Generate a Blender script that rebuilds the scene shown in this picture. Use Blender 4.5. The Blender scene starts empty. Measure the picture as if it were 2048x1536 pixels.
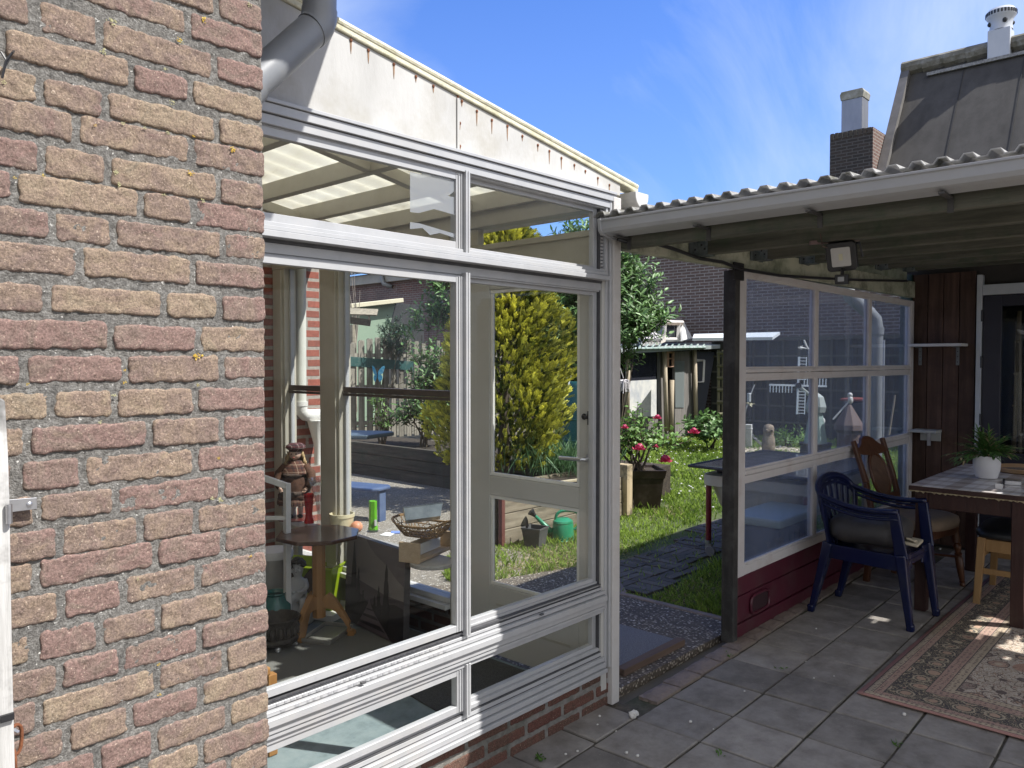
import bpy, math, random
import numpy as np
from mathutils import Vector, Matrix, noise, Euler
R = random.Random(11)
C = bpy.context.scene.collection
D2R = math.radians
# ------------------------------------------------------------------ camera model (used to survey the place)
F = 1565.0; CH = 1.5; TH = D2R(42.68); PT = math.atan(44/1565)
_fw = (math.cos(TH)*math.cos(PT), math.sin(TH)*math.cos(PT), -math.sin(PT))
_rt = (math.sin(TH), -math.cos(TH), 0)
_up = (math.cos(TH)*math.sin(PT), math.sin(TH)*math.sin(PT), math.cos(PT))
def ray(x, y):
    a = (x-1024)/F; b = (768-y)/F
    return [_fw[i]+a*_rt[i]+b*_up[i] for i in range(3)]
def G(x, y, z=0.0):                      # survey point on a horizontal level
    d = ray(x, y); t = (z-CH)/d[2]; return Vector((d[0]*t, d[1]*t, z))
def OX(x, y, X):                         # survey point on a plane of constant X
    d = ray(x, y); t = X/d[0]; return Vector((X, d[1]*t, CH+d[2]*t))
def OY(x, y, Y):
    d = ray(x, y); t = Y/d[1]; return Vector((d[0]*t, Y, CH+d[2]*t))
def DP(x, y, dep):
    d = ray(x, y); return Vector((d[0]*dep, d[1]*dep, CH+d[2]*dep))
# ------------------------------------------------------------------ mesh builder
ORG = {}
class MB:
    def __init__(s): s.v = []; s.f = []; s.att = None
    def add(s, vs, fs):
        o = len(s.v); s.v.extend([tuple(p) for p in vs]); s.f.extend([tuple(i+o for i in f) for f in fs]); return s
    def box(s, x0, y0, z0, x1, y1, z1):
        x0, x1 = sorted((x0, x1)); y0, y1 = sorted((y0, y1)); z0, z1 = sorted((z0, z1))
        return s.add([(x0,y0,z0),(x1,y0,z0),(x1,y1,z0),(x0,y1,z0),(x0,y0,z1),(x1,y0,z1),(x1,y1,z1),(x0,y1,z1)],
              [(0,3,2,1),(4,5,6,7),(0,1,5,4),(1,2,6,5),(2,3,7,6),(3,0,4,7)])
    def obox(s, c, size, rot=(0,0,0)):
        m = Euler(rot).to_matrix(); c = Vector(c); hx, hy, hz = [k/2 for k in size]
        vs = [c+m@Vector(p) for p in ((-hx,-hy,-hz),(hx,-hy,-hz),(hx,hy,-hz),(-hx,hy,-hz),(-hx,-hy,hz),(hx,-hy,hz),(hx,hy,hz),(-hx,hy,hz))]
        return s.add(vs, [(0,3,2,1),(4,5,6,7),(0,1,5,4),(1,2,6,5),(2,3,7,6),(3,0,4,7)])
    def beam(s, p, q, w, h, up=(0,0,1), w2=None, h2=None):
        p = Vector(p); q = Vector(q); t = (q-p).normalized(); u = Vector(up)
        sd = t.cross(u)
        if sd.length < 1e-5: sd = t.cross(Vector((1,0,0)))
        sd.normalize(); u = sd.cross(t).normalized()
        w2 = w if w2 is None else w2; h2 = h if h2 is None else h2
        vs = []
        for c, a, b in ((p, w, h), (q, w2, h2)):
            vs += [c-sd*a/2-u*b/2, c+sd*a/2-u*b/2, c+sd*a/2+u*b/2, c-sd*a/2+u*b/2]
        return s.add(vs, [(3,2,1,0),(4,5,6,7),(0,1,5,4),(1,2,6,5),(2,3,7,6),(3,0,4,7)])
    def tube(s, pts, r, n=10, cap=True, flat=1.0):
        pts = [Vector(p) for p in pts]; m = len(pts)
        rs = r if isinstance(r, (list, tuple)) else [r]*m
        vs = []; ref = None
        for i, p in enumerate(pts):
            t = (pts[min(i+1, m-1)]-pts[max(i-1, 0)]).normalized()
            if ref is None:
                ref = Vector((0,0,1)) if abs(t.z) < .9 else Vector((1,0,0))
            a = t.cross(ref)
            if a.length < 1e-4: a = t.cross(Vector((0,1,0)))
            a.normalize(); b = a.cross(t).normalized(); ref = b
            for k in range(n):
                an = 2*math.pi*k/n
                vs.append(p+(a*math.cos(an)+b*math.sin(an)*flat)*rs[i])
        fs = [(i*n+k, i*n+(k+1) % n, (i+1)*n+(k+1) % n, (i+1)*n+k) for i in range(m-1) for k in range(n)]
        if cap: fs += [tuple(range(n-1, -1, -1)), tuple((m-1)*n+k for k in range(n))]
        return s.add(vs, fs)
    def lathe(s, prof, c=(0,0,0), n=24, sx=1, sy=1, ph=0, cap=True):
        vs = []; m = len(prof)
        for r, z in prof:
            for k in range(n):
                a = 2*math.pi*k/n+ph; vs.append((c[0]+r*sx*math.cos(a), c[1]+r*sy*math.sin(a), c[2]+z))
        fs = [(i*n+k, i*n+(k+1) % n, (i+1)*n+(k+1) % n, (i+1)*n+k) for i in range(m-1) for k in range(n)]
        if cap: fs += [tuple(range(n-1, -1, -1)), tuple((m-1)*n+k for k in range(n))]
        return s.add(vs, fs)
    def prism(s, pts, axis, a0, a1):     # polygon in the two other axes, extruded along axis
        def P(p, a): return {'x': (a, p[0], p[1]), 'y': (p[0], a, p[1]), 'z': (p[0], p[1], a)}[axis]
        n = len(pts); vs = [P(p, a0) for p in pts]+[P(p, a1) for p in pts]
        fs = [tuple(range(n-1, -1, -1)), tuple(range(n, 2*n))]+[(k, (k+1) % n, n+(k+1) % n, n+k) for k in range(n)]
        return s.add(vs, fs)
    def ball(s, c, r, n=12, m=8, sc=(1,1,1), jit=0):
        vs = []; c = Vector(c)
        for i in range(m+1):
            th = math.pi*i/m
            for k in range(n):
                ph = 2*math.pi*k/n; q = r*(1+R.uniform(-jit, jit))
                vs.append(c+Vector((q*math.sin(th)*math.cos(ph)*sc[0], q*math.sin(th)*math.sin(ph)*sc[1], q*math.cos(th)*sc[2])))
        return s.add(vs, [(i*n+k, (i+1)*n+k, (i+1)*n+(k+1) % n, i*n+(k+1) % n) for i in range(m) for k in range(n)])
    def leaf(s, p, d, L, W, nrm=None, fold=.15, droop=0.0):
        p = Vector(p); d = Vector(d).normalized()
        nrm = Vector(nrm) if nrm is not None else Vector((R.uniform(-1,1), R.uniform(-1,1), R.uniform(.2,1)))
        sd = d.cross(nrm)
        if sd.length < 1e-4: sd = d.cross(Vector((1,.3,0)))
        sd.normalize(); up = sd.cross(d).normalized()
        m1 = p+d*L*.35-up*L*.0; m2 = p+d*L*.75-up*L*droop*.4; t = p+d*L-up*L*droop
        vs = [p, m1+sd*W*.5+up*fold*W, m1, m1-sd*W*.5+up*fold*W, m2+sd*W*.34+up*fold*W, m2, m2-sd*W*.34+up*fold*W, t]
        return s.add(vs, [(0,2,1),(0,3,2),(1,2,5,4),(2,3,6,5),(4,5,7),(5,6,7)])
    def ico(s, c, r, sc=(1,1,1), jit=.2):
        return s.ball(c, r, 7, 5, sc, jit)
    def build(s, name, mt, parent=None, bevel=0, smooth=False, world=True, seg=2, loc=None):
        org = Vector((0,0,0))
        if parent is not None and world: org = ORG.get(parent.name, Vector((0,0,0)))
        elif parent is None and world:
            a = np.array(s.v); org = Vector(((a[:,0].min()+a[:,0].max())/2, (a[:,1].min()+a[:,1].max())/2, a[:,2].min()))
        vv = np.array(s.v, dtype=float)-np.array(org)
        me = bpy.data.meshes.new(name); me.from_pydata(vv.tolist(), [], s.f); me.update()
        if s.att is not None:
            at = me.attributes.new('tint', 'FLOAT', 'POINT'); at.data.foreach_set('value', np.array(s.att, dtype=np.float32))
        o = bpy.data.objects.new(name, me); C.objects.link(o)
        for m in (mt if isinstance(mt, (list, tuple)) else [mt]): me.materials.append(m)
        if parent is not None: o.parent = parent
        else: o.location = org
        ORG[o.name] = org
        if smooth:
            me.shade_smooth()
            if smooth == 'auto': me.set_sharp_from_angle(angle=D2R(38))
        if bevel:
            b = o.modifiers.new('bevel', 'BEVEL'); b.width = bevel; b.segments = seg; b.limit_method = 'ANGLE'; b.angle_limit = D2R(40)
        return o
def tag(o, label=None, cat=None, group=None, kind=None):
    if label: o['label'] = label
    if cat: o['category'] = cat
    if group: o['group'] = group
    if kind: o['kind'] = kind
    return o
def thing(name, label, cat, loc=(0,0,0), rz=0, group=None):
    o = bpy.data.objects.new(name, None); C.objects.link(o); o.empty_display_size = .1
    o.location = loc; o.rotation_euler = (0,0,rz); ORG[o.name] = Vector(loc)
    return tag(o, label, cat, group)
def copy_tree(o, parent=None):
    c = o.copy(); C.objects.link(c)
    if parent is not None: c.parent = parent
    ORG[c.name] = ORG.get(o.name, Vector((0,0,0)))
    for ch in [k for k in bpy.data.objects if k.parent == o]: copy_tree(ch, c)
    return c
# ------------------------------------------------------------------ materials
def _n(nt, t, **kw):
    n = nt.nodes.new(t)
    for k, v in kw.items():
        if k in n.inputs: n.inputs[k].default_value = v
        else: setattr(n, k, v)
    return n
def newmat(name):
    m = bpy.data.materials.new(name); m.use_nodes = True; nt = m.node_tree; nt.nodes.clear()
    out = _n(nt, 'ShaderNodeOutputMaterial'); return m, nt, out
def ramp(nt, fac, stops):
    r = nt.nodes.new('ShaderNodeValToRGB'); e = r.color_ramp.elements
    while len(e) > 1: e.remove(e[-1])
    e[0].position = stops[0][0]; e[0].color = (*stops[0][1], 1)
    for p, c in stops[1:]:
        x = e.new(p); x.color = (*c, 1)
    nt.links.new(fac, r.inputs[0]); return r.outputs[0]
def math_n(nt, op, a, b=None, clamp=False):
    n = nt.nodes.new('ShaderNodeMath'); n.operation = op; n.use_clamp = clamp
    for i, x in enumerate((a, b)):
        if x is None: continue
        if isinstance(x, (int, float)): n.inputs[i].default_value = x
        else: nt.links.new(x, n.inputs[i])
    return n.outputs[0]
def mixc(nt, fac, a, b, mode='MIX'):
    n = nt.nodes.new('ShaderNodeMix'); n.data_type = 'RGBA'; n.blend_type = mode
    for i, x in ((0, fac), (6, a), (7, b)):
        if isinstance(x, (int, float)): n.inputs[i].default_value = x
        elif isinstance(x, tuple): n.inputs[i].default_value = (*x, 1)
        else: nt.links.new(x, n.inputs[i])
    return n.outputs[2]
def coords(nt, stretch=(1,1,1), kind='Object'):
    tc = nt.nodes.new('ShaderNodeTexCoord'); mp = nt.nodes.new('ShaderNodeMapping')
    mp.inputs['Scale'].default_value = stretch; nt.links.new(tc.outputs[kind], mp.inputs[0]); return mp.outputs[0]
def noise_n(nt, vec, scale, detail=4, rough=.6, dist=0):
    n = nt.nodes.new('ShaderNodeTexNoise'); n.inputs['Scale'].default_value = scale; n.inputs['Detail'].default_value = detail
    n.inputs['Roughness'].default_value = rough; n.inputs['Distortion'].default_value = dist
    nt.links.new(vec, n.inputs['Vector']); return n.outputs['Fac']
def pm(name, cols, scale=6, rough=.6, bump=0, bscale=60, stretch=(1,1,1), island=0, metal=0, specks=None, spec=.5,
       dirt=None, dscale=2.0, trans=0, detail=5, coat=0, rvar=0):
    """procedural surface: a noise-driven colour, optional second-scale dirt, specks, per-island tone and bump"""
    m, nt, out = newmat(name); p = _n(nt, 'ShaderNodeBsdfPrincipled'); L = nt.links.new
    v = coords(nt, stretch)
    if len(cols) == 1: cols = [cols[0], cols[0]]
    f = noise_n(nt, v, scale, detail, .65)
    col = ramp(nt, f, [(.28+.44*i/(len(cols)-1), c) for i, c in enumerate(cols)])
    if dirt:
        f2 = noise_n(nt, coords(nt), dscale, 5, .7)
        col = mixc(nt, ramp(nt, f2, [(.48, (0,0,0)), (.68, (dirt[1],)*3)]), col, dirt[0])
    if island:
        g = nt.nodes.new('ShaderNodeNewGeometry')
        k = math_n(nt, 'MULTIPLY_ADD', g.outputs['Random Per Island'], 2*island); k.node.inputs[2].default_value = 1-island
        cc = nt.nodes.new('ShaderNodeCombineColor'); [L(k, cc.inputs[i]) for i in range(3)]
        col = mixc(nt, 1.0, col, cc.outputs[0], 'MULTIPLY')
    if specks:
        f3 = noise_n(nt, coords(nt), specks[1], 2, .5)
        col = mixc(nt, ramp(nt, f3, [(specks[2], (0,0,0)), (specks[2]+.04, (1,1,1))]), col, specks[0])
    L(col, p.inputs['Base Color']); p.inputs['Roughness'].default_value = rough; p.inputs['Metallic'].default_value = metal
    p.inputs['Specular IOR Level'].default_value = spec; p.inputs['Coat Weight'].default_value = coat
    if rvar:
        rr = math_n(nt, 'MULTIPLY_ADD', noise_n(nt, coords(nt), 9, 5, .7), rvar); rr.node.inputs[2].default_value = rough-rvar/2; L(rr, p.inputs['Roughness'])
    if bump:
        b = nt.nodes.new('ShaderNodeBump'); b.inputs['Strength'].default_value = bump; b.inputs['Distance'].default_value = .01
        L(noise_n(nt, v, bscale, 6, .7), b.inputs['Height']); L(b.outputs[0], p.inputs['Normal'])
    sh = p.outputs[0]
    if trans:
        t = _n(nt, 'ShaderNodeBsdfTranslucent'); L(col, t.inputs[0]); mx = nt.nodes.new('ShaderNodeMixShader')
        mx.inputs[0].default_value = trans; L(sh, mx.inputs[1]); L(t.outputs[0], mx.inputs[2]); sh = mx.outputs[0]
    L(sh, out.inputs[0]); return m
def glass(name, tint=(.95,.97,.96), haze=0.0, hcol=(.6,.65,.75), f0=.05, rough=.0, hvar=0.0):
    """window glass: see-through sheet with Schlick reflection, plus an optional film of dirt"""
    m, nt, out = newmat(name); L = nt.links.new
    lw = _n(nt, 'ShaderNodeLayerWeight'); lw.inputs['Blend'].default_value = .5
    p5 = math_n(nt, 'POWER', lw.outputs['Facing'], 5.0); fr = math_n(nt, 'MULTIPLY_ADD', p5, 1-f0); fr.node.inputs[2].default_value = f0
    t = _n(nt, 'ShaderNodeBsdfTransparent'); t.inputs[0].default_value = (*tint, 1)
    g = _n(nt, 'ShaderNodeBsdfGlossy'); g.inputs['Roughness'].default_value = rough
    a = nt.nodes.new('ShaderNodeMixShader'); L(fr, a.inputs[0]); L(t.outputs[0], a.inputs[1]); L(g.outputs[0], a.inputs[2])
    sh = a.outputs[0]
    if haze:
        d = _n(nt, 'ShaderNodeBsdfDiffuse'); d.inputs[0].default_value = (*hcol, 1); tr = _n(nt, 'ShaderNodeBsdfTranslucent'); tr.inputs[0].default_value = (*hcol, 1)
        dd = nt.nodes.new('ShaderNodeMixShader'); dd.inputs[0].default_value = .5; L(d.outputs[0], dd.inputs[1]); L(tr.outputs[0], dd.inputs[2])
        b = nt.nodes.new('ShaderNodeMixShader'); b.inputs[0].default_value = haze
        hf = math_n(nt, 'MULTIPLY_ADD', noise_n(nt, coords(nt, (1,1,.35)), 5, 6, .7), hvar*2); hf.node.inputs[2].default_value = haze-hvar; L(math_n(nt, 'MAXIMUM', hf, 0.0), b.inputs[0])
        L(sh, b.inputs[1]); L(dd.outputs[0], b.inputs[2]); sh = b.outputs[0]
    L(sh, out.inputs[0]); return m
def brickmat(name, c1, c2, mortar, plane='xz', w=.22, h=.0625, ms=.011, rough=.85, dark=None, bump=.5):
    m, nt, out = newmat(name); L = nt.links.new; p = _n(nt, 'ShaderNodeBsdfPrincipled'); p.inputs['Roughness'].default_value = rough
    tc = nt.nodes.new('ShaderNodeTexCoord'); sp = nt.nodes.new('ShaderNodeSeparateXYZ'); L(tc.outputs['Object'], sp.inputs[0])
    cb = nt.nodes.new('ShaderNodeCombineXYZ'); L(sp.outputs[0 if plane[0] == 'x' else 1], cb.inputs[0]); L(sp.outputs[2], cb.inputs[1])
    nz = nt.nodes.new('ShaderNodeTexNoise'); nz.inputs['Scale'].default_value = 9; L(tc.outputs['Object'], nz.inputs['Vector'])
    vm = nt.nodes.new('ShaderNodeVectorMath'); vm.operation = 'MULTIPLY_ADD'; L(nz.outputs['Color'], vm.inputs[0]); vm.inputs[1].default_value = (.012,.006,0); L(cb.outputs[0], vm.inputs[2])
    bt = nt.nodes.new('ShaderNodeTexBrick'); L(vm.outputs[0], bt.inputs['Vector'])
    for k, v in (('Color1', (*c1,1)), ('Color2', (*c2,1)), ('Mortar', (*mortar,1)), ('Scale', 1.0), ('Mortar Size', ms), ('Mortar Smooth', .15), ('Bias', 0.0), ('Brick Width', w), ('Row Height', h)): bt.inputs[k].default_value = v
    col = bt.outputs['Color']
    f = noise_n(nt, coords(nt), 40, 4, .7); col = mixc(nt, .55, col, ramp(nt, f, [(.3, (.55,.55,.55)), (.7, (1.35,1.3,1.3))]), 'MULTIPLY')
    if dark: col = mixc(nt, ramp(nt, noise_n(nt, coords(nt), .8, 5, .7), [(.42, (0,0,0)), (.66, (dark[1],)*3)]), col, dark[0])
    L(col, p.inputs['Base Color'])
    b = nt.nodes.new('ShaderNodeBump'); b.inputs['Strength'].default_value = bump; b.inputs['Distance'].default_value = .006; b.invert = True
    hh = math_n(nt, 'MULTIPLY_ADD', f, -.35); L(bt.outputs['Fac'], hh.node.inputs[2]); L(hh, b.inputs['Height']); L(b.outputs[0], p.inputs['Normal'])
    L(p.outputs[0], out.inputs[0]); return m
def wood(name, cols, axis='z', rough=.65, island=.15, dirt=None, scale=9, bump=.35, dscale=3, spec=.35, knots=0):
    st = {'x': (.07,1,1), 'y': (1,.07,1), 'z': (1,1,.07)}[axis]
    return pm(name, cols, scale=scale*3, rough=rough, bump=bump, bscale=55, stretch=st, island=island, dirt=dirt, dscale=dscale, spec=spec)
# shared materials
ALU = pm('aluminium', [(.39,.395,.405),(.47,.475,.485)], 14, .42, .03, 120, metal=.15, dirt=((.42,.40,.37),.35), dscale=7)
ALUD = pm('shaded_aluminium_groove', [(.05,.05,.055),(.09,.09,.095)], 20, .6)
WHITEP = pm('white_paint', [(.54,.53,.51),(.63,.62,.60)], 5, .45, .06, 40, dirt=((.40,.37,.32),.35), dscale=4)
CREAM = pm('cream_paint', [(.40,.375,.31),(.46,.435,.37)], 4, .45, .05, 50, dirt=((.33,.29,.22),.4), dscale=3)
DOORP = pm('door_paint', [(.45,.44,.41),(.50,.49,.46)], 3, .38, .03, 60)
GLASS = glass('window_glass', (.985,.995,.99), f0=.010)
BLACKP = pm('black_plastic', [(.012,.012,.014),(.02,.02,.022)], 8, .42)
STEEL = pm('brushed_steel', [(.45,.45,.46),(.58,.58,.6)], 30, .3, metal=.9)
PVC = pm('grey_rain_pipe', [(.20,.21,.225),(.25,.26,.275)], 4, .38, .02, 60, dirt=((.35,.34,.3),.3), dscale=6)
SOIL = pm('garden_soil', [(.02,.014,.01),(.06,.045,.03)], 20, .95, .9, 50)
RUST = pm('rusty_iron', [(.10,.03,.012),(.25,.09,.035)], 40, .85, .5, 150)
# ================================================================== near brick wall (every brick modelled)
BW = 1.555; BXE = .894
_s1 = 700/2048; _s3 = 700/2006
ROWS = [ # image row centre at the corner, joint centres in pixels
 (39,[1290*_s1, 610*_s1]), (94,[1125*_s1, 460*_s1]), (160,[1275*_s1, 615*_s1]), (219,[1135*_s1, 795*_s1, 45*_s1]),
 (280,[1285*_s1, 640*_s1, 265*_s1]), (331,[1135*_s1, 470*_s1]), (393,[1290*_s1, 650*_s1, 265*_s1]), (444,[1145*_s1, 840*_s1, 105*_s1]),
 (499,[1315*_s1, 680*_s1, 320*_s1]), (556,[1140*_s1, 480*_s1]), (620,[1290*_s1, 965*_s1, 285*_s1]), (680,[1165*_s1, 655*_s1]),
 (736,[1300*_s1, 735*_s1, 140*_s1]), (796,[1145*_s1, 670*_s1, 300*_s1]), (852,[1295*_s1, 870*_s1, 155*_s1]), (908,[1140*_s1, 480*_s1]),
 (964,[1290*_s1, 670*_s1, 205*_s1]), (1021,[1115*_s3, 795*_s3, 325*_s3]), (1070,[1270*_s3, 880*_s3, 190*_s3]), (1127,[1125*_s3, 690*_s3, 330*_s3]),
 (1188,[1275*_s3, 890*_s3, 550*_s3]), (1244,[1130*_s3, 675*_s3, 315*_s3]), (1297,[1275*_s3, 880*_s3, 190*_s3]), (1352,[1130*_s3, 720*_s3, 350*_s3]),
 (1408,[1290*_s3, 860*_s3, 530*_s3]), (1461,[1130*_s3, 800*_s3, 420*_s3]), (1513,[1290*_s3, 870*_s3, 540*_s3])]
def nz(x, y, z, s=1): return noise.noise(Vector((x*s, y*s, z*s)))
def brick_islands(rows, face, mb, res, depth, amp, hh, gap, axis='x', sgn=-1):
    """rows: [(z, [(x0,x1)...])]; face plane coordinate, bricks bulge towards sgn"""
    for z, segs in rows:
        for x0, x1 in segs:
            h = hh*R.uniform(.93, 1.06); zc = z+R.uniform(-.0015, .0015); off = R.uniform(-.0020, .0012); sd = R.uniform(0, 99); tl = R.uniform(-.012, .012)
            w = x1-x0; nx = max(4, int(w/res)); nzc = max(4, int(h/res)); vs = []
            xs = [0, .5*res/w]+[i/nx for i in range(1, nx)]+[1-.5*res/w, 1]; zs = [0, .5*res/h]+[i/nzc for i in range(1, nzc)]+[1-.5*res/h, 1]
            for j in zs:
                for i in xs:
                    ex = min(i, 1-i)*w; ez = min(j, 1-j)*h; e = min(ex, ez)
                    cr = (max(0, .005-ex)+max(0, .005-ez))*(.6+1.2*abs(nz(px0 if False else x0+i*w, sd, zc, 30)))                    # worn corners
                    px = x0+i*w; pz = zc+(j-.5)*h+(i-.5)*w*tl
                    k = 1-min(1, e/.012)
                    px += k*nz(px, sd, pz, 70)*.004+(.5-i)*max(0, .006-ez)*.9; pz += k*nz(pz, sd+5, px, 60)*.0045+(.5-j)*max(0, .008-ex)*.8
                    d = off+amp*(nz(px, sd, pz, 55)*.9+nz(px, sd, pz, 190)*.55+nz(px, sd, pz, 420)*.35)
                    d -= .006*(1-min(1, e/.0045))**2+cr*.3+.004*max(0, nz(px, sd+9, pz, 26)-.28)
                    if j in (0, 1) or i in (0, 1): d -= depth
                    vs.append((px, face+sgn*d, pz) if axis == 'x' else (face+sgn*d, px, pz))
            n = len(xs)
            fs = [(a*n+b, a*n+b+1, (a+1)*n+b+1, (a+1)*n+b) for a in range(len(zs)-1) for b in range(n-1)]
            mb.add(vs, fs)
def brick_tone_mat(name, stops, rough=.88, yell=True):
    m, nt, out = newmat(name); L = nt.links.new; p = _n(nt, 'ShaderNodeBsdfPrincipled'); p.inputs['Roughness'].default_value = rough; p.inputs['Specular IOR Level'].default_value = .25
    g = nt.nodes.new('ShaderNodeNewGeometry'); v = coords(nt)
    f = noise_n(nt, v, 13, 7, .7, 1.2)
    a = math_n(nt, 'ADD', math_n(nt, 'MULTIPLY', g.outputs['Random Per Island'], .36), math_n(nt, 'MULTIPLY', math_n(nt, 'SUBTRACT', f, .15), .98))
    col = ramp(nt, a, stops)
    f2 = noise_n(nt, v, 210, 5, .8); col = mixc(nt, .92, col, ramp(nt, f2, [(.30, (.32,.30,.29)), (.48, (.95,.95,.95)), (.70, (1.75,1.72,1.65))]), 'MULTIPLY')
    f3 = noise_n(nt, v, 260, 1, .4); col = mixc(nt, ramp(nt, f3, [(.69, (0,0,0)), (.74, (.6,.6,.6))]), col, (.62,.52,.42))
    col = mixc(nt, 1.0, col, (1.02,.98,.95), 'MULTIPLY'); L(col, p.inputs['Base Color'])
    b = nt.nodes.new('ShaderNodeBump'); b.inputs['Strength'].default_value = .8; b.inputs['Distance'].default_value = .004; L(f2, b.inputs['Height']); L(b.outputs[0], p.inputs['Normal'])
    L(p.outputs[0], out.inputs[0]); return m
BRK = brick_tone_mat('worn_brown_brick', [(.10,(.120,.095,.085)), (.26,(.190,.138,.122)), (.38,(.215,.148,.134)), (.50,(.195,.150,.130)), (.62,(.235,.182,.145)), (.76,(.265,.215,.16)), (.92,(.165,.145,.118))])
MORT = pm('rough_grey_mortar', [(.09,.085,.078),(.24,.228,.21),(.44,.425,.395)], 150, .95, 1.0, 260, detail=9, specks=((.75,.73,.68), 130, .70), spec=.2, dirt=((.10,.098,.095),.5), dscale=9)
def zrow(y): return OY(527, y, BW).z
def xj(px): return OY(px, 724, BW).x
rows = []
zc0 = [zrow(r[0]) for r in ROWS]
for (yc, js), z in zip(ROWS, zc0):
    xs = sorted(xj(j) for j in js); segs = []; prev = None; half = .0048
    x = xs[0]
    while x > -.9:                       # carry the bond on to the left, out of the frame
        w = R.choice((.215, .215, .105)); segs.append((x-w+half, x-half)); x -= w+.006
    for a, b in zip(xs, xs[1:]): segs.append((a+half, b-half))
    segs.append((xs[-1]+half, BXE+R.uniform(-.003, .003))); rows.append((z, segs))
zt = zc0[0]+.062; zb = zc0[-1]-.062
for k, z in enumerate([zt+.062*i for i in range(12)]+[zb-.062*i for i in range(10)]):
    x = BXE; segs = []; first = .105 if k % 2 else .215
    while x > -.9: segs.append((x-first+half, x-(half if x < BXE else 0))); x -= first+.006; first = .215
    rows.append((z, segs))
wall = thing('brick_wall', 'near wall of worn brown bricks with rough grey mortar and yellow lichen', 'brick wall', (0, BW, 0))
mb = MB(); brick_islands(rows, BW, mb, .0036, .010, .0024, .0535, 0)
mb.build('brick_face', BRK, wall, smooth=True)
mb = MB(); vs = []; nx, nzv = 300, 620; X0, X1, Z0, Z1 = -.9, BXE-.004, -.02, 3.05
for j in range(nzv+1):
    for i in range(nx+1):
        x = X0+(X1-X0)*i/nx; z = Z0+(Z1-Z0)*j/nzv
        vs.append((x, BW+.0036-(nz(x, 3, z, 38)*.0014+nz(x, 9, z, 110)*.0015+nz(x, 5, z, 260)*.0011), z))
mb.add(vs, [(j*(nx+1)+i, j*(nx+1)+i+1, (j+1)*(nx+1)+i+1, (j+1)*(nx+1)+i) for j in range(nzv) for i in range(nx)])
mb.build('mortar_face', MORT, wall, smooth=True)
MB().box(X0, BW+.012, -.02, BXE-.004, 2.15, 3.05).build('wall_core', MORT, wall)
LICH = pm('yellow_lichen', [(.55,.30,.02),(.75,.50,.08),(.7,.6,.22)], 90, .95, .9, 300, island=.3)
LICHP = pm('pale_lichen', [(.55,.52,.25),(.66,.62,.38)], 90, .95, .9, 300, island=.25)
for nm, mt_, spots in (('lichen', LICH, [(408,40,9),(464,299,9),(382,345,9),(396,715,13),(358,80,7),(249,765,5),(249,741,4),(85,350,5),(30,356,4),(190,251,4),(387,272,5),(318,1389,5),(317,1329,5),(500,1112,5),(55,769,4),(437,917,5),(395,771,4)]),
                       ('pale_lichen', LICHP, [(205,102,9),(222,43,11),(331,138,6),(343,205,7),(362,85,6),(405,402,6),(327,390,5),(230,345,7),(245,247,5),(290,255,5),(335,265,6),(394,770,5),(228,790,6),(200,845,5),(440,1000,8),(424,997,6),(275,1158,4),(238,370,6),(498,10,6),(8,165,5)])):
    mb = MB()
    for px, py, r in spots:
        c = OY(px, py, BW-.0005); r = r*1.6/F*.75
        for k in range(16):
            a = R.uniform(0, 6.28); q = r*R.random()**.6; s = r*R.uniform(.12, .26)
            mb.ball((c.x+q*math.cos(a), BW-.0012-R.uniform(0,.0016), c.z+q*math.sin(a)*.9), s, 6, 4, (1,.45,1), .25)
    mb.build(nm, mt_, wall)
# little twig hook and the gate at the far left
mb = MB(); p = [OY(x, y, BW-.015) for x, y in ((4,156),(12,122),(24,106))]; mb.tube(p, .0022, 6); mb.tube([OY(13,122,BW-.015), OY(2,104,BW-.012)], .0018, 6); mb.tube([OY(24,106,BW-.015), OY(30,100,BW+.01)], .002, 6)
tag(mb.build('wall_hook', BLACKP), 'small black bent wire hook stuck in the upper left of the near brick wall', 'hook')
GATEW = wood('weathered_grey_wood', [(.30,.29,.27),(.48,.47,.45),(.58,.57,.55)], 'z', .85, 0, ((.08,.075,.07),.8), dscale=7)
gate = thing('wooden_gate', 'weathered grey gate edge standing at the left rim of the brick wall', 'gate', (.30, 1.45, .2))
gp = [OY(x, y, 1.50) for x, y in ((-60,770),(2,800),(8,905),(11,1000),(16,1300),(22,1536),(22,1600),(-90,1600))]
MB().prism([(p.x, p.z) for p in gp], 'y', 1.475, 1.51).build('gate_board', GATEW, gate, bevel=.003)
mb = MB(); q = [OY(x, y, 1.54) for x, y in ((10,1000),(74,995),(75,1018),(12,1026))]; mb.prism([(p.x, p.z) for p in q], 'y', 1.541, 1.5435)
h = mb.build('hinge_strap', STEEL, gate, bevel=.0006)
mb = MB(); c = OY(59,1009,1.54); mb.lathe([(.0045,0),(.0045,.002),(.002,.0035)], (0,0,0), 14)
mb.v = [(c.x+a, 1.541-z, c.z+b) for a, b, z in mb.v]; mb.f = [tuple(reversed(f)) for f in mb.f]
mb.build('hinge_screw', STEEL, h, smooth='auto'); mb = MB(); c = OY(7,1016,1.50); mb.tube([(c.x, 1.47, c.z-.022), (c.x, 1.47, c.z+.01)], .005, 10)
mb.build('hinge_pin', STEEL, h, smooth='auto')
mb = MB(); mb.obox((OY(4,1425,1.5).x, 1.472, OY(4,1425,1.5).z), (.02,.006,.011)); mb.build('latch_slot', BLACKP, gate)
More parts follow.
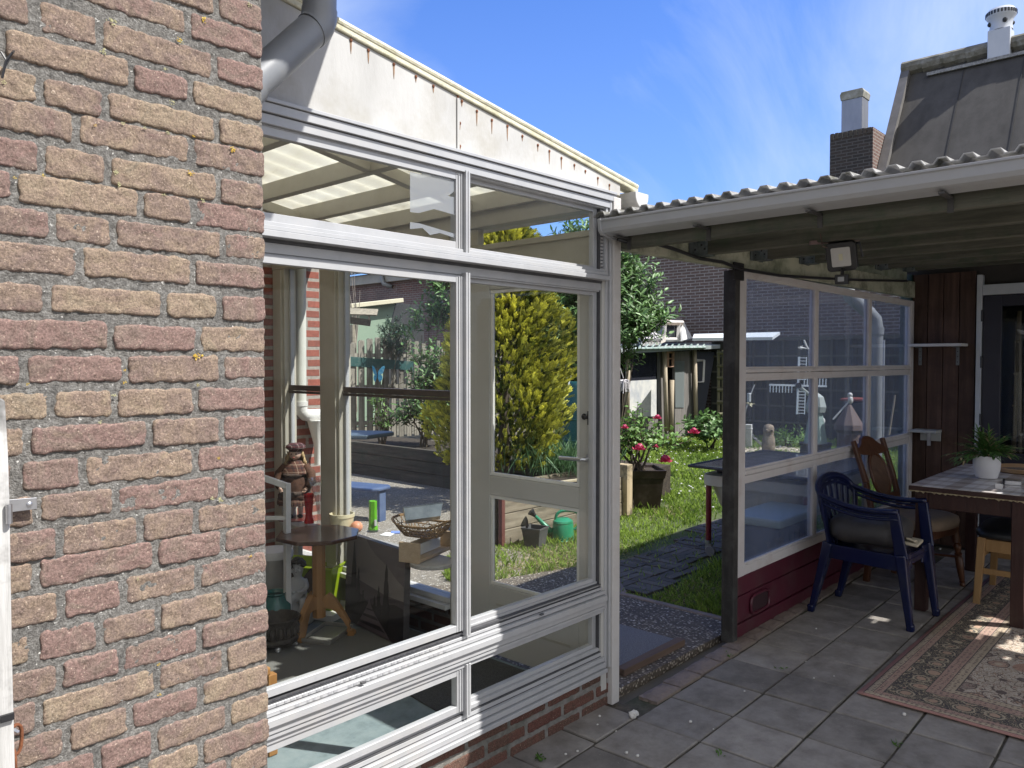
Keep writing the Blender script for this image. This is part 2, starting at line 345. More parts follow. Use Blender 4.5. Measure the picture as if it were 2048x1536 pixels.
def chain_link(mb, c, L, W, r, tilt, face):
    pts = []
    for k in range(17):
        a = 2*math.pi*k/16; px = W/2*math.cos(a); pz = L/2*(abs(math.sin(a))**.6)*(1 if math.sin(a) >= 0 else -1)
        v = Vector((px, 0, pz)); v.rotate(Euler((0, tilt, face))); pts.append(c+v)
    mb.tube(pts, r, 7, cap=False)
ch = thing('rusty_chain', 'rusty brown chain hanging beside the weathered gate edge', 'chain', (.41, 1.52, .5))
for k, (px, py, fc, tl) in enumerate(((31,1480,.25,.05),(28,1530,1.5,.0),(27,1580,.2,0))):
    mb = MB(); chain_link(mb, OY(px, py, 1.53), .052, .021, .0031, tl, fc); mb.build('chain_link', RUST, ch, smooth=True)
mb = MB(); mb.tube([OY(24,1462,1.56), OY(30,1459,1.515), OY(36,1464,1.515)], .0028, 7); mb.build('hook_nail', STEEL, ch)

# ================================================================== ground sheets
GRASSB = pm('lawn_soil', [(.035,.05,.015),(.06,.085,.022),(.10,.10,.045)], 6, .95, .7, 60, detail=8)
def sheet(name, pts, z, mt, kind='structure', label=None):
    o = MB().add([(x, y, z) for x, y in pts], [tuple(range(len(pts)))]).build(name, mt, world=False); return tag(o, label, None, None, kind)
sheet('ground', [(-60,-60),(90,-60),(90,90),(-60,90)], -.03, pm('bare_ground', [(.10,.09,.07),(.16,.14,.11)], 2, .95, .5, 30))
sheet('lawn_ground', [(4.1,2.9),(4.1,2.08),(15.5,2.08),(15.5,10),(6.4,10),(6.4,4.4),(3.6,4.4),(3.55,3.7),(4.6,3.48)], -.006, GRASSB)
def agg(name, c1, c2, stone, sc=55):
    """exposed-aggregate concrete: pebbles set in mortar"""
    m, nt, out = newmat(name); L = nt.links.new; p = _n(nt, 'ShaderNodeBsdfPrincipled'); p.inputs['Roughness'].default_value = .85
    v = coords(nt); vo = nt.nodes.new('ShaderNodeTexVoronoi'); vo.inputs['Scale'].default_value = sc; L(v, vo.inputs['Vector'])
    s = nt.nodes.new('ShaderNodeSeparateColor'); L(vo.outputs['Color'], s.inputs[0])
    st = ramp(nt, s.outputs[0], [(0, stone[0]), (.45, stone[1]), (.8, stone[2]), (1, stone[3])])
    f = noise_n(nt, v, 14, 6, .7); base = ramp(nt, f, [(.3, c1), (.7, c2)])
    thr = ramp(nt, vo.outputs['Distance'], [(.36, (1,1,1)), (.5, (0,0,0))])
    k = mixc(nt, ramp(nt, s.outputs[1], [(.25, (0,0,0)), (.35, (1,1,1))]), (0,0,0), thr)
    col = mixc(nt, k, base, st); col = mixc(nt, .5, col, ramp(nt, noise_n(nt, v, 2.2, 5, .7), [(.3, (.6,.6,.6)), (.7, (1.2,1.2,1.2))]), 'MULTIPLY'); L(col, p.inputs['Base Color'])
    b = nt.nodes.new('ShaderNodeBump'); b.inputs['Strength'].default_value = .9; b.inputs['Distance'].default_value = .008; L(k, b.inputs['Height']); L(b.outputs[0], p.inputs['Normal'])
    L(p.outputs[0], out.inputs[0]); return m
ST = [(.14,.12,.10),(.30,.27,.23),(.48,.44,.38),(.66,.63,.58)]
AGG = agg('pebble_concrete', (.065,.052,.040), (.14,.115,.088), [(.16,.13,.10),(.32,.27,.21),(.50,.44,.36),(.66,.61,.53)], 62)
AGG2 = agg('pale_pebble_concrete', (.16,.14,.11), (.24,.21,.17), ST, 62)
path = MB().prism([(2.70,2.03),(3.96,2.03),(4.14,2.13),(4.14,2.86),(4.40,3.12),(4.62,3.46),(3.58,3.75),(2.78,4.75),(2.78,2.03)], 'z', -.03, .012); tag(path.build('pebble_path', AGG, bevel=.004), None, None, None, 'structure')
sheet('terrace', [(2.8,3.6),(3.75,3.44),(4.55,4.0),(4.55,4.9),(6.25,4.9),(6.25,12),(2.8,12)], .004, AGG2)
# patio of concrete slabs, slightly turned against the house
PAV = pm('concrete_paving_slab', [(.170,.155,.139),(.255,.235,.212),(.32,.297,.268)], 9, .88, .7, 190, island=.26, dirt=((.12,.105,.09),.65), dscale=3.4, specks=((.34,.32,.29), 150, .70), detail=9)
JOINT = pm('sandy_joint', [(.045,.038,.03),(.15,.13,.10)], 30, .95, .8, 120, dirt=((.035,.055,.02),.8), dscale=3)
sheet('patio_joint_bed', [(-6,-6),(7.6,-6),(7.6,1.95),(2.84,1.95),(2.84,2.05),(.9,2.05),(.9,1.6),(-6,1.6)], -.008, JOINT)
mb = MB(); ang = D2R(1.3); A = G(1527, 1386); ex = Vector((math.cos(ang), math.sin(ang), 0)); ey = Vector((-math.sin(ang), math.cos(ang), 0))
def slab(mb, c, w, d, h, jz=.0025):
    n = 5; vs = []; t = R.uniform(-.0016, .0016); u = R.uniform(-.0016, .0016); zz = R.uniform(-jz, jz); s0 = R.uniform(0, 50); a = R.uniform(-.004, .004)
    xs = [-.5, -.5+.004/w, -.2, .2, .5-.004/w, .5]; ys = [-.5, -.5+.004/d, -.2, .2, .5-.004/d, .5]
    for j in ys:
        for i in xs:
            e = abs(i) == .5 or abs(j) == .5
            p = c+ex*(i*w+j*d*a)+ey*(j*d-i*w*a); wob = .0022 if abs(i) > .48 or abs(j) > .48 else 0
            vs.append((p.x+wob*nz(p.x, s0, p.y, 25), p.y+wob*nz(p.y, s0, p.x, 25), zz+t*i*2+u*j*2-(.004 if e else 0)))
    m_ = len(vs); vs += [(x, y, -.03) for x, y, z in vs]; k = 6
    fs = [(b*k+a_, b*k+a_+1, (b+1)*k+a_+1, (b+1)*k+a_) for b in range(5) for a_ in range(5)]
    rim = [i for i in range(5)]+[5+6*i for i in range(5)]+[35-i for i in range(5)]+[30-6*i for i in range(5)]
    fs += [(rim[i], m_+rim[i], m_+rim[(i+1) % 20], rim[(i+1) % 20]) for i in range(20)]
    mb.add(vs, fs)
for r_ in range(-26, 4):
    sh = {0: 0, -1: .02, 1: .0, -2: .035, -3: .02}.get(r_, R.uniform(-.05, .05))
    for c_ in range(-24, 15):
        c = A+ex*(.15+c_*.301+sh)+ey*(-.15+(r_)*.3015+0)
        if (c.y > 1.93 and not (c.x < 2.72 and c.y < 2.1)) or c.x > 7.5 or (c.x < .95 and c.y > 1.42): continue
        if c.y > 1.76 and c.x > 2.95: continue
        if (c-Vector((3,0,0))).length > 5.5: continue
        slab(mb, c, .2905, .2915, .05, .0035)
tag(mb.build('patio_paving', PAV), None, None, None, 'structure')
# worn clinker edging between patio and path, a thing you can count
EDG = pm('clinker_edging', [(.13,.105,.095),(.22,.175,.15),(.28,.225,.175)], 9, .85, .5, 120, island=.3, dirt=((.09,.085,.06),.6))
x = 2.93
k = 0
while x < 6.9:
    L_ = R.uniform(.185, .205); mb = MB(); s0 = R.uniform(0, 60); ns = 7
    vs = []
    for j in range(5):
        for i in range(ns):
            u = i/(ns-1); v_ = j/4; e = u in (0, 1) or v_ in (0, 1)
            vs.append((x+u*L_+nz(u, s0, v_, 6)*.006, 1.835+v_*.095+(x-2.93)*.028+nz(v_, s0+3, u, 6)*.006, (.006 if e else .013)+nz(u, s0+8, v_, 4)*.004))
    m_ = len(vs); vs += [(a, b, -.04) for a, b, c in vs]
    fs = [(j*ns+i, j*ns+i+1, (j+1)*ns+i+1, (j+1)*ns+i) for j in range(4) for i in range(ns-1)]
    rim = list(range(ns-1))+[ns-1+ns*i for i in range(4)]+[5*ns-1-i for i in range(ns-1)]+[4*ns-ns*i for i in range(4)]
    fs += [(rim[i], m_+rim[i], m_+rim[(i+1) % len(rim)], rim[(i+1) % len(rim)]) for i in range(len(rim))]
    mb.add(vs, fs)
    tag(mb.build('edging_brick', EDG), 'worn brown clinker brick laid flat in the row edging the patio', 'edging brick', 'edging bricks along the patio rim')
    x += L_+R.uniform(.006, .014); k += 1
# brick rim of the lawn and dark sleeper path
mb = MB(); mb.beam((4.42,3.12,.0),(4.16,2.86,.0), .05, .04); mb.beam((4.14,2.88,.0),(4.13,2.1,.0), .05, .04); tag(mb.build('lawn_kerb', EDG, bevel=.006), None, None, None, 'structure')
# herringbone of dark stepping pavers between lawn and pergola
PAVER = pm('dark_clinker_paver', [(.055,.049,.044),(.095,.085,.075),(.12,.10,.082)], 10, .8, .5, 120, island=.35, dirt=((.05,.06,.03),.4))
mb = MB()
for i in range(-2, 16):
    for j in range(-2, 10):
        bx = 4.25+i*.42; by = 2.95+j*.42
        for (dx, dy, hor) in [(0,.035+.07*k,1) for k in range(3)] if (i+j) % 2 == 0 else [(.035+.07*k,0,0) for k in range(3)]:
            cx = bx+(.105 if hor else dx); cy = by+(dy if hor else .105)
            for rep in ((0,0),(.21,0),(0,.21),(.21,.21)):
                X = cx+rep[0]; Y = cy+rep[1]
                if X+Y < 7.5+ (X-4.4)*.6 and X < 4.6 and Y > 2.9+(X-4.14)*.9: continue
                if abs(Y-(3.02+(X-4.2)*.12)) > .25+.05*math.sin(X*3) or X < 4.22 or X > 8.6: continue
                mb.obox((X, Y, -.012+R.uniform(-.004,.004)), (.2 if hor else .064, .064 if hor else .2, .04), (R.uniform(-.02,.02), R.uniform(-.02,.02), R.uniform(-.05,.05)))
tag(mb.build('paver_path', PAVER, bevel=.003), None, None, None, 'structure')
TIMB = wood('brown_timber_strip', [(.09,.06,.045),(.17,.115,.085)], 'x', .75)
tag(MB().obox((3.33, 2.115, .028), (.56,.05,.035)).build('timber_strip', TIMB, bevel=.004), 'brown timber strip along the edge of the grey doormat outside the door', 'timber strip')
MATG = pm('grey_ribbed_carpet', [(.11,.11,.12),(.19,.19,.205),(.27,.27,.285)], 160, .95, .8, 260, detail=2)
tag(MB().box(2.9, 2.15, .012, 3.63, 2.66, .024).build('doormat', MATG, bevel=.003), 'grey ribbed doormat lying on the pebble path outside the door', 'doormat')
# pebbles scattered on the patio
PEB = pm('white_pebble', [(.50,.48,.44),(.72,.70,.66)], 60, .8, .4, 120, island=.2)
for i, (px, py, r, lb) in enumerate(((1267,1428,.024,'lump of white rock lying on the slabs in front of the white corner post'),(1381,1443,.008,0),(1253,1505,.0075,0),(1275,1511,.008,0),(1131,1508,.006,0),(1155,1502,.006,0),(1199,1432,.007,0),(1195,1449,.005,0),(1232,1462,.004,0),(1632,1257,.006,0),(1612,1323,.005,0),(1628,1356,.005,0),(1808,1428,.011,'small white flake on the paving beside the near edge of the rug'),(1489,1382,.005,0),(1427,1458,.004,0),(1668,1352,.004,0),(1880,1098,.012,'white flake on the floor under the cane chair'))):
    p = G(px, py, r*.5); mb = MB(); mb.ball(p, r, 9, 6, (1.1,.8,.6), .12 if r < .02 else .25)
    if lb: tag(mb.build('rock', PEB, smooth=r < .02), lb, 'rock')
    else: tag(mb.build('pebble', PEB, smooth=True), 'tiny white pebble lying loose on the patio slabs', 'pebble', 'loose white pebbles on the patio')
# a few weeds in the joints
WEED = pm('weed_leaf', [(.06,.14,.02),(.10,.20,.03)], 20, .6, island=.3, trans=.3)
for (px, py, n) in ((1080,1520,18),(1455,1313,14),(1560,1338,6),(1795,1490,10),(1440,1510,8)):
    mb = MB(); c = G(px, py)
    for k in range(n):
        a = R.uniform(0, 6.28); mb.leaf(c+Vector((R.uniform(-.02,.02), R.uniform(-.02,.02), .002)), (math.cos(a), math.sin(a), R.uniform(.3,1)), R.uniform(.012,.026), .008)
    tag(mb.build('weed', WEED), 'small green weed sprouting from a joint in the paving', 'weed', 'weeds in the paving joints')
# ================================================================== conservatory
FY = 1.98
cons = thing('conservatory', 'glazed garden room with aluminium sliding windows and cream sloping roof beside the brick wall', 'conservatory', (1.8, 3.2, 0))
def zroof(x): return 2.513-.1455*(x-1.39)
# plinth of bricks, modelled
PLB = brick_tone_mat('dark_red_plinth_brick', [(.05,(.07,.04,.036)), (.3,(.13,.060,.05)), (.5,(.11,.07,.055)), (.7,(.15,.072,.058)), (.9,(.09,.075,.06))], .9)
PLM = pm('plinth_mortar', [(.13,.125,.11),(.24,.23,.21),(.33,.31,.285)], 25, .95, .8, 160, dirt=((.07,.075,.05),.85), dscale=4)
rws = []
for k, z in enumerate((.135, .072, .012)):
    x = .92+(.0 if k % 2 else -.1); sg = []
    while x < 2.83: sg.append((max(x, .9), min(x+.208, 2.83))); x += .222
    rws.append((z, sg))
mb = MB(); brick_islands(rws, FY+.012, mb, .008, .01, .0016, .047, 0); pl = mb.build('plinth', PLB, cons, smooth=True)
MB().box(.9, FY+.016, -.03, 2.84, FY+.1, .162).build('plinth_mortar', PLM, pl)
# aluminium rails: stacked profiles with different set-backs
def profile(x0, x1, bands, back=FY+.055):
    mb = MB(); gv = MB()
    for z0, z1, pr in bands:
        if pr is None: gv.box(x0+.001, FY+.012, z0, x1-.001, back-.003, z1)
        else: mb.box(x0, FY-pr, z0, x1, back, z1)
    return mb, gv
XL, XR = .93, 2.735
def rail(name, bands, x0=XL, x1=XR):
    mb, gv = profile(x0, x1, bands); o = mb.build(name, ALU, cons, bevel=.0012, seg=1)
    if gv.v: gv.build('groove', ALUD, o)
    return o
def vb(mb, x0, x1, z0, z1, y0, y1): mb.box(x0, y0, z0, x1, y1, z1)
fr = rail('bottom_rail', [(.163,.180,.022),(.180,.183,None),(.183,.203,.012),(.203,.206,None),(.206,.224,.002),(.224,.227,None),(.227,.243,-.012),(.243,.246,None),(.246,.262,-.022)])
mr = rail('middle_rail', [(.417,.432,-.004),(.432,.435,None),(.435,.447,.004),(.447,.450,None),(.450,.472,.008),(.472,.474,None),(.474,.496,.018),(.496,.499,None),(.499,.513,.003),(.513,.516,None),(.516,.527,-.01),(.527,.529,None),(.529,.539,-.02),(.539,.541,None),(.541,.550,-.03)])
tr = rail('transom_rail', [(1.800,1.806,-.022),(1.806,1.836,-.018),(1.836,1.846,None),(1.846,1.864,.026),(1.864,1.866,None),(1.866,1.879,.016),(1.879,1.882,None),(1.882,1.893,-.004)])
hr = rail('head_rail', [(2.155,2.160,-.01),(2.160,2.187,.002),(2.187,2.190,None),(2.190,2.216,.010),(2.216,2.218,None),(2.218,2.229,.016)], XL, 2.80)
# drainage slots
mb = MB()
for px, py in ((728,1366),(1085,1229),(1088,1498),(720,493),(1093,543)):
    p = OY(px, py, FY-.02); mb = MB(); mb.box(p.x-.008, FY-.0206, p.z-.003, p.x+.008, FY-.0106, p.z+.003); mb.build('drain_slot', ALUD, mr)
mb = MB(); x = 1.16
while x < 1.80:
    for row, (zz, yy) in enumerate(((.5345, .0195),(.5215, .0095),(.506, -.0035))):
        if R.random() < .85: mb.box(x+row*.006, FY+yy-.0012, zz-.003, x+row*.006+R.choice((.008,.014)), FY+yy+.002, zz+.003)
    x += R.choice((.02,.026))
mb.build('vent_slot', pm('slot_shadow_grey', [(.28,.28,.29),(.36,.36,.37)], 30, .6), mr)
# window sashes in three tiers
def sash(x0, x1, z0, z1, y, fw=.022, lab=None):
    mb = MB(); vb(mb, x0, x0+fw, z0, z1, y, y+.026); vb(mb, x1-fw, x1, z0, z1, y, y+.026)
    vb(mb, x0+fw, x1-fw, z0, z0+fw*.7, y+.001, y+.025); vb(mb, x0+fw, x1-fw, z1-fw*.7, z1, y+.001, y+.025)
    for q in (.35, .7): vb(mb, x0+fw*q-.0015, x0+fw*q+.0015, z0+.001, z1-.001, y-.004, y); vb(mb, x1-fw*q-.0015, x1-fw*q+.0015, z0+.001, z1-.001, y-.004, y)
    w = mb.build('window', ALU, cons, bevel=.001, seg=1)
    MB().box(x0+fw-.004, y+.010, z0+fw*.7-.004, x1-fw+.004, y+.014, z1-fw*.7+.004).build('pane', GLASS, w)
    return w
sashes = []
for z0, z1 in ((.262,.417),(.550,1.800),(1.893,2.155)):
    a = sash(.94, 1.905, z0, z1, FY+.008, .034); b = sash(1.893, 2.722, z0, z1, FY+.036, .022); sashes += [a, b]
    mb = MB(); vb(mb, 1.905, 1.914, z0-.02, z1+.012, FY-.006, FY+.03); vb(mb, 1.919, 1.928, z0-.02, z1+.012, FY-.004, FY+.034); vb(mb, 1.914, 1.919, z0-.018, z1+.01, FY+.006, FY+.03)
    mb.build('mullion', ALU, cons, bevel=.001, seg=1)
# film left on the upper pane
FILM = glass('torn_plastic_film', (.86,.88,.9), haze=.26, hcol=(.8,.83,.88), f0=.05)
mb = MB()
for poly in ([(820,343),(842,349),(850,331),(868,334),(872,350),(890,346),(882,338),(917,341),(917,376),(896,392),(917,396),(917,432),(868,418),(838,426),(820,424)], [(820,444),(840,447),(917,470),(917,478),(880,466),(860,470),(845,456),(820,458)]):
    pts = [OY(x, y, FY+.016) for x, y in poly]; mb.prism([(p.x, p.z) for p in pts], 'y', FY+.0155, FY+.0162)
mb.build('film_remnant', FILM, sashes[4])
# right jamb, louvre strips, corner post
mb = MB(); vb(mb, 2.726, 2.741, .17, 2.22, FY+.026, FY+.06); vb(mb, 2.745, 2.760, .17, 2.22, FY+.004, FY+.06); vb(mb, 2.765, 2.779, .17, 2.22, FY-.004, FY+.06)
jm = mb.build('jamb', ALU, cons, bevel=.0015, seg=1); mb = MB(); vb(mb, 2.722, 2.726, .26, 2.16, FY+.02, FY+.06); vb(mb, 2.741, 2.745, .17, 2.2, FY+.03, FY+.06); vb(mb, 2.760, 2.765, .17, 2.2, FY+.015, FY+.06); mb.build('jamb_shade_strip', ALUD, jm)  # dark strips between the jamb profiles, recess shade put in as colour
for z0, z1 in ((1.90,2.15),(.27,.41)):
    z = z0; mb = MB()
    while z < z1: mb.obox((2.734, FY+.022, z), (.017,.012,.008), (D2R(25),0,0)); z += .0145
    tag(mb.build('louvre', ALU, jm), None)
POSTP = pm('worn_white_post_paint', [(.50,.48,.455),(.60,.58,.56)], 6, .55, .2, 60, dirt=((.40,.36,.32),.5), dscale=6)
mb = MB(); mb.box(2.780, 1.968, 0, 2.834, 2.03, 2.21); mb.build('corner_post', POSTP, cons, bevel=.003)
# fascia board below the roof, two asbestos-like sheets with rusty nails
FASC = pm('weathered_white_board', [(.40,.395,.38),(.48,.475,.46),(.54,.535,.52)], 3, .7, .12, 40, stretch=(1.5,1,.55), dirt=((.33,.305,.25),.6), dscale=3, detail=8)
for x0, x1 in ((.86, 1.879), (1.885, 2.86)):
    MB().prism([(x0,2.228),(x1,2.228),(x1,zroof(x1)-.022),(x0,zroof(x0)-.022)], 'y', FY+.012, FY+.03).build('fascia', FASC, cons, bevel=.002)
mb = MB(); vb(mb, 1.877, 1.8875, 2.235, zroof(1.88)-.03, FY+.007, FY+.014); js = mb.build('fascia_strip', FASC, cons)
STAIN = pm('rust_stain', [(.20,.11,.06),(.32,.20,.12)], 60, .9)
for px, py in ((703,80),(738,100),(789,128),(833,153),(868,172),(917,192),(925,202),(917,222),(921,246),(917,270),(921,292),(955,222),(985,240),(1016,252),(1046,272),(1077,290),(1100,302),(1124,316),(1150,330),(1172,342),(1197,356),(1220,370)):
    p = OY(px, py, FY+.008); mb = MB(); mb.ball((p.x, FY+.0105, p.z), .0058, 8, 5, (1,.5,1)); nl = mb.build('nail', RUST, js); L_ = R.uniform(.012, .055); ns = MB()
    ns.prism([(p.x-.0036, p.z), (p.x+.0036, p.z), (p.x+.0026, p.z-L_*.6), (p.x+.0004, p.z-L_), (p.x-.0016, p.z-L_*.7)], 'y', FY+.0108, FY+.0122); ns.build('rust_streak', STAIN, nl)
# roof verge, translucent sheets, purlins and noggings
VERGE = pm('mossy_cream_verge', [(.55,.52,.38),(.66,.63,.48),(.50,.47,.30)], 12, .7, .35, 50, dirt=((.22,.2,.1),.5), dscale=9)
mb = MB(); mb.beam((.8,FY+.034,zroof(.8)-.010),(2.99,FY+.034,zroof(2.99)-.010), .06, .02); mb.tube([(.8,FY+.012,zroof(.8)+.006),(2.99,FY+.012,zroof(2.99)+.006)], .0125, 10); mb.build('verge_trim', VERGE, cons, bevel=.004)
m, nt, out = newmat('translucent_cream_roof'); L = nt.links.new
v = coords(nt, (1,.25,1)); cc = ramp(nt, noise_n(nt, v, 5, 7, .75), [(.30, (.48,.44,.34)), (.42, (.76,.735,.64)), (.7, (.84,.825,.75))])
d = _n(nt, 'ShaderNodeBsdfDiffuse'); t = _n(nt, 'ShaderNodeBsdfTranslucent'); mx = nt.nodes.new('ShaderNodeMixShader'); mx.inputs[0].default_value = .72
L(cc, d.inputs[0]); L(cc, t.inputs[0]); L(d.outputs[0], mx.inputs[1]); L(t.outputs[0], mx.inputs[2]); L(mx.outputs[0], out.inputs[0]); ROOFT = m
mb = MB(); y = FY+.02; vs = []
xs = (.8, 2.98); n = int((4.72-y)/.019)
for i in range(n+1):
    yy = y+(4.72-y)*i/n
    for x in xs: vs.append((x, yy, zroof(x)-.002+.009*math.cos(yy*2*math.pi/.152)))
mb.add(vs, [(2*i, 2*i+1, 2*i+3, 2*i+2) for i in range(n)]); o = mb.build('roof_sheet', ROOFT, cons, smooth=True)
so_ = o.modifiers.new('thick', 'SOLIDIFY'); so_.thickness = .003
PX = (1.27, 1.70, 2.10, 2.42, 2.71)
for x in PX:
    mb = MB(); mb.prism([(x-.024, zroof(x)-.092), (x+.024, zroof(x)-.092), (x+.024, zroof(x+.024)-.014), (x-.024, zroof(x-.024)-.014)], 'y', FY+.06, 4.62); mb.build('purlin', CREAM, cons, bevel=.003)
for a, b in zip(PX, PX[1:]):
    for yy in (2.76, 3.82):
        mb = MB(); mb.beam((a+.024, yy, zroof(a)-.064), (b-.024, yy, zroof(b)-.064), .045, .052); mb.build('nogging', CREAM, cons, bevel=.002)
# half round gutter on the far eave
mb = MB(); pr = [(.052*math.cos(math.pi+math.pi*k/10), .058*math.sin(math.pi+math.pi*k/10)) for k in range(11)]
mb.prism([(2.985+a, 2.245+b) for a, b in pr]+[(3.037,2.256),(2.933,2.256)], 'y', 1.96, 4.7); mb.build('gutter', WHITEP, cons, bevel=.003)
# side wall with door (plane X = 2.75)
SX0, SX1 = 2.72, 2.78
DKT = pm('dark_brown_transom', [(.055,.042,.035),(.09,.07,.06)], 12, .5)
mb = MB()
for y0, y1 in ((2.81,2.925),(3.885,4.085),(4.48,4.62)):
    mb.box(SX0-.015, y0, .06, SX1+.01, y1, 2.12)
    mb.box(SX0-.03, y0+.02, .29, SX0-.013, y1-.03, 2.09)
mb.build('side_post', CREAM, cons, bevel=.004)
mb = MB(); mb.box(SX0-.01, 2.03, 2.155, SX1+.01, 4.62, 2.24); mb.box(SX0-.02, 2.925, 2.095, SX1+.005, 4.62, 2.153); mb.build('wall_plate', CREAM, cons, bevel=.004)
mb = MB(); mb.box(SX0-.05, 2.925, .235, SX1+.02, 4.48, .262); mb.box(SX0-.02, 2.925, .264, SX1, 4.48, .292); mb.build('side_sill', WHITEP, cons, bevel=.003)
mb = MB(); mb.box(SX0+.008, 2.925, .0, SX1, 4.62, .233); mb.build('side_plinth', brickmat('dark_side_brick', (.045,.02,.016), (.075,.032,.025), (.09,.085,.08), 'yz'), cons)
for y0, y1 in ((2.925,3.885),(4.085,4.48)):
    mb = MB(); mb.box(SX0+.015, y0, 1.318, SX1-.012, y1, 1.352); mb.box(SX0+.011, y0, 1.30, SX1-.016, y1, 1.315); t_ = mb.build('side_transom', DKT, cons, bevel=.002)
    MB().box(2.748, y0, .292, 2.752, y1, 1.300).build('side_pane', GLASS, cons); MB().box(2.748, y0, 1.352, 2.752, y1, 2.095).build('side_pane', GLASS, cons)
    mb = MB()
    for a, b in ((y0, y0+.018),(y1-.018, y1)): mb.box(2.74, a, .292, 2.765, b, 1.30); mb.box(2.74, a, 1.352, 2.765, b, 2.095)
    mb.build('side_frame', ALU, cons)
# over-door panel and clear light
MB().box(2.735, 2.03, 1.925, 2.765, 2.81, 2.05).build('door_head_panel', CREAM, cons, bevel=.004)
mb = MB(); mb.box(2.725, 2.03, 2.045, 2.772, 2.81, 2.072); mb.box(2.725, 2.03, 1.90, 2.772, 2.81, 1.93); mb.box(2.725, 2.745, 2.073, 2.772, 2.81, 2.154); mb.build('door_head', CREAM, cons, bevel=.003)
MB().box(2.748, 2.03, 2.072, 2.752, 2.745, 2.155).build('toplight_pane', GLASS, cons)
# the door
mb = MB(); dx0, dx1 = 2.728, 2.768
mb.box(dx0, 2.665, .07, dx1, 2.808, 1.898); mb.box(dx0, 1.99, .07, dx1, 2.113, 1.898)
mb.box(dx0+.0005, 2.113, 1.85, dx1-.0005, 2.665, 1.897); mb.box(dx0+.0005, 2.113, .852, dx1-.0005, 2.665, .945); mb.box(dx0+.0005, 2.113, .0705, dx1-.0005, 2.665, .41)
door = mb.build('door', DOORP, cons, bevel=.003)
for z0, z1 in ((.945,1.85),(.41,.852)):
    MB().box(2.746, 2.113, z0, 2.750, 2.665, z1).build('door_pane', GLASS, door)
    mb = MB()                                                  # glazing beads
    mb.box(2.733, 2.113, z0+.0008, 2.744, 2.665, z0+.018); mb.box(2.733, 2.113, z1-.018, 2.744, 2.665, z1-.0008); mb.box(2.7335, 2.647, z0+.018, 2.7445, 2.6642, z1-.018); mb.box(2.7335, 2.1138, z0+.018, 2.7445, 2.131, z1-.018)
    mb.build('glazing_bead', pm('white_bead', [(.66,.65,.61),(.72,.71,.67)], 4, .4), door, bevel=.003)
mb = MB()
for z in (.315, .22): mb.box(2.7265, 2.16, z, 2.729, 2.62, z+.012)
mb.build('panel_groove', pm('groove_grey', [(.38,.36,.31),(.42,.40,.35)], 4, .5), door)
mb = MB(); hp = OX(1183, 917, 2.728)
mb.tube([(2.728, hp.y, hp.z), (2.720, hp.y, hp.z)], .025, 20); mb.tube([(2.722, hp.y, hp.z), (2.678, hp.y, hp.z), (2.668, hp.y+.012, hp.z), (2.668, hp.y+.13, hp.z-.002)], .0085, 10)
mb.build('handle', STEEL, door, smooth='auto')
mb = MB(); lp = OX(1182, 836, 2.728); mb.box(2.717, lp.y-.016, lp.z-.03, 2.727, lp.y+.012, lp.z+.03); mb.ball((2.707, lp.y+.022, lp.z+.006), .014, 10, 8, (.5,1,1)); mb.tube([(2.72, lp.y, lp.z), (2.708, lp.y+.02, lp.z+.004)], .006, 8); mb.build('window_catch', BLACKP, door)
# interior floor and walls
FLOORB = pm('blue_grey_floor', [(.10,.135,.145),(.17,.215,.225),(.22,.26,.265)], 12, .7, .15, 200, specks=((.28,.32,.32), 200, .72), detail=8)
MB().box(.9, 2.06, -.02, 2.72, 4.62, .058).build('floor', FLOORB, cons)
REDB = brickmat('red_house_brick', (.28,.085,.06), (.22,.07,.05), (.30,.27,.24), 'xz', .225, .0665, .012)
hb = thing('brick_house', 'red brick house wall at the back of the garden room', 'house', (1.5, 4.7, 0))
MB().box(.3, 4.62, -.05, 3.12, 5.2, 3.6).build('rear_wall', REDB, hb)
MB().box(.78, 2.06, -.05, .9, 4.61, 3.0).build('inner_wall', pm('white_plaster', [(.62,.60,.56),(.68,.66,.62)], 3, .8), hb)
# ---- downpipe at the upper left and an unseen eave placed to shade it
pipe = thing('rain_downpipe', 'grey rain pipe bending down behind the near brick wall under the white fascia', 'rain pipe', (1.1, 1.8, 2.2))
cl = [OY(x, y, 1.80) for x, y in ((641,-150),(640,-40),(639,20),(622,62),(560,118),(498,172))]
mb = MB(); mb.tube([cl[0], cl[1], cl[2]], .044, 20); k = []
for i in range(7):
    t = i/6; k.append(cl[2]*(1-t)**2+(cl[2]+Vector((0,0,-.045)))*2*t*(1-t)+cl[3]*t*t)
mb.tube(k, .0465, 20); mb.tube([cl[3], cl[4], cl[5], cl[5]*1.6-cl[4]*.6], .044, 20); mb.build('pipe', PVC, pipe, smooth='auto')
mb = MB(); e = (cl[5]-cl[3]).normalized(); mb.tube([cl[5]-e*.01, cl[5]+e*.05, cl[5]+e*.075+Vector((0,0,-.02)), cl[5]+e*.09+Vector((0,0,-.12))], .049, 20); mb.build('socket', PVC, pipe, smooth='auto')
eave = thing('shade_eave', 'roof overhang out of view above the rain pipe, placed to shade it and the fascia', 'eave', (1.1, 1.7, 3.0))
MB().box(.4, 1.26, 3.0, 1.56, 2.4, 3.06).build('shade_soffit', WHITEP, eave); MB().box(1.45, 1.44, 3.062, 1.56, 2.4, 3.15).build('gutter', PVC, eave, bevel=.01)
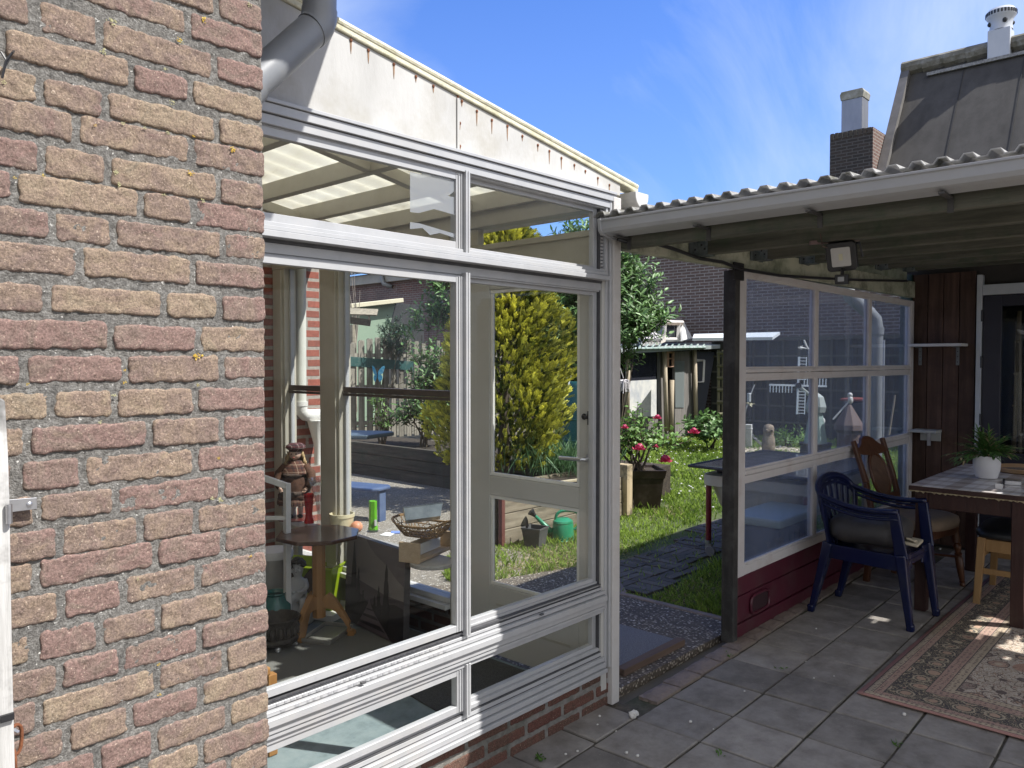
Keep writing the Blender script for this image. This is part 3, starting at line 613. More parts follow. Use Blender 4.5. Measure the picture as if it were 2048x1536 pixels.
# outside: drainpipe with elbow on the red wall
dp = thing('drain_pipe', 'pale grey drainpipe with a white elbow on the red brick wall beyond the window', 'drain pipe', (2.99, 4.55, 1))
a = OY(602, 560, 4.56); b = OY(602, 812, 4.56)
mb = MB(); mb.tube([(a.x, 4.56, 2.6), (b.x, 4.56, b.z)], .036, 16); mb.build('pipe', pm('aged_cream_pipe', [(.50,.50,.46),(.58,.58,.53)], 5, .4), dp, smooth='auto')
mb = MB(); c = Vector((b.x, 4.56, b.z)); mb.tube([c+Vector((0,0,.01)), c+Vector((.004,0,-.035)), c+Vector((.03,0,-.06)), c+Vector((.07,0,-.066)), c+Vector((.25,0,-.066))], .041, 16); mb.tube([c+Vector((0,0,.03)), c+Vector((0,0,-.0))], .045, 16); mb.build('elbow', WHITEP, dp, smooth='auto')
mb = MB(); q = c+Vector((.12,-.02,-.1)); mb.lathe([(.075,0),(.03,-.17),(.028,-.3)], q, 16); mb.build('hopper', pm('white_plastic', [(.72,.71,.68),(.76,.75,.72)], 5, .4), dp, smooth='auto')
# ================================================================== pergola / covered patio
OLDW = wood('mossy_old_beam', [(.052,.052,.040),(.10,.098,.076),(.145,.14,.11)], 'y', .85, .1, ((.05,.075,.045),.7), dscale=5)
OLDWX = wood('mossy_old_side_beam', [(.052,.052,.040),(.10,.098,.076)], 'x', .85, .1, ((.05,.075,.045),.7), dscale=5)
perg = thing('patio_roof', 'open patio roof of old mossy beams with corrugated sheets and a white gutter', 'patio roof', (4.8, 0, 0))
def zu(x): return 2.115+.062*(x-2.72)
YE = 1.97
CORR = pm('grey_corrugated_roofing', [(.36,.35,.33),(.50,.49,.47),(.58,.57,.55)], 8, .75, .4, 60, dirt=((.10,.095,.055),.9), dscale=11, trans=.42, detail=8)
mb = MB(); vs = []; per = .0725; HOLES = []
for hp_, hw, hh in ((G(1985, 1255), .30, .10), (G(2030, 1300), .2, .07), (G(1768, 1235), .16, .05), (G(1745, 1118), .22, .05), (G(1905, 1245), .14, .05)):
    t_h = 2.27; HOLES.append((hp_.x+.36*t_h, hp_.y-.66*t_h, hw, hh))
x_s = [2.70+.115*i for i in range(41)]; shape = [(0,0),(.2,0),(.36,1),(.66,1),(.82,0)]
y = 2.02; n = 0
ys = []
while y > -1.0:
    for u, hgt in shape: ys.append((y-u*per, hgt))
    y -= per
for yy, hg in ys:
    for x in x_s: vs.append((x, yy, zu(x)+.002+.017*hg))
nn = len(x_s); mb.add(vs, [(i*nn+j, i*nn+j+1, (i+1)*nn+j+1, (i+1)*nn+j) for i in range(len(ys)-1) for j in range(nn-1) if not any(abs(x_s[j]+.06-hx)/hw+abs(ys[i][0]-hy)/hh < 1 for hx, hy, hw, hh in HOLES)])
o = mb.build('roof_sheet', CORR, perg); s_ = o.modifiers.new('thick', 'SOLIDIFY'); s_.thickness = .004
mb = MB()
for x, z0, z1, y0 in ((2.79,1.985,2.105,YE-.03),):
    mb.box(x, -1.0, z0, x+.05, y0, z1)
mb.build('front_beam', OLDW, perg, bevel=.003)
JX = (3.40, 4.05, 4.70, 5.38, 6.05, 6.70)
for x in JX:
    z1 = zu(x)-.004; MB().box(x, -1.0, z1-.135, x+.065, YE-.03, z1).build('joist', OLDW, perg, bevel=.004)
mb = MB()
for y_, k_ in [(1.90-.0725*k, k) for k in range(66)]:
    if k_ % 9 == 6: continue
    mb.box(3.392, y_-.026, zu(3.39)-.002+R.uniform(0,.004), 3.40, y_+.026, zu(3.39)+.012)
mb.build('light_slit_dashes', pm('pale_light_slit', [(.55,.5,.46),(.75,.74,.72)], 16, .8, dirt=((.2,.1,.07),.6), dscale=20), perg)  # pale dashes painted in for the sunlit slit above the joist
HANG = pm('galvanised_hanger', [(.10,.12,.125),(.20,.22,.22)], 30, .6, metal=.5, dirt=((.03,.06,.05),.7), dscale=20)
for x in JX:
    z0 = zu(x)-.145; mb = MB()
    for s in (-1, 1): mb.box(x+.0325+s*.0335, YE-.11, z0, x+.0325+s*.0365, YE-.03, z0+.105)
    mb.box(x-.001, YE-.11, z0+.002, x+.066, YE-.03, z0+.005)
    for s in (-1, 1): mb.box(x+.0325+s*.035, YE-.034, z0, x+.0325+s*.075, YE-.031, z0+.10)
    h = mb.build('joist_hanger', HANG, perg); mb = MB()
    for s in (-1,):
        for k in range(5): mb.obox((x+.0325-.0372, YE-.095+.017*k, z0+.03+.02*(k % 3)), (.0012,.009,.009))
    mb.build('hanger_hole', BLACKP, h)
mb = MB(); mb.prism([(2.86,1.985),(7.05,2.03),(7.05,2.16),(2.86,2.1)], 'y', YE-.028, YE+.02); mb.build('side_beam', pm('dirty_pale_green_board', [(.20,.22,.15),(.40,.41,.31),(.48,.47,.37)], 5, .8, .2, 40, stretch=(.5,1,1), dirt=((.06,.075,.045),.85), dscale=4), perg, bevel=.003)
PALEB = pm('greenish_pale_board', [(.30,.33,.24),(.42,.44,.34),(.22,.26,.17)], 5, .8, .2, 40, stretch=(1,1,.4), dirt=((.05,.07,.04),.8), dscale=4, trans=.3)
MB().prism([(4.2,2.03),(6.95,2.03),(6.95,zu(6.95)-.01),(4.2,2.12)], 'y', YE+.021, YE+.03).build('infill_board', PALEB, perg)
GUT = pm('pale_gutter_plastic', [(.29,.295,.30),(.34,.345,.35)], 4, .45, .03, 40, dirt=((.27,.26,.24),.5), dscale=4)
mb = MB(); prf = [(2.652,2.094),(2.652,2.086),(2.658,2.084),(2.660,2.054),(2.670,2.040),(2.690,2.034),(2.745,2.026),(2.760,2.030),(2.765,2.092),(2.760,2.092),(2.754,2.034),(2.692,2.041),(2.672,2.048),(2.666,2.056),(2.664,2.094)]
mb.prism(prf, 'y', -1.05, 1.955); gt = mb.build('gutter', GUT, perg, bevel=.001, seg=1)
mb = MB(); mb.prism([(2.648,2.096),(2.656,2.046),(2.672,2.032),(2.745,2.016),(2.767,2.022),(2.770,2.096)], 'y', 1.945, 1.962); mb.build('gutter_end_cap', GUT, gt, bevel=.003)
mb = MB()
for px, py in ((1240,468),(1400,440),(1625,413),(1890,376)):
    p = OX(px, py, 2.72); mb.obox((2.735, p.y, 2.021), (.11,.018,.006)); mb.obox((2.788, p.y, 2.0), (.004,.018,.05)); 
mb.build('gutter_bracket', pm('dark_bracket', [(.03,.03,.03),(.06,.055,.05)], 20, .6), gt)
CAB = MB(); pts = [OY(x, y, YE-.06) for x, y in ((1237,478),(1262,486),(1300,484),(1345,497),(1400,517),(1445,524),(1480,538),(1560,551),(1640,556),(1720,560),(1815,562))]; CAB.tube(pts, .009, 8)
tag(CAB.build('power_cable', BLACKP, smooth=True), 'black cable sagging along the side beam of the patio roof', 'cable')
DPOST = wood('dark_worn_post', [(.022,.021,.02),(.045,.042,.039)], 'z', .75, 0, ((.11,.11,.105),.4), dscale=9)
MB().box(3.815, 1.925, 0, 3.868, 1.995, 1.984).build('post', DPOST, perg, bevel=.004)
MB().box(3.78, 1.915, 1.93, 3.89, 1.9245, 2.02).build('post_plate', BLACKP, perg)
# ================================================================== glass screen
scr = thing('glass_screen', 'white framed glass screen of nine panes above a maroon board', 'glass screen', (5.4, 1.97, 0))
SFR = pm('peeling_white_frame', [(.54,.515,.505),(.64,.615,.605)], 5, .5, .15, 60, dirt=((.40,.34,.31),.55), dscale=5)
SGL = glass('dusty_screen_glass', (.90,.93,.97), haze=.13, hcol=(.50,.54,.62), f0=.03, rough=.02, hvar=.08)
Y0, Y1 = 1.945, 1.99
XS = [3.905, 4.963, 5.958, 6.93]
mb = MB(); mb.box(3.885, Y0-.004, .335, 3.975, Y1, 2.0); mb.box(6.915, Y0-.004, .335, 6.985, Y1, 2.0)
mb.box(3.975, Y0-.003, 1.965, 6.915, Y1-.001, 1.999); mb.box(3.975, Y0-.003, .336, 6.915, Y1-.001, .388)
for z0, z1 in ((1.408,1.438),(1.441,1.462),(.848,.880),(.883,.908)): mb.box(3.975, Y0-.006 if z0 in (1.441,.883) else Y0, z0, 6.915, Y1-.001, z1)
sf = mb.build('frame', SFR, scr, bevel=.003)
ZR = [(.388,.848),(.908,1.408),(1.462,1.965)]
mb = MB()
for x in XS[1:3]:
    for z0, z1 in ZR: mb.box(x-.022, Y0+.001, z0, x+.022, Y1-.002, z1)
mb.build('mullion', SFR, scr, bevel=.003)
for i in range(3):
    xa = XS[i]+(.07 if i == 0 else .022); xb = XS[i+1]-(.015 if i == 2 else .022)
    for z0, z1 in ZR:
        MB().box(xa, 1.968, z0, xb, 1.972, z1).build('pane', SGL, scr)
        mb = MB(); mb.box(xa, Y0+.004, z0, xb, Y0+.014, z0+.012); mb.box(xa, Y0+.004, z1-.012, xb, Y0+.014, z1); mb.box(xa, Y0+.0045, z0+.012, xa+.012, Y0+.0145, z1-.012); mb.box(xb-.012, Y0+.0045, z0+.012, xb, Y0+.0145, z1-.012); mb.build('glazing_bead', SFR, sf)
MAR = pm('maroon_panel_paint', [(.062,.009,.02),(.09,.014,.028)], 4, .38, .08, 30, dirt=((.10,.06,.06),.4), dscale=7)
mb = MB()
for z0, z1, d in ((.0,.075,0),(.075,.083,.014),(.083,.225,.004),(.225,.233,.014),(.233,.335,0)): mb.box(3.875, Y0+d, z0, 7.0, Y1, z1)
mp_ = mb.build('lower_board', MAR, scr, bevel=.004)
hd = OY(1519, 1202, Y0); mb = MB()
ol = []
for k in range(24):
    a = 2*math.pi*k/24; ol.append((hd.x+.115*(abs(math.cos(a))**.5)*(1 if math.cos(a) > 0 else -1), hd.z+.052*(abs(math.sin(a))**.5)*(1 if math.sin(a) > 0 else -1)))
mb.tube([(a, Y0-.004, b) for a, b in ol+ol[:1]], .009, 8, cap=False); mb.build('recess_rim', MAR, mp_, smooth=True)
mb = MB(); mb.prism([(hd.x+(a-hd.x)*.93, hd.z+(b-hd.z)*.9) for a, b in ol], 'y', Y0-.001, Y0+.002); mb.build('recess', pm('recess_inside', [(.022,.006,.01),(.035,.01,.014)], 4, .6), mp_)
# ================================================================== plank shed wall with door at the back of the patio
shed = thing('plank_shed', 'brown plank wall with a dark glazed door behind the patio table', 'shed', (7.1, 0, 0))
PLK = wood('brown_stained_planks', [(.036,.020,.014),(.068,.038,.027),(.09,.053,.038)], 'z', .7, .28, ((.035,.018,.012),.7), dscale=4)
mb = MB(); y = 1.96
while y > 1.50:
    y2 = max(y-.115, 1.488); mb.box(7.0+R.uniform(0,.004), y-.004, .02, 7.03, y2+.001, 2.215); y -= .115
mb.build('plank', PLK, shed, bevel=.003)
mb = MB(); y = .56
while y > -3:
    mb.box(7.0, y-.004, .02, 7.03, y-.114, 2.215); y -= .115
tag(mb.build('plank_cladding', PLK, shed, bevel=.003), None, None, None, None)
MB().box(6.985, 1.962, .0, 7.06, 2.05, 2.22).build('corner_board', pm('dark_green_paint', [(.012,.035,.028),(.02,.05,.04)], 6, .5), shed, bevel=.003)
JMB = pm('grey_white_jamb', [(.40,.44,.48),(.50,.53,.56)], 5, .5, dirt=((.3,.32,.34),.4))
mb = MB(); mb.box(6.97, 1.45, .0, 7.05, 1.487, 2.18); mb.box(6.971, .58, 2.02, 7.05, 1.449, 2.10); mb.box(6.97, .56, .0, 7.05, .58, 2.18); mb.build('door_frame', JMB, shed, bevel=.003)
NAVY = pm('very_dark_blue_paint', [(.012,.012,.022),(.018,.018,.03)], 5, .4)
mb = MB(); mb.box(6.985, 1.32, .03, 7.025, 1.445, 2.015); mb.box(6.985, .585, .03, 7.025, .70, 2.015); mb.box(6.986, .70, 1.93, 7.0245, 1.32, 2.014); mb.box(6.986, .70, .03, 7.0245, 1.32, .80)
dr = mb.build('door', NAVY, shed, bevel=.003)
MB().box(7.003, .70, .80, 7.007, 1.32, 1.93).build('door_pane', glass('shed_door_glass', (.75,.78,.8), f0=.05), dr)
mb = MB()
for z in (1.86, 1.50, 1.05): mb.tube([(6.975, 1.449, z-.045), (6.975, 1.449, z+.045)], .009, 8)
mb.build('door_hinge', BLACKP, dr)
mb = MB(); mb.box(7.05, -3, -.02, 9.4, 2.05, .0); mb.box(9.3, -3, 0, 9.35, 2.05, 2.3); mb.box(7.06, 2.0, 0, 9.3, 2.04, 2.3); mb.box(7.06, -3, 2.25, 9.4, 2.05, 2.3); mb.box(7.04, -3, 2.0, 7.055, .56, 2.25); mb.box(7.04, .56, 2.105, 7.055, 2.0, 2.25); mb.box(7.04, -3, 0, 7.055, .55, 2.0); mb.box(7.04, 1.49, 0, 7.055, 2.0, 2.1)
mb.build('shed_shell', pm('dark_shed_inside', [(.03,.027,.025),(.05,.045,.04)], 6, .9), shed)
# things leaning inside behind the door glass
BAM = wood('old_bamboo', [(.16,.11,.06),(.25,.19,.11)], 'z', .6)
for i, (ya, yb, xx, r, h, lb) in enumerate(((1.265,1.24,7.14,.016,1.9,'thick bamboo pole leaning nearest the hinge side inside the shed door'),(1.20,1.235,7.12,.013,1.75,'pale wooden batten leaning second from the hinge side inside the shed door'),(1.10,1.08,7.16,.006,1.95,'thin grey rod leaning beside the battens inside the shed door'))):
    mb = MB(); mb.tube([(xx, ya, .3), (xx+.05, (ya+yb)/2, h*.6), (xx+.06, yb, h)], r, 9)
    if i == 0:
        for k in range(6): mb.tube([(xx+.006*k, ya+(yb-ya)*k/6, .4+.25*k), (xx+.006*k, ya+(yb-ya)*k/6, .415+.25*k)], r*1.18, 9)
    tag(mb.build('pole', BAM if i < 2 else STEEL, smooth='auto'), lb, 'pole')
cr = thing('storage_crate', 'wooden crate shelf seen low inside the shed door glass', 'crate', (7.5, 1.05, .5))
mb = MB(); mb.box(7.4, .9, .70, 7.8, 1.2, .72); mb.box(7.4, .9, .5, 7.42, 1.2, .70); mb.box(7.42, .9, .5, 7.8, .92, .70); mb.box(7.42, 1.18, .5, 7.8, 1.2, .7); mb.build('crate_body', BAM, cr)
MB().box(7.45, .93, .721, 7.75, 1.15, .95).build('cardboard_box', pm('grey_card', [(.10,.10,.10),(.14,.14,.14)], 5, .8), cr)
# shelves on the planks
s1 = thing('wall_shelf', 'long thin white shelf on the brown plank wall', 'shelf', (6.85, 1.75, 1.63))
a = OX(1812, 691, 6.86); b = OX(1927, 690, 6.86)
MB().box(6.80, b.y, a.z-.011, 6.998, 1.93, a.z+.011).build('shelf_board', WHITEP, s1, bevel=.002)
for px in (1840, 1915):
    y = OX(px, 720, 6.99).y; mb = MB(); mb.box(6.992, y-.012, a.z-.16, 6.997, y+.012, a.z-.012); mb.box(6.88, y-.011, a.z-.018, 6.992, y+.011, a.z-.0115)
    br = mb.build('bracket', pm('grey_bracket_metal', [(.12,.13,.13),(.2,.21,.21)], 20, .5, metal=.5), s1); mb = MB()
    for k in range(3): mb.obox((6.9905, y, a.z-.05-.042*k), (.002,.007,.008))
    mb.build('bracket_hole', BLACKP, br)
s2 = thing('small_shelf', 'small pale shelf block with one bracket low on the plank wall', 'shelf', (6.9, 1.8, .95))
a = OX(1822, 860, 6.9); b = OX(1877, 862, 6.9)
GREYW = pm('grey_painted_wood', [(.34,.35,.33),(.42,.43,.41)], 6, .6)
MB().box(6.83, b.y, a.z-.012, 6.998, a.y-.01, a.z+.008).build('shelf_board', GREYW, s2, bevel=.002)
MB().box(6.975, b.y+.005, a.z-.085, 6.997, a.y-.05, a.z-.012).build('back_block', GREYW, s2, bevel=.002)
ym = OX(1853, 880, 6.9).y; mb = MB(); mb.box(6.966, ym-.013, a.z-.125, 6.9745, ym+.013, a.z-.012); mb.box(6.86, ym-.012, a.z-.018, 6.966, ym+.012, a.z-.0125); mb.build('bracket', STEEL, s2)
# ================================================================== flood light on the third joist
fl = thing('flood_light', 'black square flood light with a small motion sensor under the patio joist', 'flood light', (3.2, 1.2, 2.0))
FP = DP(1682, 514, 3.35); nrm = Vector((-.93,-.12,-.3)).normalized()
base = Matrix.Translation(FP)@nrm.to_track_quat('Z', 'Y').to_matrix().to_4x4()@Matrix.Rotation(D2R(90+2), 4, 'Z')
def local(mb, mtx): mb.v = [tuple(mtx@Vector(v)) for v in mb.v]; return mb
def rrect(w, h, r, n=5):
    pts = []
    for cx, cy, a0 in ((w/2-r,h/2-r,0),(-w/2+r,h/2-r,90),(-w/2+r,-h/2+r,180),(w/2-r,-h/2+r,270)):
        for k in range(n+1): a = D2R(a0+90*k/n); pts.append((cx+r*math.cos(a), cy+r*math.sin(a)))
    return pts
mb = MB(); mb.prism(rrect(.125,.122,.018), 'z', -.03, 0); mb.prism(rrect(.10,.10,.02), 'z', -.05, -.03); local(mb, base).build('housing', BLACKP, fl, bevel=.003)
mb = MB(); mb.prism(rrect(.082,.078,.006), 'z', .0005, .003); ln = local(mb, base).build('lamp_glass', pm('frosted_lamp_glass', [(.50,.49,.47),(.56,.55,.53)], 4, .25), fl)
mb = MB(); mb.prism([(-.014,-.008),(.014,-.008),(.014,.008),(-.014,.008)], 'z', .0032, .0042); local(mb, base).build('light_chip', pm('pale_yellow_chip', [(.55,.52,.36),(.6,.57,.42)], 9, .4), ln)
SP = DP(1684, 559, 3.33); mb = MB(); mb.obox(SP, (.034,.052,.04), (0,0,D2R(8))); mb.tube([SP+Vector((0,0,.015)), FP+Vector((.02,0,-.05))], .008, 8); sn = mb.build('sensor', BLACKP, fl, bevel=.004)
MB().obox(SP+Vector((-.0185,-.002,.0)), (.004,.026,.02), (0,0,D2R(8))).build('sensor_lens', pm('grey_lens', [(.3,.31,.33),(.36,.37,.39)], 5, .3), sn, bevel=.002)
mb = MB(); a = DP(1620, 486, 3.4); b = DP(1718, 478, 3.4); mb.beam(a, b, .02, .016); mb.build('mounting_strip', pm('pinkish_wood', [(.16,.11,.10),(.22,.15,.14)], 12, .7), fl)
mb = MB(); mb.tube([DP(1640, 437, 3.40), DP(1641, 470, 3.38), DP(1645, 492, 3.36), FP+Vector((.03,.03,.03))], .003, 6); mb.build('lead', pm('brown_lead', [(.09,.06,.045),(.12,.08,.06)], 9, .6), fl)
mb = MB(); mb.tube([FP+Vector((.04,.075,.0)), FP+Vector((.02,.07,.055)), FP+Vector((.02,-.07,.055)), FP+Vector((.04,-.075,.0))], .006, 6); mb.build('yoke', BLACKP, fl)
# ================================================================== things inside the garden room
FZ = .06
def rugmesh(name, pts, z, h, mt, label, cat):
    return tag(MB().prism(pts, 'z', z, z+h).build(name, mt, bevel=.002), label, cat)
MATC = pm('grey_granular_mat', [(.08,.08,.074),(.15,.148,.138),(.25,.245,.225)], 220, .95, .6, 300, detail=2)
MATD = pm('dark_charcoal_mat', [(.028,.03,.03),(.06,.06,.058),(.10,.10,.10)], 220, .95, .6, 300, detail=2)
rugmesh('floor_mat', [(1.2,2.66),(2.14,2.66),(2.69,3.0),(2.69,3.38),(2.06,3.59),(1.2,3.75)], .058, .009, MATC, 'large grey flecked mat covering the floor in front of the octagonal table', 'mat')
rugmesh('floor_mat', [(2.10,2.10),(2.69,2.10),(2.69,2.97),(2.16,2.64)], .058, .007, MATD, 'dark charcoal mat on the floor in front of the garden room door', 'mat')
# octagonal pedestal table
OT = thing('pedestal_table', 'small octagonal dark wood table on a pedestal with three curved legs', 'table', (2.33, 3.52, FZ))
DKW = pm('polished_dark_wood', [(.022,.009,.005),(.05,.02,.010),(.07,.03,.016)], 6, .3, .05, 60, stretch=(1,.15,1), coat=.4)
ORW = wood('orange_pine_leg', [(.26,.125,.042),(.36,.19,.07)], 'z', .4, 0)
tc_ = G(637, 1066, .6); OT.location = (tc_.x, tc_.y, FZ); ORG[OT.name] = Vector(OT.location); cx, cy = tc_.x, tc_.y
r8 = .222
MB().prism([(cx+r8*math.cos(math.pi/8+math.pi*k/4+.1), cy+r8*math.sin(math.pi/8+math.pi*k/4+.1)) for k in range(8)], 'z', .580, .600).build('table_top', DKW, OT, bevel=.004)
MB().obox((cx, cy, .570), (.26,.05,.02), (0,0,.6)).build('top_batten', DKW, OT, bevel=.003)
MB().prism([(cx+.036*math.cos(math.pi/8+math.pi*k/4+.3), cy+.036*math.sin(math.pi/8+math.pi*k/4+.3)) for k in range(8)], 'z', .155, .579).build('pedestal', ORW, OT, bevel=.002)
for px, py in ((600,1286),(703,1272),(572,1240)):
    f = G(px, py, FZ); d = Vector((f.x-cx, f.y-cy, 0)); Ld = d.length; d.normalize()
    prof = [(.030,.265),(.055,.285),(.085,.262),(.13,.20),(.17,.135),(Ld-.02,.03+FZ),(Ld,.03+FZ),(Ld+.015,.012+FZ),(Ld,FZ),(Ld-.03,FZ),(.175,.085),(.135,.145),(.095,.19),(.06,.205),(.03,.205)]
    mb = MB(); s = Vector((-d.y, d.x, 0)); n = len(prof); w_ = .016
    vs = [Vector((cx, cy, 0))+d*a+Vector((0,0,b))+s*w_ for a, b in prof]+[Vector((cx, cy, 0))+d*a+Vector((0,0,b))-s*w_ for a, b in prof]
    mb.add(vs, [tuple(range(n)), tuple(range(2*n-1, n-1, -1))]+[(k, n+k, n+(k+1) % n, (k+1) % n) for k in range(n)])
    e = Vector((cx, cy, FZ+.017))+d*(Ld+.002); mb.tube([e-s*.02, e+s*.02], .018, 14); mb.build('leg', ORW, OT, bevel=.002)
# long pale bench table along the window
BZ = .5
bench = thing('window_table', 'long low pale table with rounded ends below the side window', 'table', (2.56, 3.6, FZ))
pts = [(2.605+.115*math.cos(math.pi*.85+math.pi*1.15*k/14), 2.95+.115*math.sin(math.pi*.85+math.pi*1.15*k/14)) for k in range(15)]+[(2.718,4.38),(2.60,4.38),(2.60,3.08)]
TBL = pm('pale_grey_tabletop', [(.33,.325,.31),(.40,.395,.375)], 6, .5, dirt=((.35,.33,.29),.4))
MB().prism(pts, 'z', BZ-.022, BZ).build('table_top', TBL, bench, bevel=.006)
for yy in (3.5, 4.25): MB().box(2.63, yy-.03, FZ, 2.665, yy+.03, BZ-.022).build('leg', TBL, bench, bevel=.004)
def on(px, py, z=BZ): return G(px, py, z)
# wooden tray box
wb = thing('wooden_box', 'pale wooden open-sided box with a white panel at the right end of the window table', 'box', on(862,1120))
PINE = wood('pale_pine', [(.42,.31,.20),(.52,.40,.27)], 'x', .55)
ax = Vector((.62,.78,0)).normalized(); ay = Vector((-.78,.62,0)).normalized()
o_ = on(840,1128); u = (on(903,1100)-o_); Lb = u.length; u.normalize(); w_ = Vector((-u.y, u.x, 0)); yaw = math.atan2(u.y, u.x)
def ob(a, b, z, sa, sb, sz): c = o_+u*a+w_*b+Vector((0,0,z-BZ)); return MB().obox(c, (sa,sb,sz), (0,0,yaw))
ob(.0, .06, BZ+.05, .014, .12, .10).build('end_board', PINE, wb, bevel=.002); ob(Lb, .06, BZ+.05, .014, .12, .10).build('end_board', PINE, wb, bevel=.002)
ob(Lb/2, .06, BZ+.012, Lb-.014, .12, .016).build('base_board', PINE, wb, bevel=.002); ob(Lb/2, .085, BZ+.055, Lb-.014, .01, .07).build('back_board', PINE, wb, bevel=.002)
ob(Lb/2, .045, BZ+.052, Lb*.72, .006, .055).build('white_panel', WHITEP, wb)
# wicker basket and zinc trough
WICK = wood('wicker_cane', [(.22,.13,.06),(.34,.22,.11)], 'x', .6, .3)
bc = on(846,1110)+Vector((0,0,.125)); bk = thing('wicker_basket', 'brown woven basket resting on the pale wooden box', 'basket', bc)
mb = MB(); tp = (Vector((-.52,.86,0))).normalized(); tl = Vector((.86,.52,0)).normalized()
U = (G(908,1060,.66)-G(782,1045,.66)).normalized(); V = Vector((-U.y, U.x, 0))
def brim(k, t):
    a = 2*math.pi*k/28; ca, sa = math.cos(a), math.sin(a); q = (abs(ca)**.6)*(1 if ca >= 0 else -1); p_ = (abs(sa)**.6)*(1 if sa >= 0 else -1)
    rr = .62+.38*t; lift = .055*t+.028*t*t*abs(q)**3
    return bc+U*(.160*rr*q)+V*(.098*rr*p_)+Vector((0,0,-.02+lift))
for k in range(28):
    for s in (1, -1):
        mb.tube([brim(k, 0), brim(k+s*.9, .5), brim(k+s*1.8, 1)], .0022, 4)
for t in (0, .34, .67, 1, 1.04): mb.tube([brim(k, t) for k in range(29)], .003 if t < 1 else .0045, 5, cap=False)
mb.build('basket_weave', WICK, bk)
mb = MB(); vs = [brim(k, 0) for k in range(28)]; mb.add(vs, [tuple(range(28))]); mb.build('basket_base', WICK, bk)
zt_ = thing('zinc_trough', 'grey zinc planting trough tilted in the wicker basket', 'trough', bc+Vector((0,0,.02)))
ZINC = pm('zinc_metal', [(.20,.24,.26),(.34,.38,.40),(.46,.50,.52)], 10, .32, .04, 60, metal=.8)
U2 = (G(877,1031,.70)-G(838,1046,.70)).normalized() if False else (U*.8+V*.6).normalized(); V2 = Vector((-U2.y, U2.x, 0)); ctr = bc+Vector((0,0,.078))
def tq(a, b, z): return ctr+U2*a+V2*(b*.92+z*.38)+Vector((0,0,z*.92+a*.10-b*.40+.012))
mb = MB(); T = []; a1, b1, a0, b0, hh = .10, .052, .088, .042, .065
for (sa, sb) in ((-1,-1),(1,-1),(1,1),(-1,1)): T.append(tq(sa*a1, sb*b1, hh/2))
Bm = [tq(sa*a0, sb*b0, -hh/2) for sa, sb in ((-1,-1),(1,-1),(1,1),(-1,1))]
Ti = [tq(sa*(a1-.003), sb*(b1-.003), hh/2) for sa, sb in ((-1,-1),(1,-1),(1,1),(-1,1))]; Bi = [tq(sa*(a0-.003), sb*(b0-.003), -hh/2+.004) for sa, sb in ((-1,-1),(1,-1),(1,1),(-1,1))]
mb.add(T+Bm+Ti+Bi, [(k, 4+k, 4+(k+1) % 4, (k+1) % 4) for k in range(4)]+[(7,6,5,4),(12,13,14,15)]+[(8+(k+1) % 4, 12+(k+1) % 4, 12+k, 8+k) for k in range(4)]+[(k, (k+1) % 4, 8+(k+1) % 4, 8+k) for k in range(4)])
mb.build('trough_body', ZINC, zt_); mb = MB(); mb.tube(T+T[:1], .0028, 6, cap=False); mb.build('rolled_rim', ZINC, zt_)
# green hexagonal bottle vase
gv_ = on(746,1060); mb = MB(); mb.lathe([(.030,0),(.030,.012),(.026,.03),(.0245,.12),(.0255,.172),(.024,.176),(.019,.17)], gv_, 6, ph=.3)
o = tag(mb.build('green_vase', pm('lime_green_glaze', [(.09,.30,.02),(.13,.38,.03)], 5, .22), bevel=.002), 'tall six-sided lime green vase on the window table', 'vase'); MB().box(gv_.x-.012, gv_.y-.032, gv_.z+.03, gv_.x+.004, gv_.y-.026, gv_.z+.065).build('paper_tag', pm('grey_tag', [(.3,.3,.3),(.4,.4,.4)], 5, .6), o)
MB().lathe([(.034,0),(.033,.004),(.028,.004)], on(745,1063), 16).build('base_ring', BLACKP, o)
# cream pot, ball, red vase, clear vase
pt = on(684,1062); mb = MB(); mb.lathe([(.055,0),(.066,.05),(.070,.085),(.074,.086),(.074,.105),(.069,.106),(.064,.085),(.058,.02),(0.001,.015)], pt, 32)
tag(mb.build('cream_pot', pm('cream_ceramic', [(.62,.55,.36),(.66,.60,.41)], 4, .35), smooth='auto'), 'round cream flower pot on the window table behind the octagonal table', 'pot')
tag(MB().ball(on(713,1065)+Vector((0,0,.033)), .036, 20, 12, (1,1,.96)).build('orange_ball', pm('salmon_orange', [(.62,.26,.15),(.66,.30,.18)], 4, .45), smooth=True), 'salmon orange ball beside the cream pot on the window table', 'ball')
rv = on(618,1046); m, nt, out = newmat('red_glass'); L = nt.links.new
p = _n(nt, 'ShaderNodeBsdfPrincipled'); p.inputs['Base Color'].default_value = (.42,.012,.015,1); p.inputs['Roughness'].default_value = .06; t = _n(nt, 'ShaderNodeBsdfTransparent'); t.inputs[0].default_value = (.9,.18,.12,1); mx = nt.nodes.new('ShaderNodeMixShader')
lz = nt.nodes.new('ShaderNodeTexCoord'); sz = nt.nodes.new('ShaderNodeSeparateXYZ'); L(lz.outputs['Generated'], sz.inputs[0]); L(ramp(nt, sz.outputs[2], [(.35, (.15,.15,.15)), (.9, (.6,.6,.6))]), mx.inputs[0]); L(p.outputs[0], mx.inputs[1]); L(t.outputs[0], mx.inputs[2]); L(mx.outputs[0], out.inputs[0])
mb = MB(); mb.lathe([(.030,0),(.030,.01),(.022,.035),(.021,.06),(.030,.17),(.033,.182),(.031,.182),(.020,.065),(.001,.05)], rv, 24)
tag(mb.build('red_vase', m, smooth='auto'), 'slim red glass vase with a wider rim on the window table', 'vase')
CLG = glass('clear_glass', (.93,.95,.95), haze=.06, hcol=(.8,.82,.85), f0=.14)
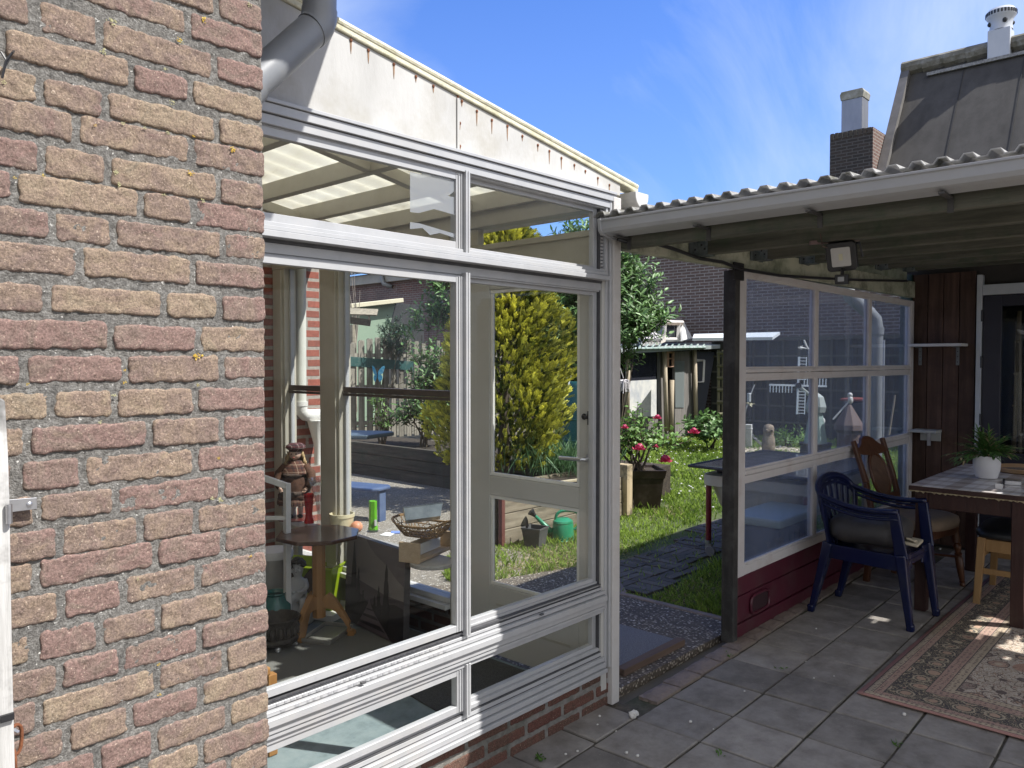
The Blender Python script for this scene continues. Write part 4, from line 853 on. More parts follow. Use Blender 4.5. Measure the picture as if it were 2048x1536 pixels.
cv = on(640,1050); mb = MB(); top = Vector((0,0,.30)); mb.lathe([(.022,0),(.024,.008),(.015,.03),(.018,.08),(.03,.16),(.05,.23),(.072,.285),(.07,.287),(.047,.23),(.027,.16),(.013,.08),(.001,.06)], cv, 28, sx=1, sy=1)
tag(mb.build('clear_vase', CLG, smooth='auto'), 'clear glass vase flaring out at the top between the red vase and the cream pot', 'vase')
for px, py, lb, colr, s, rz in ((775,1070,'folded white paper lying beside the green vase on the window table',(.72,.72,.70),(.09,.06,.004),.5),(791,1066,'blue and white leaflet beside the basket on the window table',(.16,.24,.55),(.06,.05,.006),.9)):
    tag(MB().obox(on(px, py)+Vector((0,0,.004)), s, (.03,.02,rz)).build('leaflet', pm('paper', [colr, tuple(c*.9 for c in colr)], 8, .7)), lb, 'leaflet')
# ---- doll in plaid dress on a dark red stand
dp0 = on(592,1037); doll = thing('doll', 'porcelain doll in brown plaid dress and beret at the far table end', 'doll', dp0)
def plaid(name, base, line1, line2, sc):
    m, nt, out = newmat(name); L = nt.links.new; p = _n(nt, 'ShaderNodeBsdfPrincipled'); p.inputs['Roughness'].default_value = .9
    v = coords(nt, (sc, sc, sc)); sp = nt.nodes.new('ShaderNodeSeparateXYZ'); L(v, sp.inputs[0]); col = base
    for i, (ln, w, ph) in enumerate(((line1, .22, 0), (line2, .1, .5))):
        for ax_ in (0, 2):
            fr_ = math_n(nt, 'FRACT', math_n(nt, 'ADD', sp.outputs[ax_], 50+ph)); col = mixc(nt, math_n(nt, 'MULTIPLY', math_n(nt, 'LESS_THAN', fr_, w), .6), col, ln)
    L(mixc(nt, .5, col, ramp(nt, noise_n(nt, coords(nt), 80, 3), [(.3, (.6,.6,.6)), (.7, (1.2,1.2,1.2))]), 'MULTIPLY'), p.inputs['Base Color']); L(p.outputs[0], out.inputs[0]); return m
PLD = plaid('brown_plaid', (.12,.05,.035), (.03,.018,.02), (.42,.30,.22), 22); PLDC = plaid('red_plaid', (.10,.03,.035), (.02,.015,.02), (.4,.33,.3), 28)
VELV = pm('brown_velvet', [(.03,.012,.008),(.075,.03,.014),(.028,.012,.008)], 14, .85, .3, 90)
FUR = pm('dark_fur_trim', [(.05,.035,.03),(.13,.09,.07)], 60, .95, .8, 140)
SKN = pm('doll_porcelain', [(.60,.40,.31),(.66,.46,.36)], 4, .4)
HAIR = pm('doll_hair', [(.25,.16,.07),(.45,.32,.16)], 30, .6, .5, 90)
tl = Vector((-math.sin(TH), math.cos(TH), 0)); fwd = Vector((-math.cos(TH), -math.sin(TH), 0))
def dl(a, b, z): return dp0+tl*a+fwd*b+Vector((0,0,z))
mb = MB()
nn = 36
for i, (r, z) in enumerate(((.085,.115),(.108,.125),(.108,.15),(.094,.165),(.098,.20),(.078,.25),(.055,.285),(.05,.30))):
    for k in range(nn):
        a = 2*math.pi*k/nn; q = r*(1+.07*math.sin(9*a+i)*(1 if i < 5 else .3)); mb.v.append(tuple(dl(q*math.cos(a), q*math.sin(a)*.8, z)))
mb.f += [(i*nn+k, i*nn+(k+1) % nn, (i+1)*nn+(k+1) % nn, (i+1)*nn+k) for i in range(7) for k in range(nn)]
mb.build('dress', VELV, doll, smooth=True)
mb = MB(); nn = 36
for i, (r, z) in enumerate(((.112,.085),(.114,.10),(.109,.128))):
    for k in range(nn): a = 2*math.pi*k/nn; q = r*(1+.05*math.sin(12*a)); mb.v.append(tuple(dl(q*math.cos(a), q*math.sin(a)*.8, z)))
mb.f += [(i*nn+k, i*nn+(k+1) % nn, (i+1)*nn+(k+1) % nn, (i+1)*nn+k) for i in range(2) for k in range(nn)]
mb.build('dress_hem', PLD, doll, smooth=True)
mb = MB(); mb.lathe([(.105,.0),(.11,.014),(.105,.026)], dl(0,0,.152), 30, sx=.95, sy=.85); mb.lathe([(.085,0),(.091,.012),(.082,.022)], dl(0,0,.268), 30, sx=.95, sy=.8); mb.build('fur_trim', FUR, doll, smooth=True)
mb = MB()
for i, (r, z) in enumerate(((.09,.285),(.087,.30),(.066,.335),(.038,.365),(.022,.37))):
    for k in range(nn): a = 2*math.pi*k/nn; mb.v.append(tuple(dl(r*math.cos(a), r*math.sin(a)*.72, z)))
mb.f += [(i*nn+k, i*nn+(k+1) % nn, (i+1)*nn+(k+1) % nn, (i+1)*nn+k) for i in range(4) for k in range(nn)]
mb.build('shawl', PLD, doll, smooth=True)
for s in (-1, 1):
    mb = MB(); pts_ = [dl(s*.062,0,.335), dl(s*.098,.008,.285), dl(s*.108,.03,.235), dl(s*.085,.055,.20)]; mb.tube(pts_, [.024,.032,.03,.02], 12); sl = mb.build('sleeve', VELV, doll, smooth=True)
    mb = MB(); h0 = pts_[-1]; d_ = (pts_[-1]-pts_[-2]).normalized(); mb.tube([h0-d_*.005, h0+d_*.012, h0+d_*.024], [.010,.012,.009], 8)
    for f_ in range(4): b_ = h0+d_*.022+tl*(f_-1.5)*.005; mb.tube([b_, b_+d_*.012, b_+d_*.02+fwd*(-.006)], [.0032,.003,.002], 5)
    mb.tube([h0+d_*.01+tl*(-s)*.009, h0+d_*.02+tl*(-s)*.016], [.0035,.0025], 5); mb.build('hand', SKN, sl, smooth=True)
    mb = MB(); mb.tube([dl(s*.03,0,.10), dl(s*.03,0,.02)], [.019,.014], 10); mb.build('leg', pm('white_stocking', [(.6,.56,.5),(.66,.62,.56)], 6, .7), doll, smooth=True)
    MB().ball(dl(s*.03,.014,.013), .02, 10, 8, (.8,1.2,.65)).build('shoe', BLACKP, doll, smooth=True)
mb = MB(); hc = dl(0,.006,.408); vs = []; fs = []
for i in range(13):
    th = math.pi*i/12
    for k in range(18):
        ph = 2*math.pi*k/18; x_, y_, z_ = math.sin(th)*math.cos(ph), math.sin(th)*math.sin(ph), math.cos(th)
        r_ = .04*(1-.16*max(0, -z_-.2)); nose = .010*math.exp(-((x_/.14)**2+((z_+.08)/.16)**2)) if y_ > 0 else 0; ck = .003*math.exp(-((abs(x_)-.45)/.25)**2-((z_+.25)/.25)**2) if y_ > 0 else 0
        vs.append(hc+tl*(x_*r_*.92)+fwd*(y_*r_*.95+nose+ck)+Vector((0,0,z_*r_*1.12)))
fs = [(i*18+k, (i+1)*18+k, (i+1)*18+(k+1) % 18, i*18+(k+1) % 18) for i in range(12) for k in range(18)]
mb.add(vs, fs); mb.tube([hc+Vector((0,0,-.035)), dl(0,0,.36)], .013, 10); hd_ = mb.build('head', SKN, doll, smooth=True)
mb = MB(); [mb.ball(hc+tl*s*.0145+fwd*.0345+Vector((0,0,.003)), .0052, 8, 6) for s in (-1, 1)]; mb.build('eyes', pm('eye_dark', [(.02,.012,.01),(.03,.02,.015)], 5, .2), hd_)
mb = MB(); mb.ball(hc+fwd*.036+Vector((0,0,-.019)), .005, 8, 6, (1.4,1.0,.6)); mb.build('mouth', pm('lips', [(.45,.10,.09),(.5,.13,.11)], 5, .4), hd_)
mb = MB()
for k in range(56):
    a = R.uniform(-.2, math.pi+.2); s_ = Vector((math.cos(a), -abs(math.sin(a)), 0)); r0 = R.uniform(.036,.046)
    p0 = hc+tl*(s_.x*r0)+fwd*(s_.y*r0)+Vector((0,0,R.uniform(.0,.02))); pts_ = []
    for j in range(9): t = j/8; pts_.append(p0+tl*(s_.x*.025*t+.006*math.sin(j*1.7+k))+fwd*(s_.y*.01*t+.006*math.cos(j*1.7+k))+Vector((0,0,-.085*t)))
    mb.tube(pts_, .0042, 5)
mb.build('hair', HAIR, hd_, smooth=True)
mb = MB(); mb.lathe([(.036,0),(.042,.008),(.062,.022),(.060,.038),(.038,.052),(.004,.056)], hc+Vector((0,0,.017))+tl*(-.003), 28); mb.build('beret', PLDC, doll, smooth=True)
tag(MB().lathe([(.12,0),(.125,.005),(.12,.009)], dp0, 28).build('round_stand', pm('dark_red_lacquer', [(.10,.02,.018),(.14,.03,.025)], 4, .3)) if False else MB().lathe([(.118,-.001),(.122,.003),(.118,.006)], dp0, 30).build('round_mat', pm('dark_red_lacquer', [(.10,.02,.018),(.14,.03,.025)], 4, .3)), 'dark red round mat under the doll on the window table', 'mat')
doll.location.z += .006
# ---- white chair frame and grey bin at the left
wc = thing('white_frame_stand', 'white square wooden frame stand standing upright behind the brick wall corner', 'frame stand', DP(560, 1150, 4.1))
q = [DP(x, y, 4.12) for x, y in ((500,946),(530,955),(574,972),(574,1145))]
mb = MB(); mb.beam(q[0], q[2], .03, .03); mb.beam(q[2]+Vector((0,0,.015)), Vector((q[3].x, q[3].y, FZ)), .03, .03, up=(1,0,0)); b2 = DP(574, 1036, 4.12); b1 = DP(500, 1036, 4.12); mb.beam(b1, b2, .02, .02); mb.build('frame', WHITEP, wc, bevel=.002)
bp = DP(548, 1150, 4.35); bn = thing('grey_bin', 'tall grey metal bin with a white lid leaning behind the octagonal table', 'bin', (bp.x, bp.y, FZ))
GM = pm('grey_satin_metal', [(.30,.29,.27),(.40,.39,.36)], 4, .38, metal=.5)
mb = MB(); mb.lathe([(.075,0),(.10,.36),(.001,.36)], (bp.x, bp.y, FZ), 24); mb.build('bin_body', GM, bn, smooth='auto'); mb = MB(); mb.lathe([(.104,.36),(.106,.385),(.10,.40),(.001,.405)], (bp.x, bp.y, FZ), 24); mb.build('lid', WHITEP, bn, smooth='auto')
# ---- teal vase, ornate pot, lime crate, cherub, trays
tv = DP(550, 1222, 4.12); tv.z = FZ
mb = MB(); mb.lathe([(.055,0),(.06,.01),(.085,.09),(.082,.165),(.055,.205),(.05,.215),(.062,.228),(.060,.232),(.045,.215),(.07,.17),(.001,.03)], tv, 28)
tag(mb.build('teal_vase', pm('teal_glaze', [(.012,.09,.085),(.02,.12,.11)], 5, .22), smooth='auto'), 'round teal glazed vase between the brick wall and the cherub', 'vase')
op = DP(556, 1270, 3.95); op.z = FZ; pot = thing('ornate_pot', 'dark ornate metal pot with embossed sides on small silver feet', 'pot', op)
DKM = pm('blackened_metal', [(.02,.018,.016),(.06,.052,.045)], 30, .45, .5, 80, metal=.5)
mb = MB(); mb.lathe([(.085,.025),(.098,.035),(.102,.045),(.092,.06),(.098,.13),(.108,.142),(.112,.155),(.106,.16),(.09,.13),(.001,.04)], op, 32); pb = mb.build('pot_body', DKM, pot, smooth='auto')
mb = MB()
for k in range(16):
    a = 2*math.pi*k/16; c = op+Vector((.097*math.cos(a), .097*math.sin(a), .095)); mb.ball(c, .013, 8, 6, (1,1,1.9)); a += math.pi/16; mb.tube([op+Vector((.097*math.cos(a), .097*math.sin(a), .066)), op+Vector((.1*math.cos(a), .1*math.sin(a), .126))], .004, 6)
mb.build('embossing', DKM, pb, smooth=True)
for k in range(4):
    a = math.pi/2*k-2.1; mb = MB(); mb.ball(op+Vector((.078*math.cos(a), .078*math.sin(a), .016)), .015, 8, 6, (1.2,1,1)); mb.ball(op+Vector((.088*math.cos(a), .088*math.sin(a), .008)), .01, 8, 6); mb.build('foot', STEEL, pot, smooth=True)
LIME = pm('lime_green_plastic', [(.20,.28,.006),(.25,.34,.008)], 3, .35)
lc = thing('lime_crate', 'bright lime green plastic tub behind the cherub and the table leg', 'tub', DP(600, 1200, 4.5))
ca = DP(540, 1212, 4.6); cb_ = DP(664, 1212, 4.5); ca.z = cb_.z = FZ; ux = (cb_-ca); Lc = ux.length; ux.normalize(); vx = Vector((-ux.y, ux.x, 0)); yw_ = math.atan2(ux.y, ux.x); mid = (ca+cb_)/2
mb = MB(); hh = .25
for b, s in ((.0, 1), (.22, -1)): mb.obox(mid+vx*b+Vector((0,0,hh/2+.006)), (Lc, .008, hh-.012))if False else mb.obox(mid+vx*b+Vector((0,0,hh/2+.004)), (Lc, .008, hh-.008), (0,0,yw_))
for a in (-.5, .5): mb.obox(mid+ux*a*(Lc-.008)+vx*.11+Vector((0,0,hh/2+.004)), (.008,.212,hh-.008), (0,0,yw_))
mb.obox(mid+vx*.11+Vector((0,0,.004)), (Lc,.22,.008), (0,0,yw_)); cb2 = mb.build('tub_body', LIME, lc, bevel=.003)
mb = MB(); rim = [mid+ux*a*(Lc/2+.004)+vx*(.11+b*.116)+Vector((0,0,hh)) for a, b in ((-1,-1),(1,-1),(1,1),(-1,1))]; mb.tube(rim+rim[:1], .008, 6, cap=False); mb.build('tub_rim', LIME, lc)
# cherub: one continuous skinned body sitting on a rock
cbp = DP(598, 1232, 4.28); cbp.z = FZ; chb = thing('cherub_statue', 'white cherub statue with black curls and dark wings sitting on a pale rock', 'statue', cbp)
STN = pm('greyed_white_stone', [(.50,.50,.49),(.60,.60,.58)], 8, .7, .15, 60)
def cl_(a, b, z): return cbp+tl*a+fwd*b+Vector((0,0,z))
mb = MB(); mb.ball(cl_(.0,-.02,.07), .085, 14, 10, (1.15,1.0,.95), .07); mb.build('rock', STN, chb, smooth=True)
def skin(name, nodes, edges, mt, parent, root=0, sub=2):
    org = ORG.get(parent.name, Vector((0,0,0))); me = bpy.data.meshes.new(name); me.from_pydata([tuple(Vector(p)-org) for p, r in nodes], edges, []); o = bpy.data.objects.new(name, me); C.objects.link(o); o.parent = parent; ORG[o.name] = org; me.materials.append(mt)
    s = o.modifiers.new('skin', 'SKIN'); s.use_smooth_shade = True
    for i, (p, r) in enumerate(nodes): me.skin_vertices[0].data[i].radius = (r, r); me.skin_vertices[0].data[i].use_root = (i == root)
    o.modifiers.new('sub', 'SUBSURF').levels = sub; o.modifiers['sub'].render_levels = sub; return o
N_ = [(cl_(0,0,.165),.044),(cl_(0,.004,.205),.043),(cl_(0,.01,.245),.040),(cl_(0,.014,.272),.016),(cl_(0,.018,.295),.030),(cl_(0,.022,.325),.036),(cl_(0,.022,.35),.026),
      (cl_(.038,.008,.25),.017),(cl_(.052,.03,.215),.014),(cl_(.022,.06,.195),.011),(cl_(.005,.07,.205),.008),
      (cl_(-.038,.008,.25),.017),(cl_(-.052,.03,.215),.014),(cl_(-.022,.06,.20),.011),(cl_(-.005,.068,.21),.008),
      (cl_(.026,.035,.16),.026),(cl_(.03,.085,.155),.021),(cl_(.024,.09,.10),.016),(cl_(.02,.085,.05),.011),(cl_(.022,.11,.035),.010),
      (cl_(-.028,.035,.155),.026),(cl_(-.05,.08,.14),.021),(cl_(-.03,.10,.09),.016),(cl_(-.01,.10,.06),.011),(cl_(.0,.12,.055),.009)]
E_ = [(0,1),(1,2),(2,3),(3,4),(4,5),(5,6),(2,7),(7,8),(8,9),(9,10),(2,11),(11,12),(12,13),(13,14),(0,15),(15,16),(16,17),(17,18),(18,19),(0,20),(20,21),(21,22),(22,23),(23,24)]
body = skin('body', N_, E_, STN, chb)
mb = MB(); h_ = cl_(0,.02,.325); mb.ball(h_+fwd*.036+Vector((0,0,-.006)), .007, 8, 6); [mb.ball(h_+fwd*.031+tl*s*.022+Vector((0,0,-.012)), .010, 8, 6) for s in (-1, 1)]; mb.build('face', STN, body, smooth=True)
mb = MB(); [mb.ball(h_+fwd*.032+tl*s*.012+Vector((0,0,.004)), .004, 6, 5) for s in (-1, 1)]; mb.build('eyes', pm('grey_eye', [(.2,.2,.2),(.25,.25,.25)], 5, .5), body)
mb = MB(); mb.ball(h_+fwd*.033+Vector((0,0,-.020)), .005, 6, 5, (1.3,1.3,.6)); mb.build('mouth', pm('grey_mouth', [(.32,.30,.29),(.36,.34,.33)], 5, .5), body)
mb = MB()
for k in range(60):
    a = R.uniform(0, 6.28); e = R.uniform(-.1, 1.5); d_ = tl*math.cos(a)*math.cos(e)+fwd*math.sin(a)*math.cos(e)+Vector((0,0,math.sin(e)))
    if d_.dot(fwd) > .75 and d_.z < .55: continue
    mb.ball(h_+Vector((0,0,.008))+d_*.037, R.uniform(.009,.014), 7, 5, (1,1,1), .15)
mb.build('hair', pm('black_curl', [(.010,.010,.011),(.02,.02,.02)], 20, .4), chb, smooth=True)
for s in (-1, 1):
    mb = MB(); ol = [(.012,.25),(.05,.30),(.075,.305),(.088,.27),(.085,.22),(.07,.18),(.05,.15),(.03,.17),(.015,.21)]
    vs = [cl_(s*a, -.045-.012*abs(a)*10*.3, z) for a, z in ol]+[cl_(s*a, -.057-.012*abs(a)*10*.3, z) for a, z in ol]; n = len(ol)
    mb.add(vs, [tuple(range(n)), tuple(range(2*n-1, n-1, -1))]+[(k, n+k, n+(k+1) % n, (k+1) % n) for k in range(n)]); mb.build('wing', pm('dark_brown_wing', [(.03,.018,.012),(.06,.035,.022)], 20, .6, .4, 60), chb, bevel=.004)
# low white trays on the floor
for i, (px, py, rz, z, lb) in enumerate(((668,1218,.35,.0,'shallow white tray standing tilted on the floor between the pedestal and the painting'),(655,1262,.5,0,'thin white metal tray lying flat on the blue floor under the pedestal table'))):
    c = G(px, py, FZ+.03); tr_ = thing('white_tray', lb, 'tray', (c.x, c.y, FZ)); mb = MB(); mb.obox((c.x, c.y, FZ+.006), (.26,.16,.006), (0,0,rz))
    for a, b, sa, sb in ((.13,0,.008,.16),(-.13,0,.008,.16),(0,.08,.26,.008),(0,-.08,.26,.008)):
        v_ = Vector((a, b, 0)); v_.rotate(Euler((0,0,rz))); mb.obox((c.x+v_.x, c.y+v_.y, FZ+.022), (sa, sb, .035 if i == 0 else .018), (0,0,rz))
    mb.build('tray_body', WHITEP if i == 0 else GM, tr_, bevel=.002)
# ---- canvas painting leaning against the window table: dusky road between cypresses
A_ = G(690, 1231, FZ)*.98; B_ = G(806, 1288, FZ)*.98; A_.z = B_.z = FZ+.012; ux = B_-A_; W_ = ux.length; ux.normalize()
lean = Vector((.022, .008, 0)); H_ = .478; upv = (lean+Vector((0,0,H_))).normalized(); nrm = ux.cross(upv).normalized()
if nrm.dot(Vector((-1,-1,0))) < 0: nrm = -nrm
cv_ = thing('canvas_painting', 'dark canvas painting of a dusky road between cypresses leaning against the window table', 'painting', A_)
def cq(u_, v_, d=0): return A_+ux*(u_*W_)+upv*(v_*H_)+nrm*d
def cm(name, c, r=.6): return pm(name, [tuple(x*.92 for x in c), c], 12, r)
mb = MB(); th = .036; vs = [cq(0,0,-th), cq(1,0,-th), cq(1,1,-th), cq(0,1,-th), cq(0,0), cq(1,0), cq(1,1), cq(0,1)]
mb.add(vs, [(0,3,2,1),(4,5,6,7),(0,1,5,4),(1,2,6,5),(2,3,7,6),(3,0,4,7)]); cbod = mb.build('canvas', pm('dark_canvas_edge', [(.03,.027,.027),(.06,.054,.054),(.04,.036,.036)], 5, .55, .1, 300), cv_, bevel=.002)
def layer(name, polys, d, c, par):
    mb = MB()
    for pl_ in polys:
        n = len(pl_); vs = [cq(u_, v_, d) for u_, v_ in pl_]+[cq(u_, v_, d-.0006) for u_, v_ in pl_]
        mb.add(vs, [tuple(range(n)), tuple(range(2*n-1, n-1, -1))]+[(k, n+k, n+(k+1) % n, (k+1) % n) for k in range(n)])
    return mb.build(name, cm(name+'_paint', c), par)
layer('painted_sky', [[(.004,.004),(.996,.004),(.996,.996),(.004,.996)]], .0002, (.19,.17,.162), cbod)
layer('painted_clouds', [[(.36,.999),(.999,.999),(.999,.62),(.9,.66),(.72,.78),(.52,.86),(.42,.93)]], .0005, (.12,.105,.11), cbod)
layer('painted_haze', [[(.001,.50),(.2,.52),(.45,.49),(.7,.46),(.999,.47),(.999,.3),(.001,.3)]], .0010, (.07,.058,.063), cbod)
layer('painted_ground', [[(.001,.40),(.12,.43),(.3,.36),(.42,.30),(.55,.30),(.7,.36),(.85,.40),(.999,.39),(.999,.001),(.001,.001)]], .0016, (.016,.012,.014), cbod)
layer('painted_road', [[(.425,.31),(.455,.31),(.52,.22),(.68,.10),(.80,.001),(.22,.001),(.30,.11),(.37,.21)]], .0022, (.115,.09,.10), cbod)
layer('painted_road_shade', [[(.34,.17),(.55,.185),(.60,.15),(.33,.14)], [(.28,.08),(.62,.10),(.72,.055),(.26,.05)], [(.40,.24),(.50,.25),(.51,.23),(.39,.225)]], .0027, (.03,.022,.026), cbod)
def cyp(u0, v0, v1, w):
    L_, Rr = [], []
    for k in range(13):
        t = k/12; ww = w*.62*min(1, (1-t)*1.5)**.75*min(1, .7+t*2)+.001; j = R.uniform(-.008,.008)
        L_.append((u0-ww+j, v0+(v1-v0)*t)); Rr.append((u0+ww+R.uniform(-.008,.008), v0+(v1-v0)*t-.004*(k % 2)))
    return L_+Rr[::-1]
layer('painted_cypresses', [cyp(.155,.14,.93,.085),cyp(.24,.2,.66,.05),cyp(.60,.2,.54,.055),cyp(.72,.12,.81,.085),cyp(.33,.25,.42,.03),cyp(.53,.27,.41,.025)], .0032, (.010,.009,.010), cbod)
layer('painted_figure', [[(.432,.30),(.447,.30),(.447,.345),(.436,.35)]], .0040, (.17,.14,.15), cbod)
# ---- small stool at the bottom left, mostly hidden by the wall
st_ = thing('wooden_stool', 'orange pine stool leg showing just beside the foot of the near brick wall', 'stool', (1.24, 2.34, FZ))
lp_ = G(544, 1508, FZ)
for dx, dy in ((0,0),(-.24,0),(-.24,.24),(0,.24)): MB().box(lp_.x+dx-.02, lp_.y+dy-.016, FZ, lp_.x+dx+.015, lp_.y+dy+.018, FZ+.30).build('leg', ORW, st_, bevel=.003)
MB().box(lp_.x-.30, lp_.y-.016, FZ+.30, lp_.x-.01, lp_.y+.26, FZ+.33).build('seat', ORW, st_, bevel=.006)
# ================================================================== patio furniture
# ---- rug
def rugmat():
    m, nt, out = newmat('persian_rug'); L = nt.links.new; p = _n(nt, 'ShaderNodeBsdfPrincipled'); p.inputs['Roughness'].default_value = .95; p.inputs['Specular IOR Level'].default_value = .1
    tc = nt.nodes.new('ShaderNodeTexCoord'); sp = nt.nodes.new('ShaderNodeSeparateXYZ'); L(tc.outputs['Object'], sp.inputs[0]); X, Y = sp.outputs[0], sp.outputs[1]
    M = lambda op, a, b=None, c=False: math_n(nt, op, a, b, c)
    W2, H2 = RW/2, RH/2
    # distance to the rim
    dx = M('SUBTRACT', W2, M('ABSOLUTE', X)); dy = M('SUBTRACT', H2, M('ABSOLUTE', Y)); d = M('MINIMUM', dx, dy)
    vx = nt.nodes.new('ShaderNodeCombineXYZ'); L(M('MULTIPLY', M('ABSOLUTE', X), 1.0), vx.inputs[0]); L(M('MULTIPLY', Y, 1.0), vx.inputs[1]); v = vx.outputs[0]
    def warp(sc, amt):
        n = nt.nodes.new('ShaderNodeTexNoise'); n.inputs['Scale'].default_value = sc; n.inputs['Detail'].default_value = 1; L(v, n.inputs['Vector'])
        w = nt.nodes.new('ShaderNodeVectorMath'); w.operation = 'MULTIPLY_ADD'; L(n.outputs['Color'], w.inputs[0]); w.inputs[1].default_value = (amt, amt, 0); L(v, w.inputs[2]); return w.outputs[0]
    def vor(vec, sc, feat='F1', rnd=.6):
        o = nt.nodes.new('ShaderNodeTexVoronoi'); o.inputs['Scale'].default_value = sc; o.feature = feat; o.inputs['Randomness'].default_value = rnd; L(vec, o.inputs['Vector']); return o
    def lines(vec, sc, n=.5, dist=6):
        o = nt.nodes.new('ShaderNodeTexNoise'); o.inputs['Scale'].default_value = sc; o.inputs['Detail'].default_value = 0; o.inputs['Distortion'].default_value = dist*.3; L(vec, o.inputs['Vector']); return M('ABSOLUTE', M('SUBTRACT', o.outputs['Fac'], n))
    # curling tendrils and rosettes
    w1 = warp(9, .03); ten = M('LESS_THAN', lines(w1, 26), .028); ten2 = M('LESS_THAN', lines(w1, 44, .47), .03)
    f1 = vor(w1, 9, 'F1', .35); ros = M('LESS_THAN', f1.outputs['Distance'], .27); ring = M('MULTIPLY', M('LESS_THAN', f1.outputs['Distance'], .40), M('GREATER_THAN', f1.outputs['Distance'], .34)); core = M('LESS_THAN', f1.outputs['Distance'], .10)
    f2 = vor(w1, 30, 'F1', .9); bud = M('LESS_THAN', f2.outputs['Distance'], .20)
    sepc = nt.nodes.new('ShaderNodeSeparateColor'); L(f2.outputs['Color'], sepc.inputs[0])
    budc = ramp(nt, sepc.outputs[0], [(0, (.34,.17,.13)), (.35, (.20,.10,.08)), (.6, (.42,.30,.18)), (.8, (.07,.065,.08)), (1, (.40,.22,.17))])
    # field
    field = mixc(nt, ten, (.48,.43,.36), (.22,.13,.10)); field = mixc(nt, ten2, field, (.26,.19,.12)); f4 = vor(w1, 8, 'F1', .75); s4 = nt.nodes.new('ShaderNodeSeparateColor'); L(f4.outputs['Color'], s4.inputs[0]); flc = ramp(nt, s4.outputs[0], [(0, (.30,.13,.10)), (.3, (.44,.30,.20)), (.55, (.18,.09,.08)), (.75, (.40,.24,.17)), (1, (.10,.09,.10))])
    field = mixc(nt, M('MULTIPLY', M('LESS_THAN', f4.outputs['Distance'], .36), .7), field, flc); field = mixc(nt, M('MULTIPLY', M('LESS_THAN', f4.outputs['Distance'], .40), M('GREATER_THAN', f4.outputs['Distance'], .35)), field, (.08,.06,.06)); field = mixc(nt, M('LESS_THAN', f4.outputs['Distance'], .15), field, (.46,.38,.28)); field = mixc(nt, M('LESS_THAN', lines(w1, 14, .5), .030), field, (.10,.075,.07)); field = mixc(nt, bud, field, budc)
    big = vor(w1, 3.2, 'F1', .8); bigc = M('LESS_THAN', big.outputs['Distance'], .30); field = mixc(nt, M('MULTIPLY', bigc, M('SUBTRACT', 1, M('MAXIMUM', ten, bud))), field, (.36,.22,.16)); field = mixc(nt, M('MULTIPLY', M('LESS_THAN', big.outputs['Distance'], .12), M('SUBTRACT', 1, ten)), field, (.17,.08,.07))
    # main dark border with rosettes
    bor = mixc(nt, ten, (.022,.024,.032), (.36,.30,.20)); bor = mixc(nt, M('MULTIPLY', ten2, M('SUBTRACT', 1, ros)), bor, (.30,.25,.17)); bor = mixc(nt, M('MULTIPLY', bud, M('GREATER_THAN', sepc.outputs[0], .45)), bor, (.33,.20,.15)); bor = mixc(nt, ros, bor, (.40,.27,.19)); bor = mixc(nt, ring, bor, (.36,.31,.22)); bor = mixc(nt, core, bor, (.24,.13,.10))
    # guard stripes
    gz = vor(v, 46, 'F1', .3); gsm = M('LESS_THAN', gz.outputs['Distance'], .32); g1 = mixc(nt, gsm, (.34,.215,.18), (.12,.08,.075)); g1 = mixc(nt, M('LESS_THAN', lines(w1, 60, .52), .035), g1, (.42,.33,.24))
    g2 = mixc(nt, gsm, (.40,.33,.24), (.16,.12,.10))
    col = field
    def upto(lim, c): 
        nonlocal col
        col = mixc(nt, M('LESS_THAN', d, lim), col, c)
    upto(.325, (.05,.045,.05)); upto(.32, g2); upto(.278, (.05,.045,.05)); upto(.274, g1); upto(.222, (.05,.045,.05)); upto(.218, bor); upto(.088, (.03,.03,.035)); upto(.084, g1); upto(.052, (.06,.05,.05)); upto(.049, g2); upto(.022, (.05,.04,.04)); upto(.018, (.36,.185,.165))
    col = mixc(nt, .6, col, ramp(nt, noise_n(nt, coords(nt, (1,1,1)), 330, 2, .6), [(.3, (.62,.62,.62)), (.7, (1.25,1.25,1.25))]), 'MULTIPLY')
    col = mixc(nt, .5, col, ramp(nt, noise_n(nt, coords(nt), 3, 4, .6), [(.3, (.72,.70,.68)), (.7, (1.15,1.13,1.1))]), 'MULTIPLY')
    col = mixc(nt, .16, mixc(nt, 1.0, col, (1.18,1.18,1.18), 'MULTIPLY'), (.40,.35,.30)); L(col, p.inputs['Base Color']); b = nt.nodes.new('ShaderNodeBump'); b.inputs['Strength'].default_value = .5; b.inputs['Distance'].default_value = .004; L(noise_n(nt, coords(nt), 400, 2), b.inputs['Height']); L(b.outputs[0], p.inputs['Normal']); L(p.outputs[0], out.inputs[0]); return m
RW, RH = 2.74, 1.7
rc = Vector((3.617+RW/2, 1.219-RH/2, .006)); mb = MB(); vs = []; nxr, nyr = 60, 40
for j in range(nyr+1):
    for i in range(nxr+1):
        x = -RW/2+RW*i/nxr; y = -RH/2+RH*j/nyr; e = min(RW/2-abs(x), RH/2-abs(y))
        vs.append((x+.004*nz(y, 2, x, 3), y+.004*nz(x, 7, y, 3), .006+.003*nz(x, y, 1, 4)+.004*math.exp(-e/.03)*max(0, nz(x, y, 5, 3))))
mb.add(vs, [(j*(nxr+1)+i, j*(nxr+1)+i+1, (j+1)*(nxr+1)+i+1, (j+1)*(nxr+1)+i) for j in range(nyr) for i in range(nxr)])
rug = mb.build('rug', rugmat(), world=False, smooth=True); rug.location = rc; tag(rug, 'large oriental rug with dark floral border and pink rim lying on the patio', 'rug')
s_ = rug.modifiers.new('thick', 'SOLIDIFY'); s_.thickness = .006
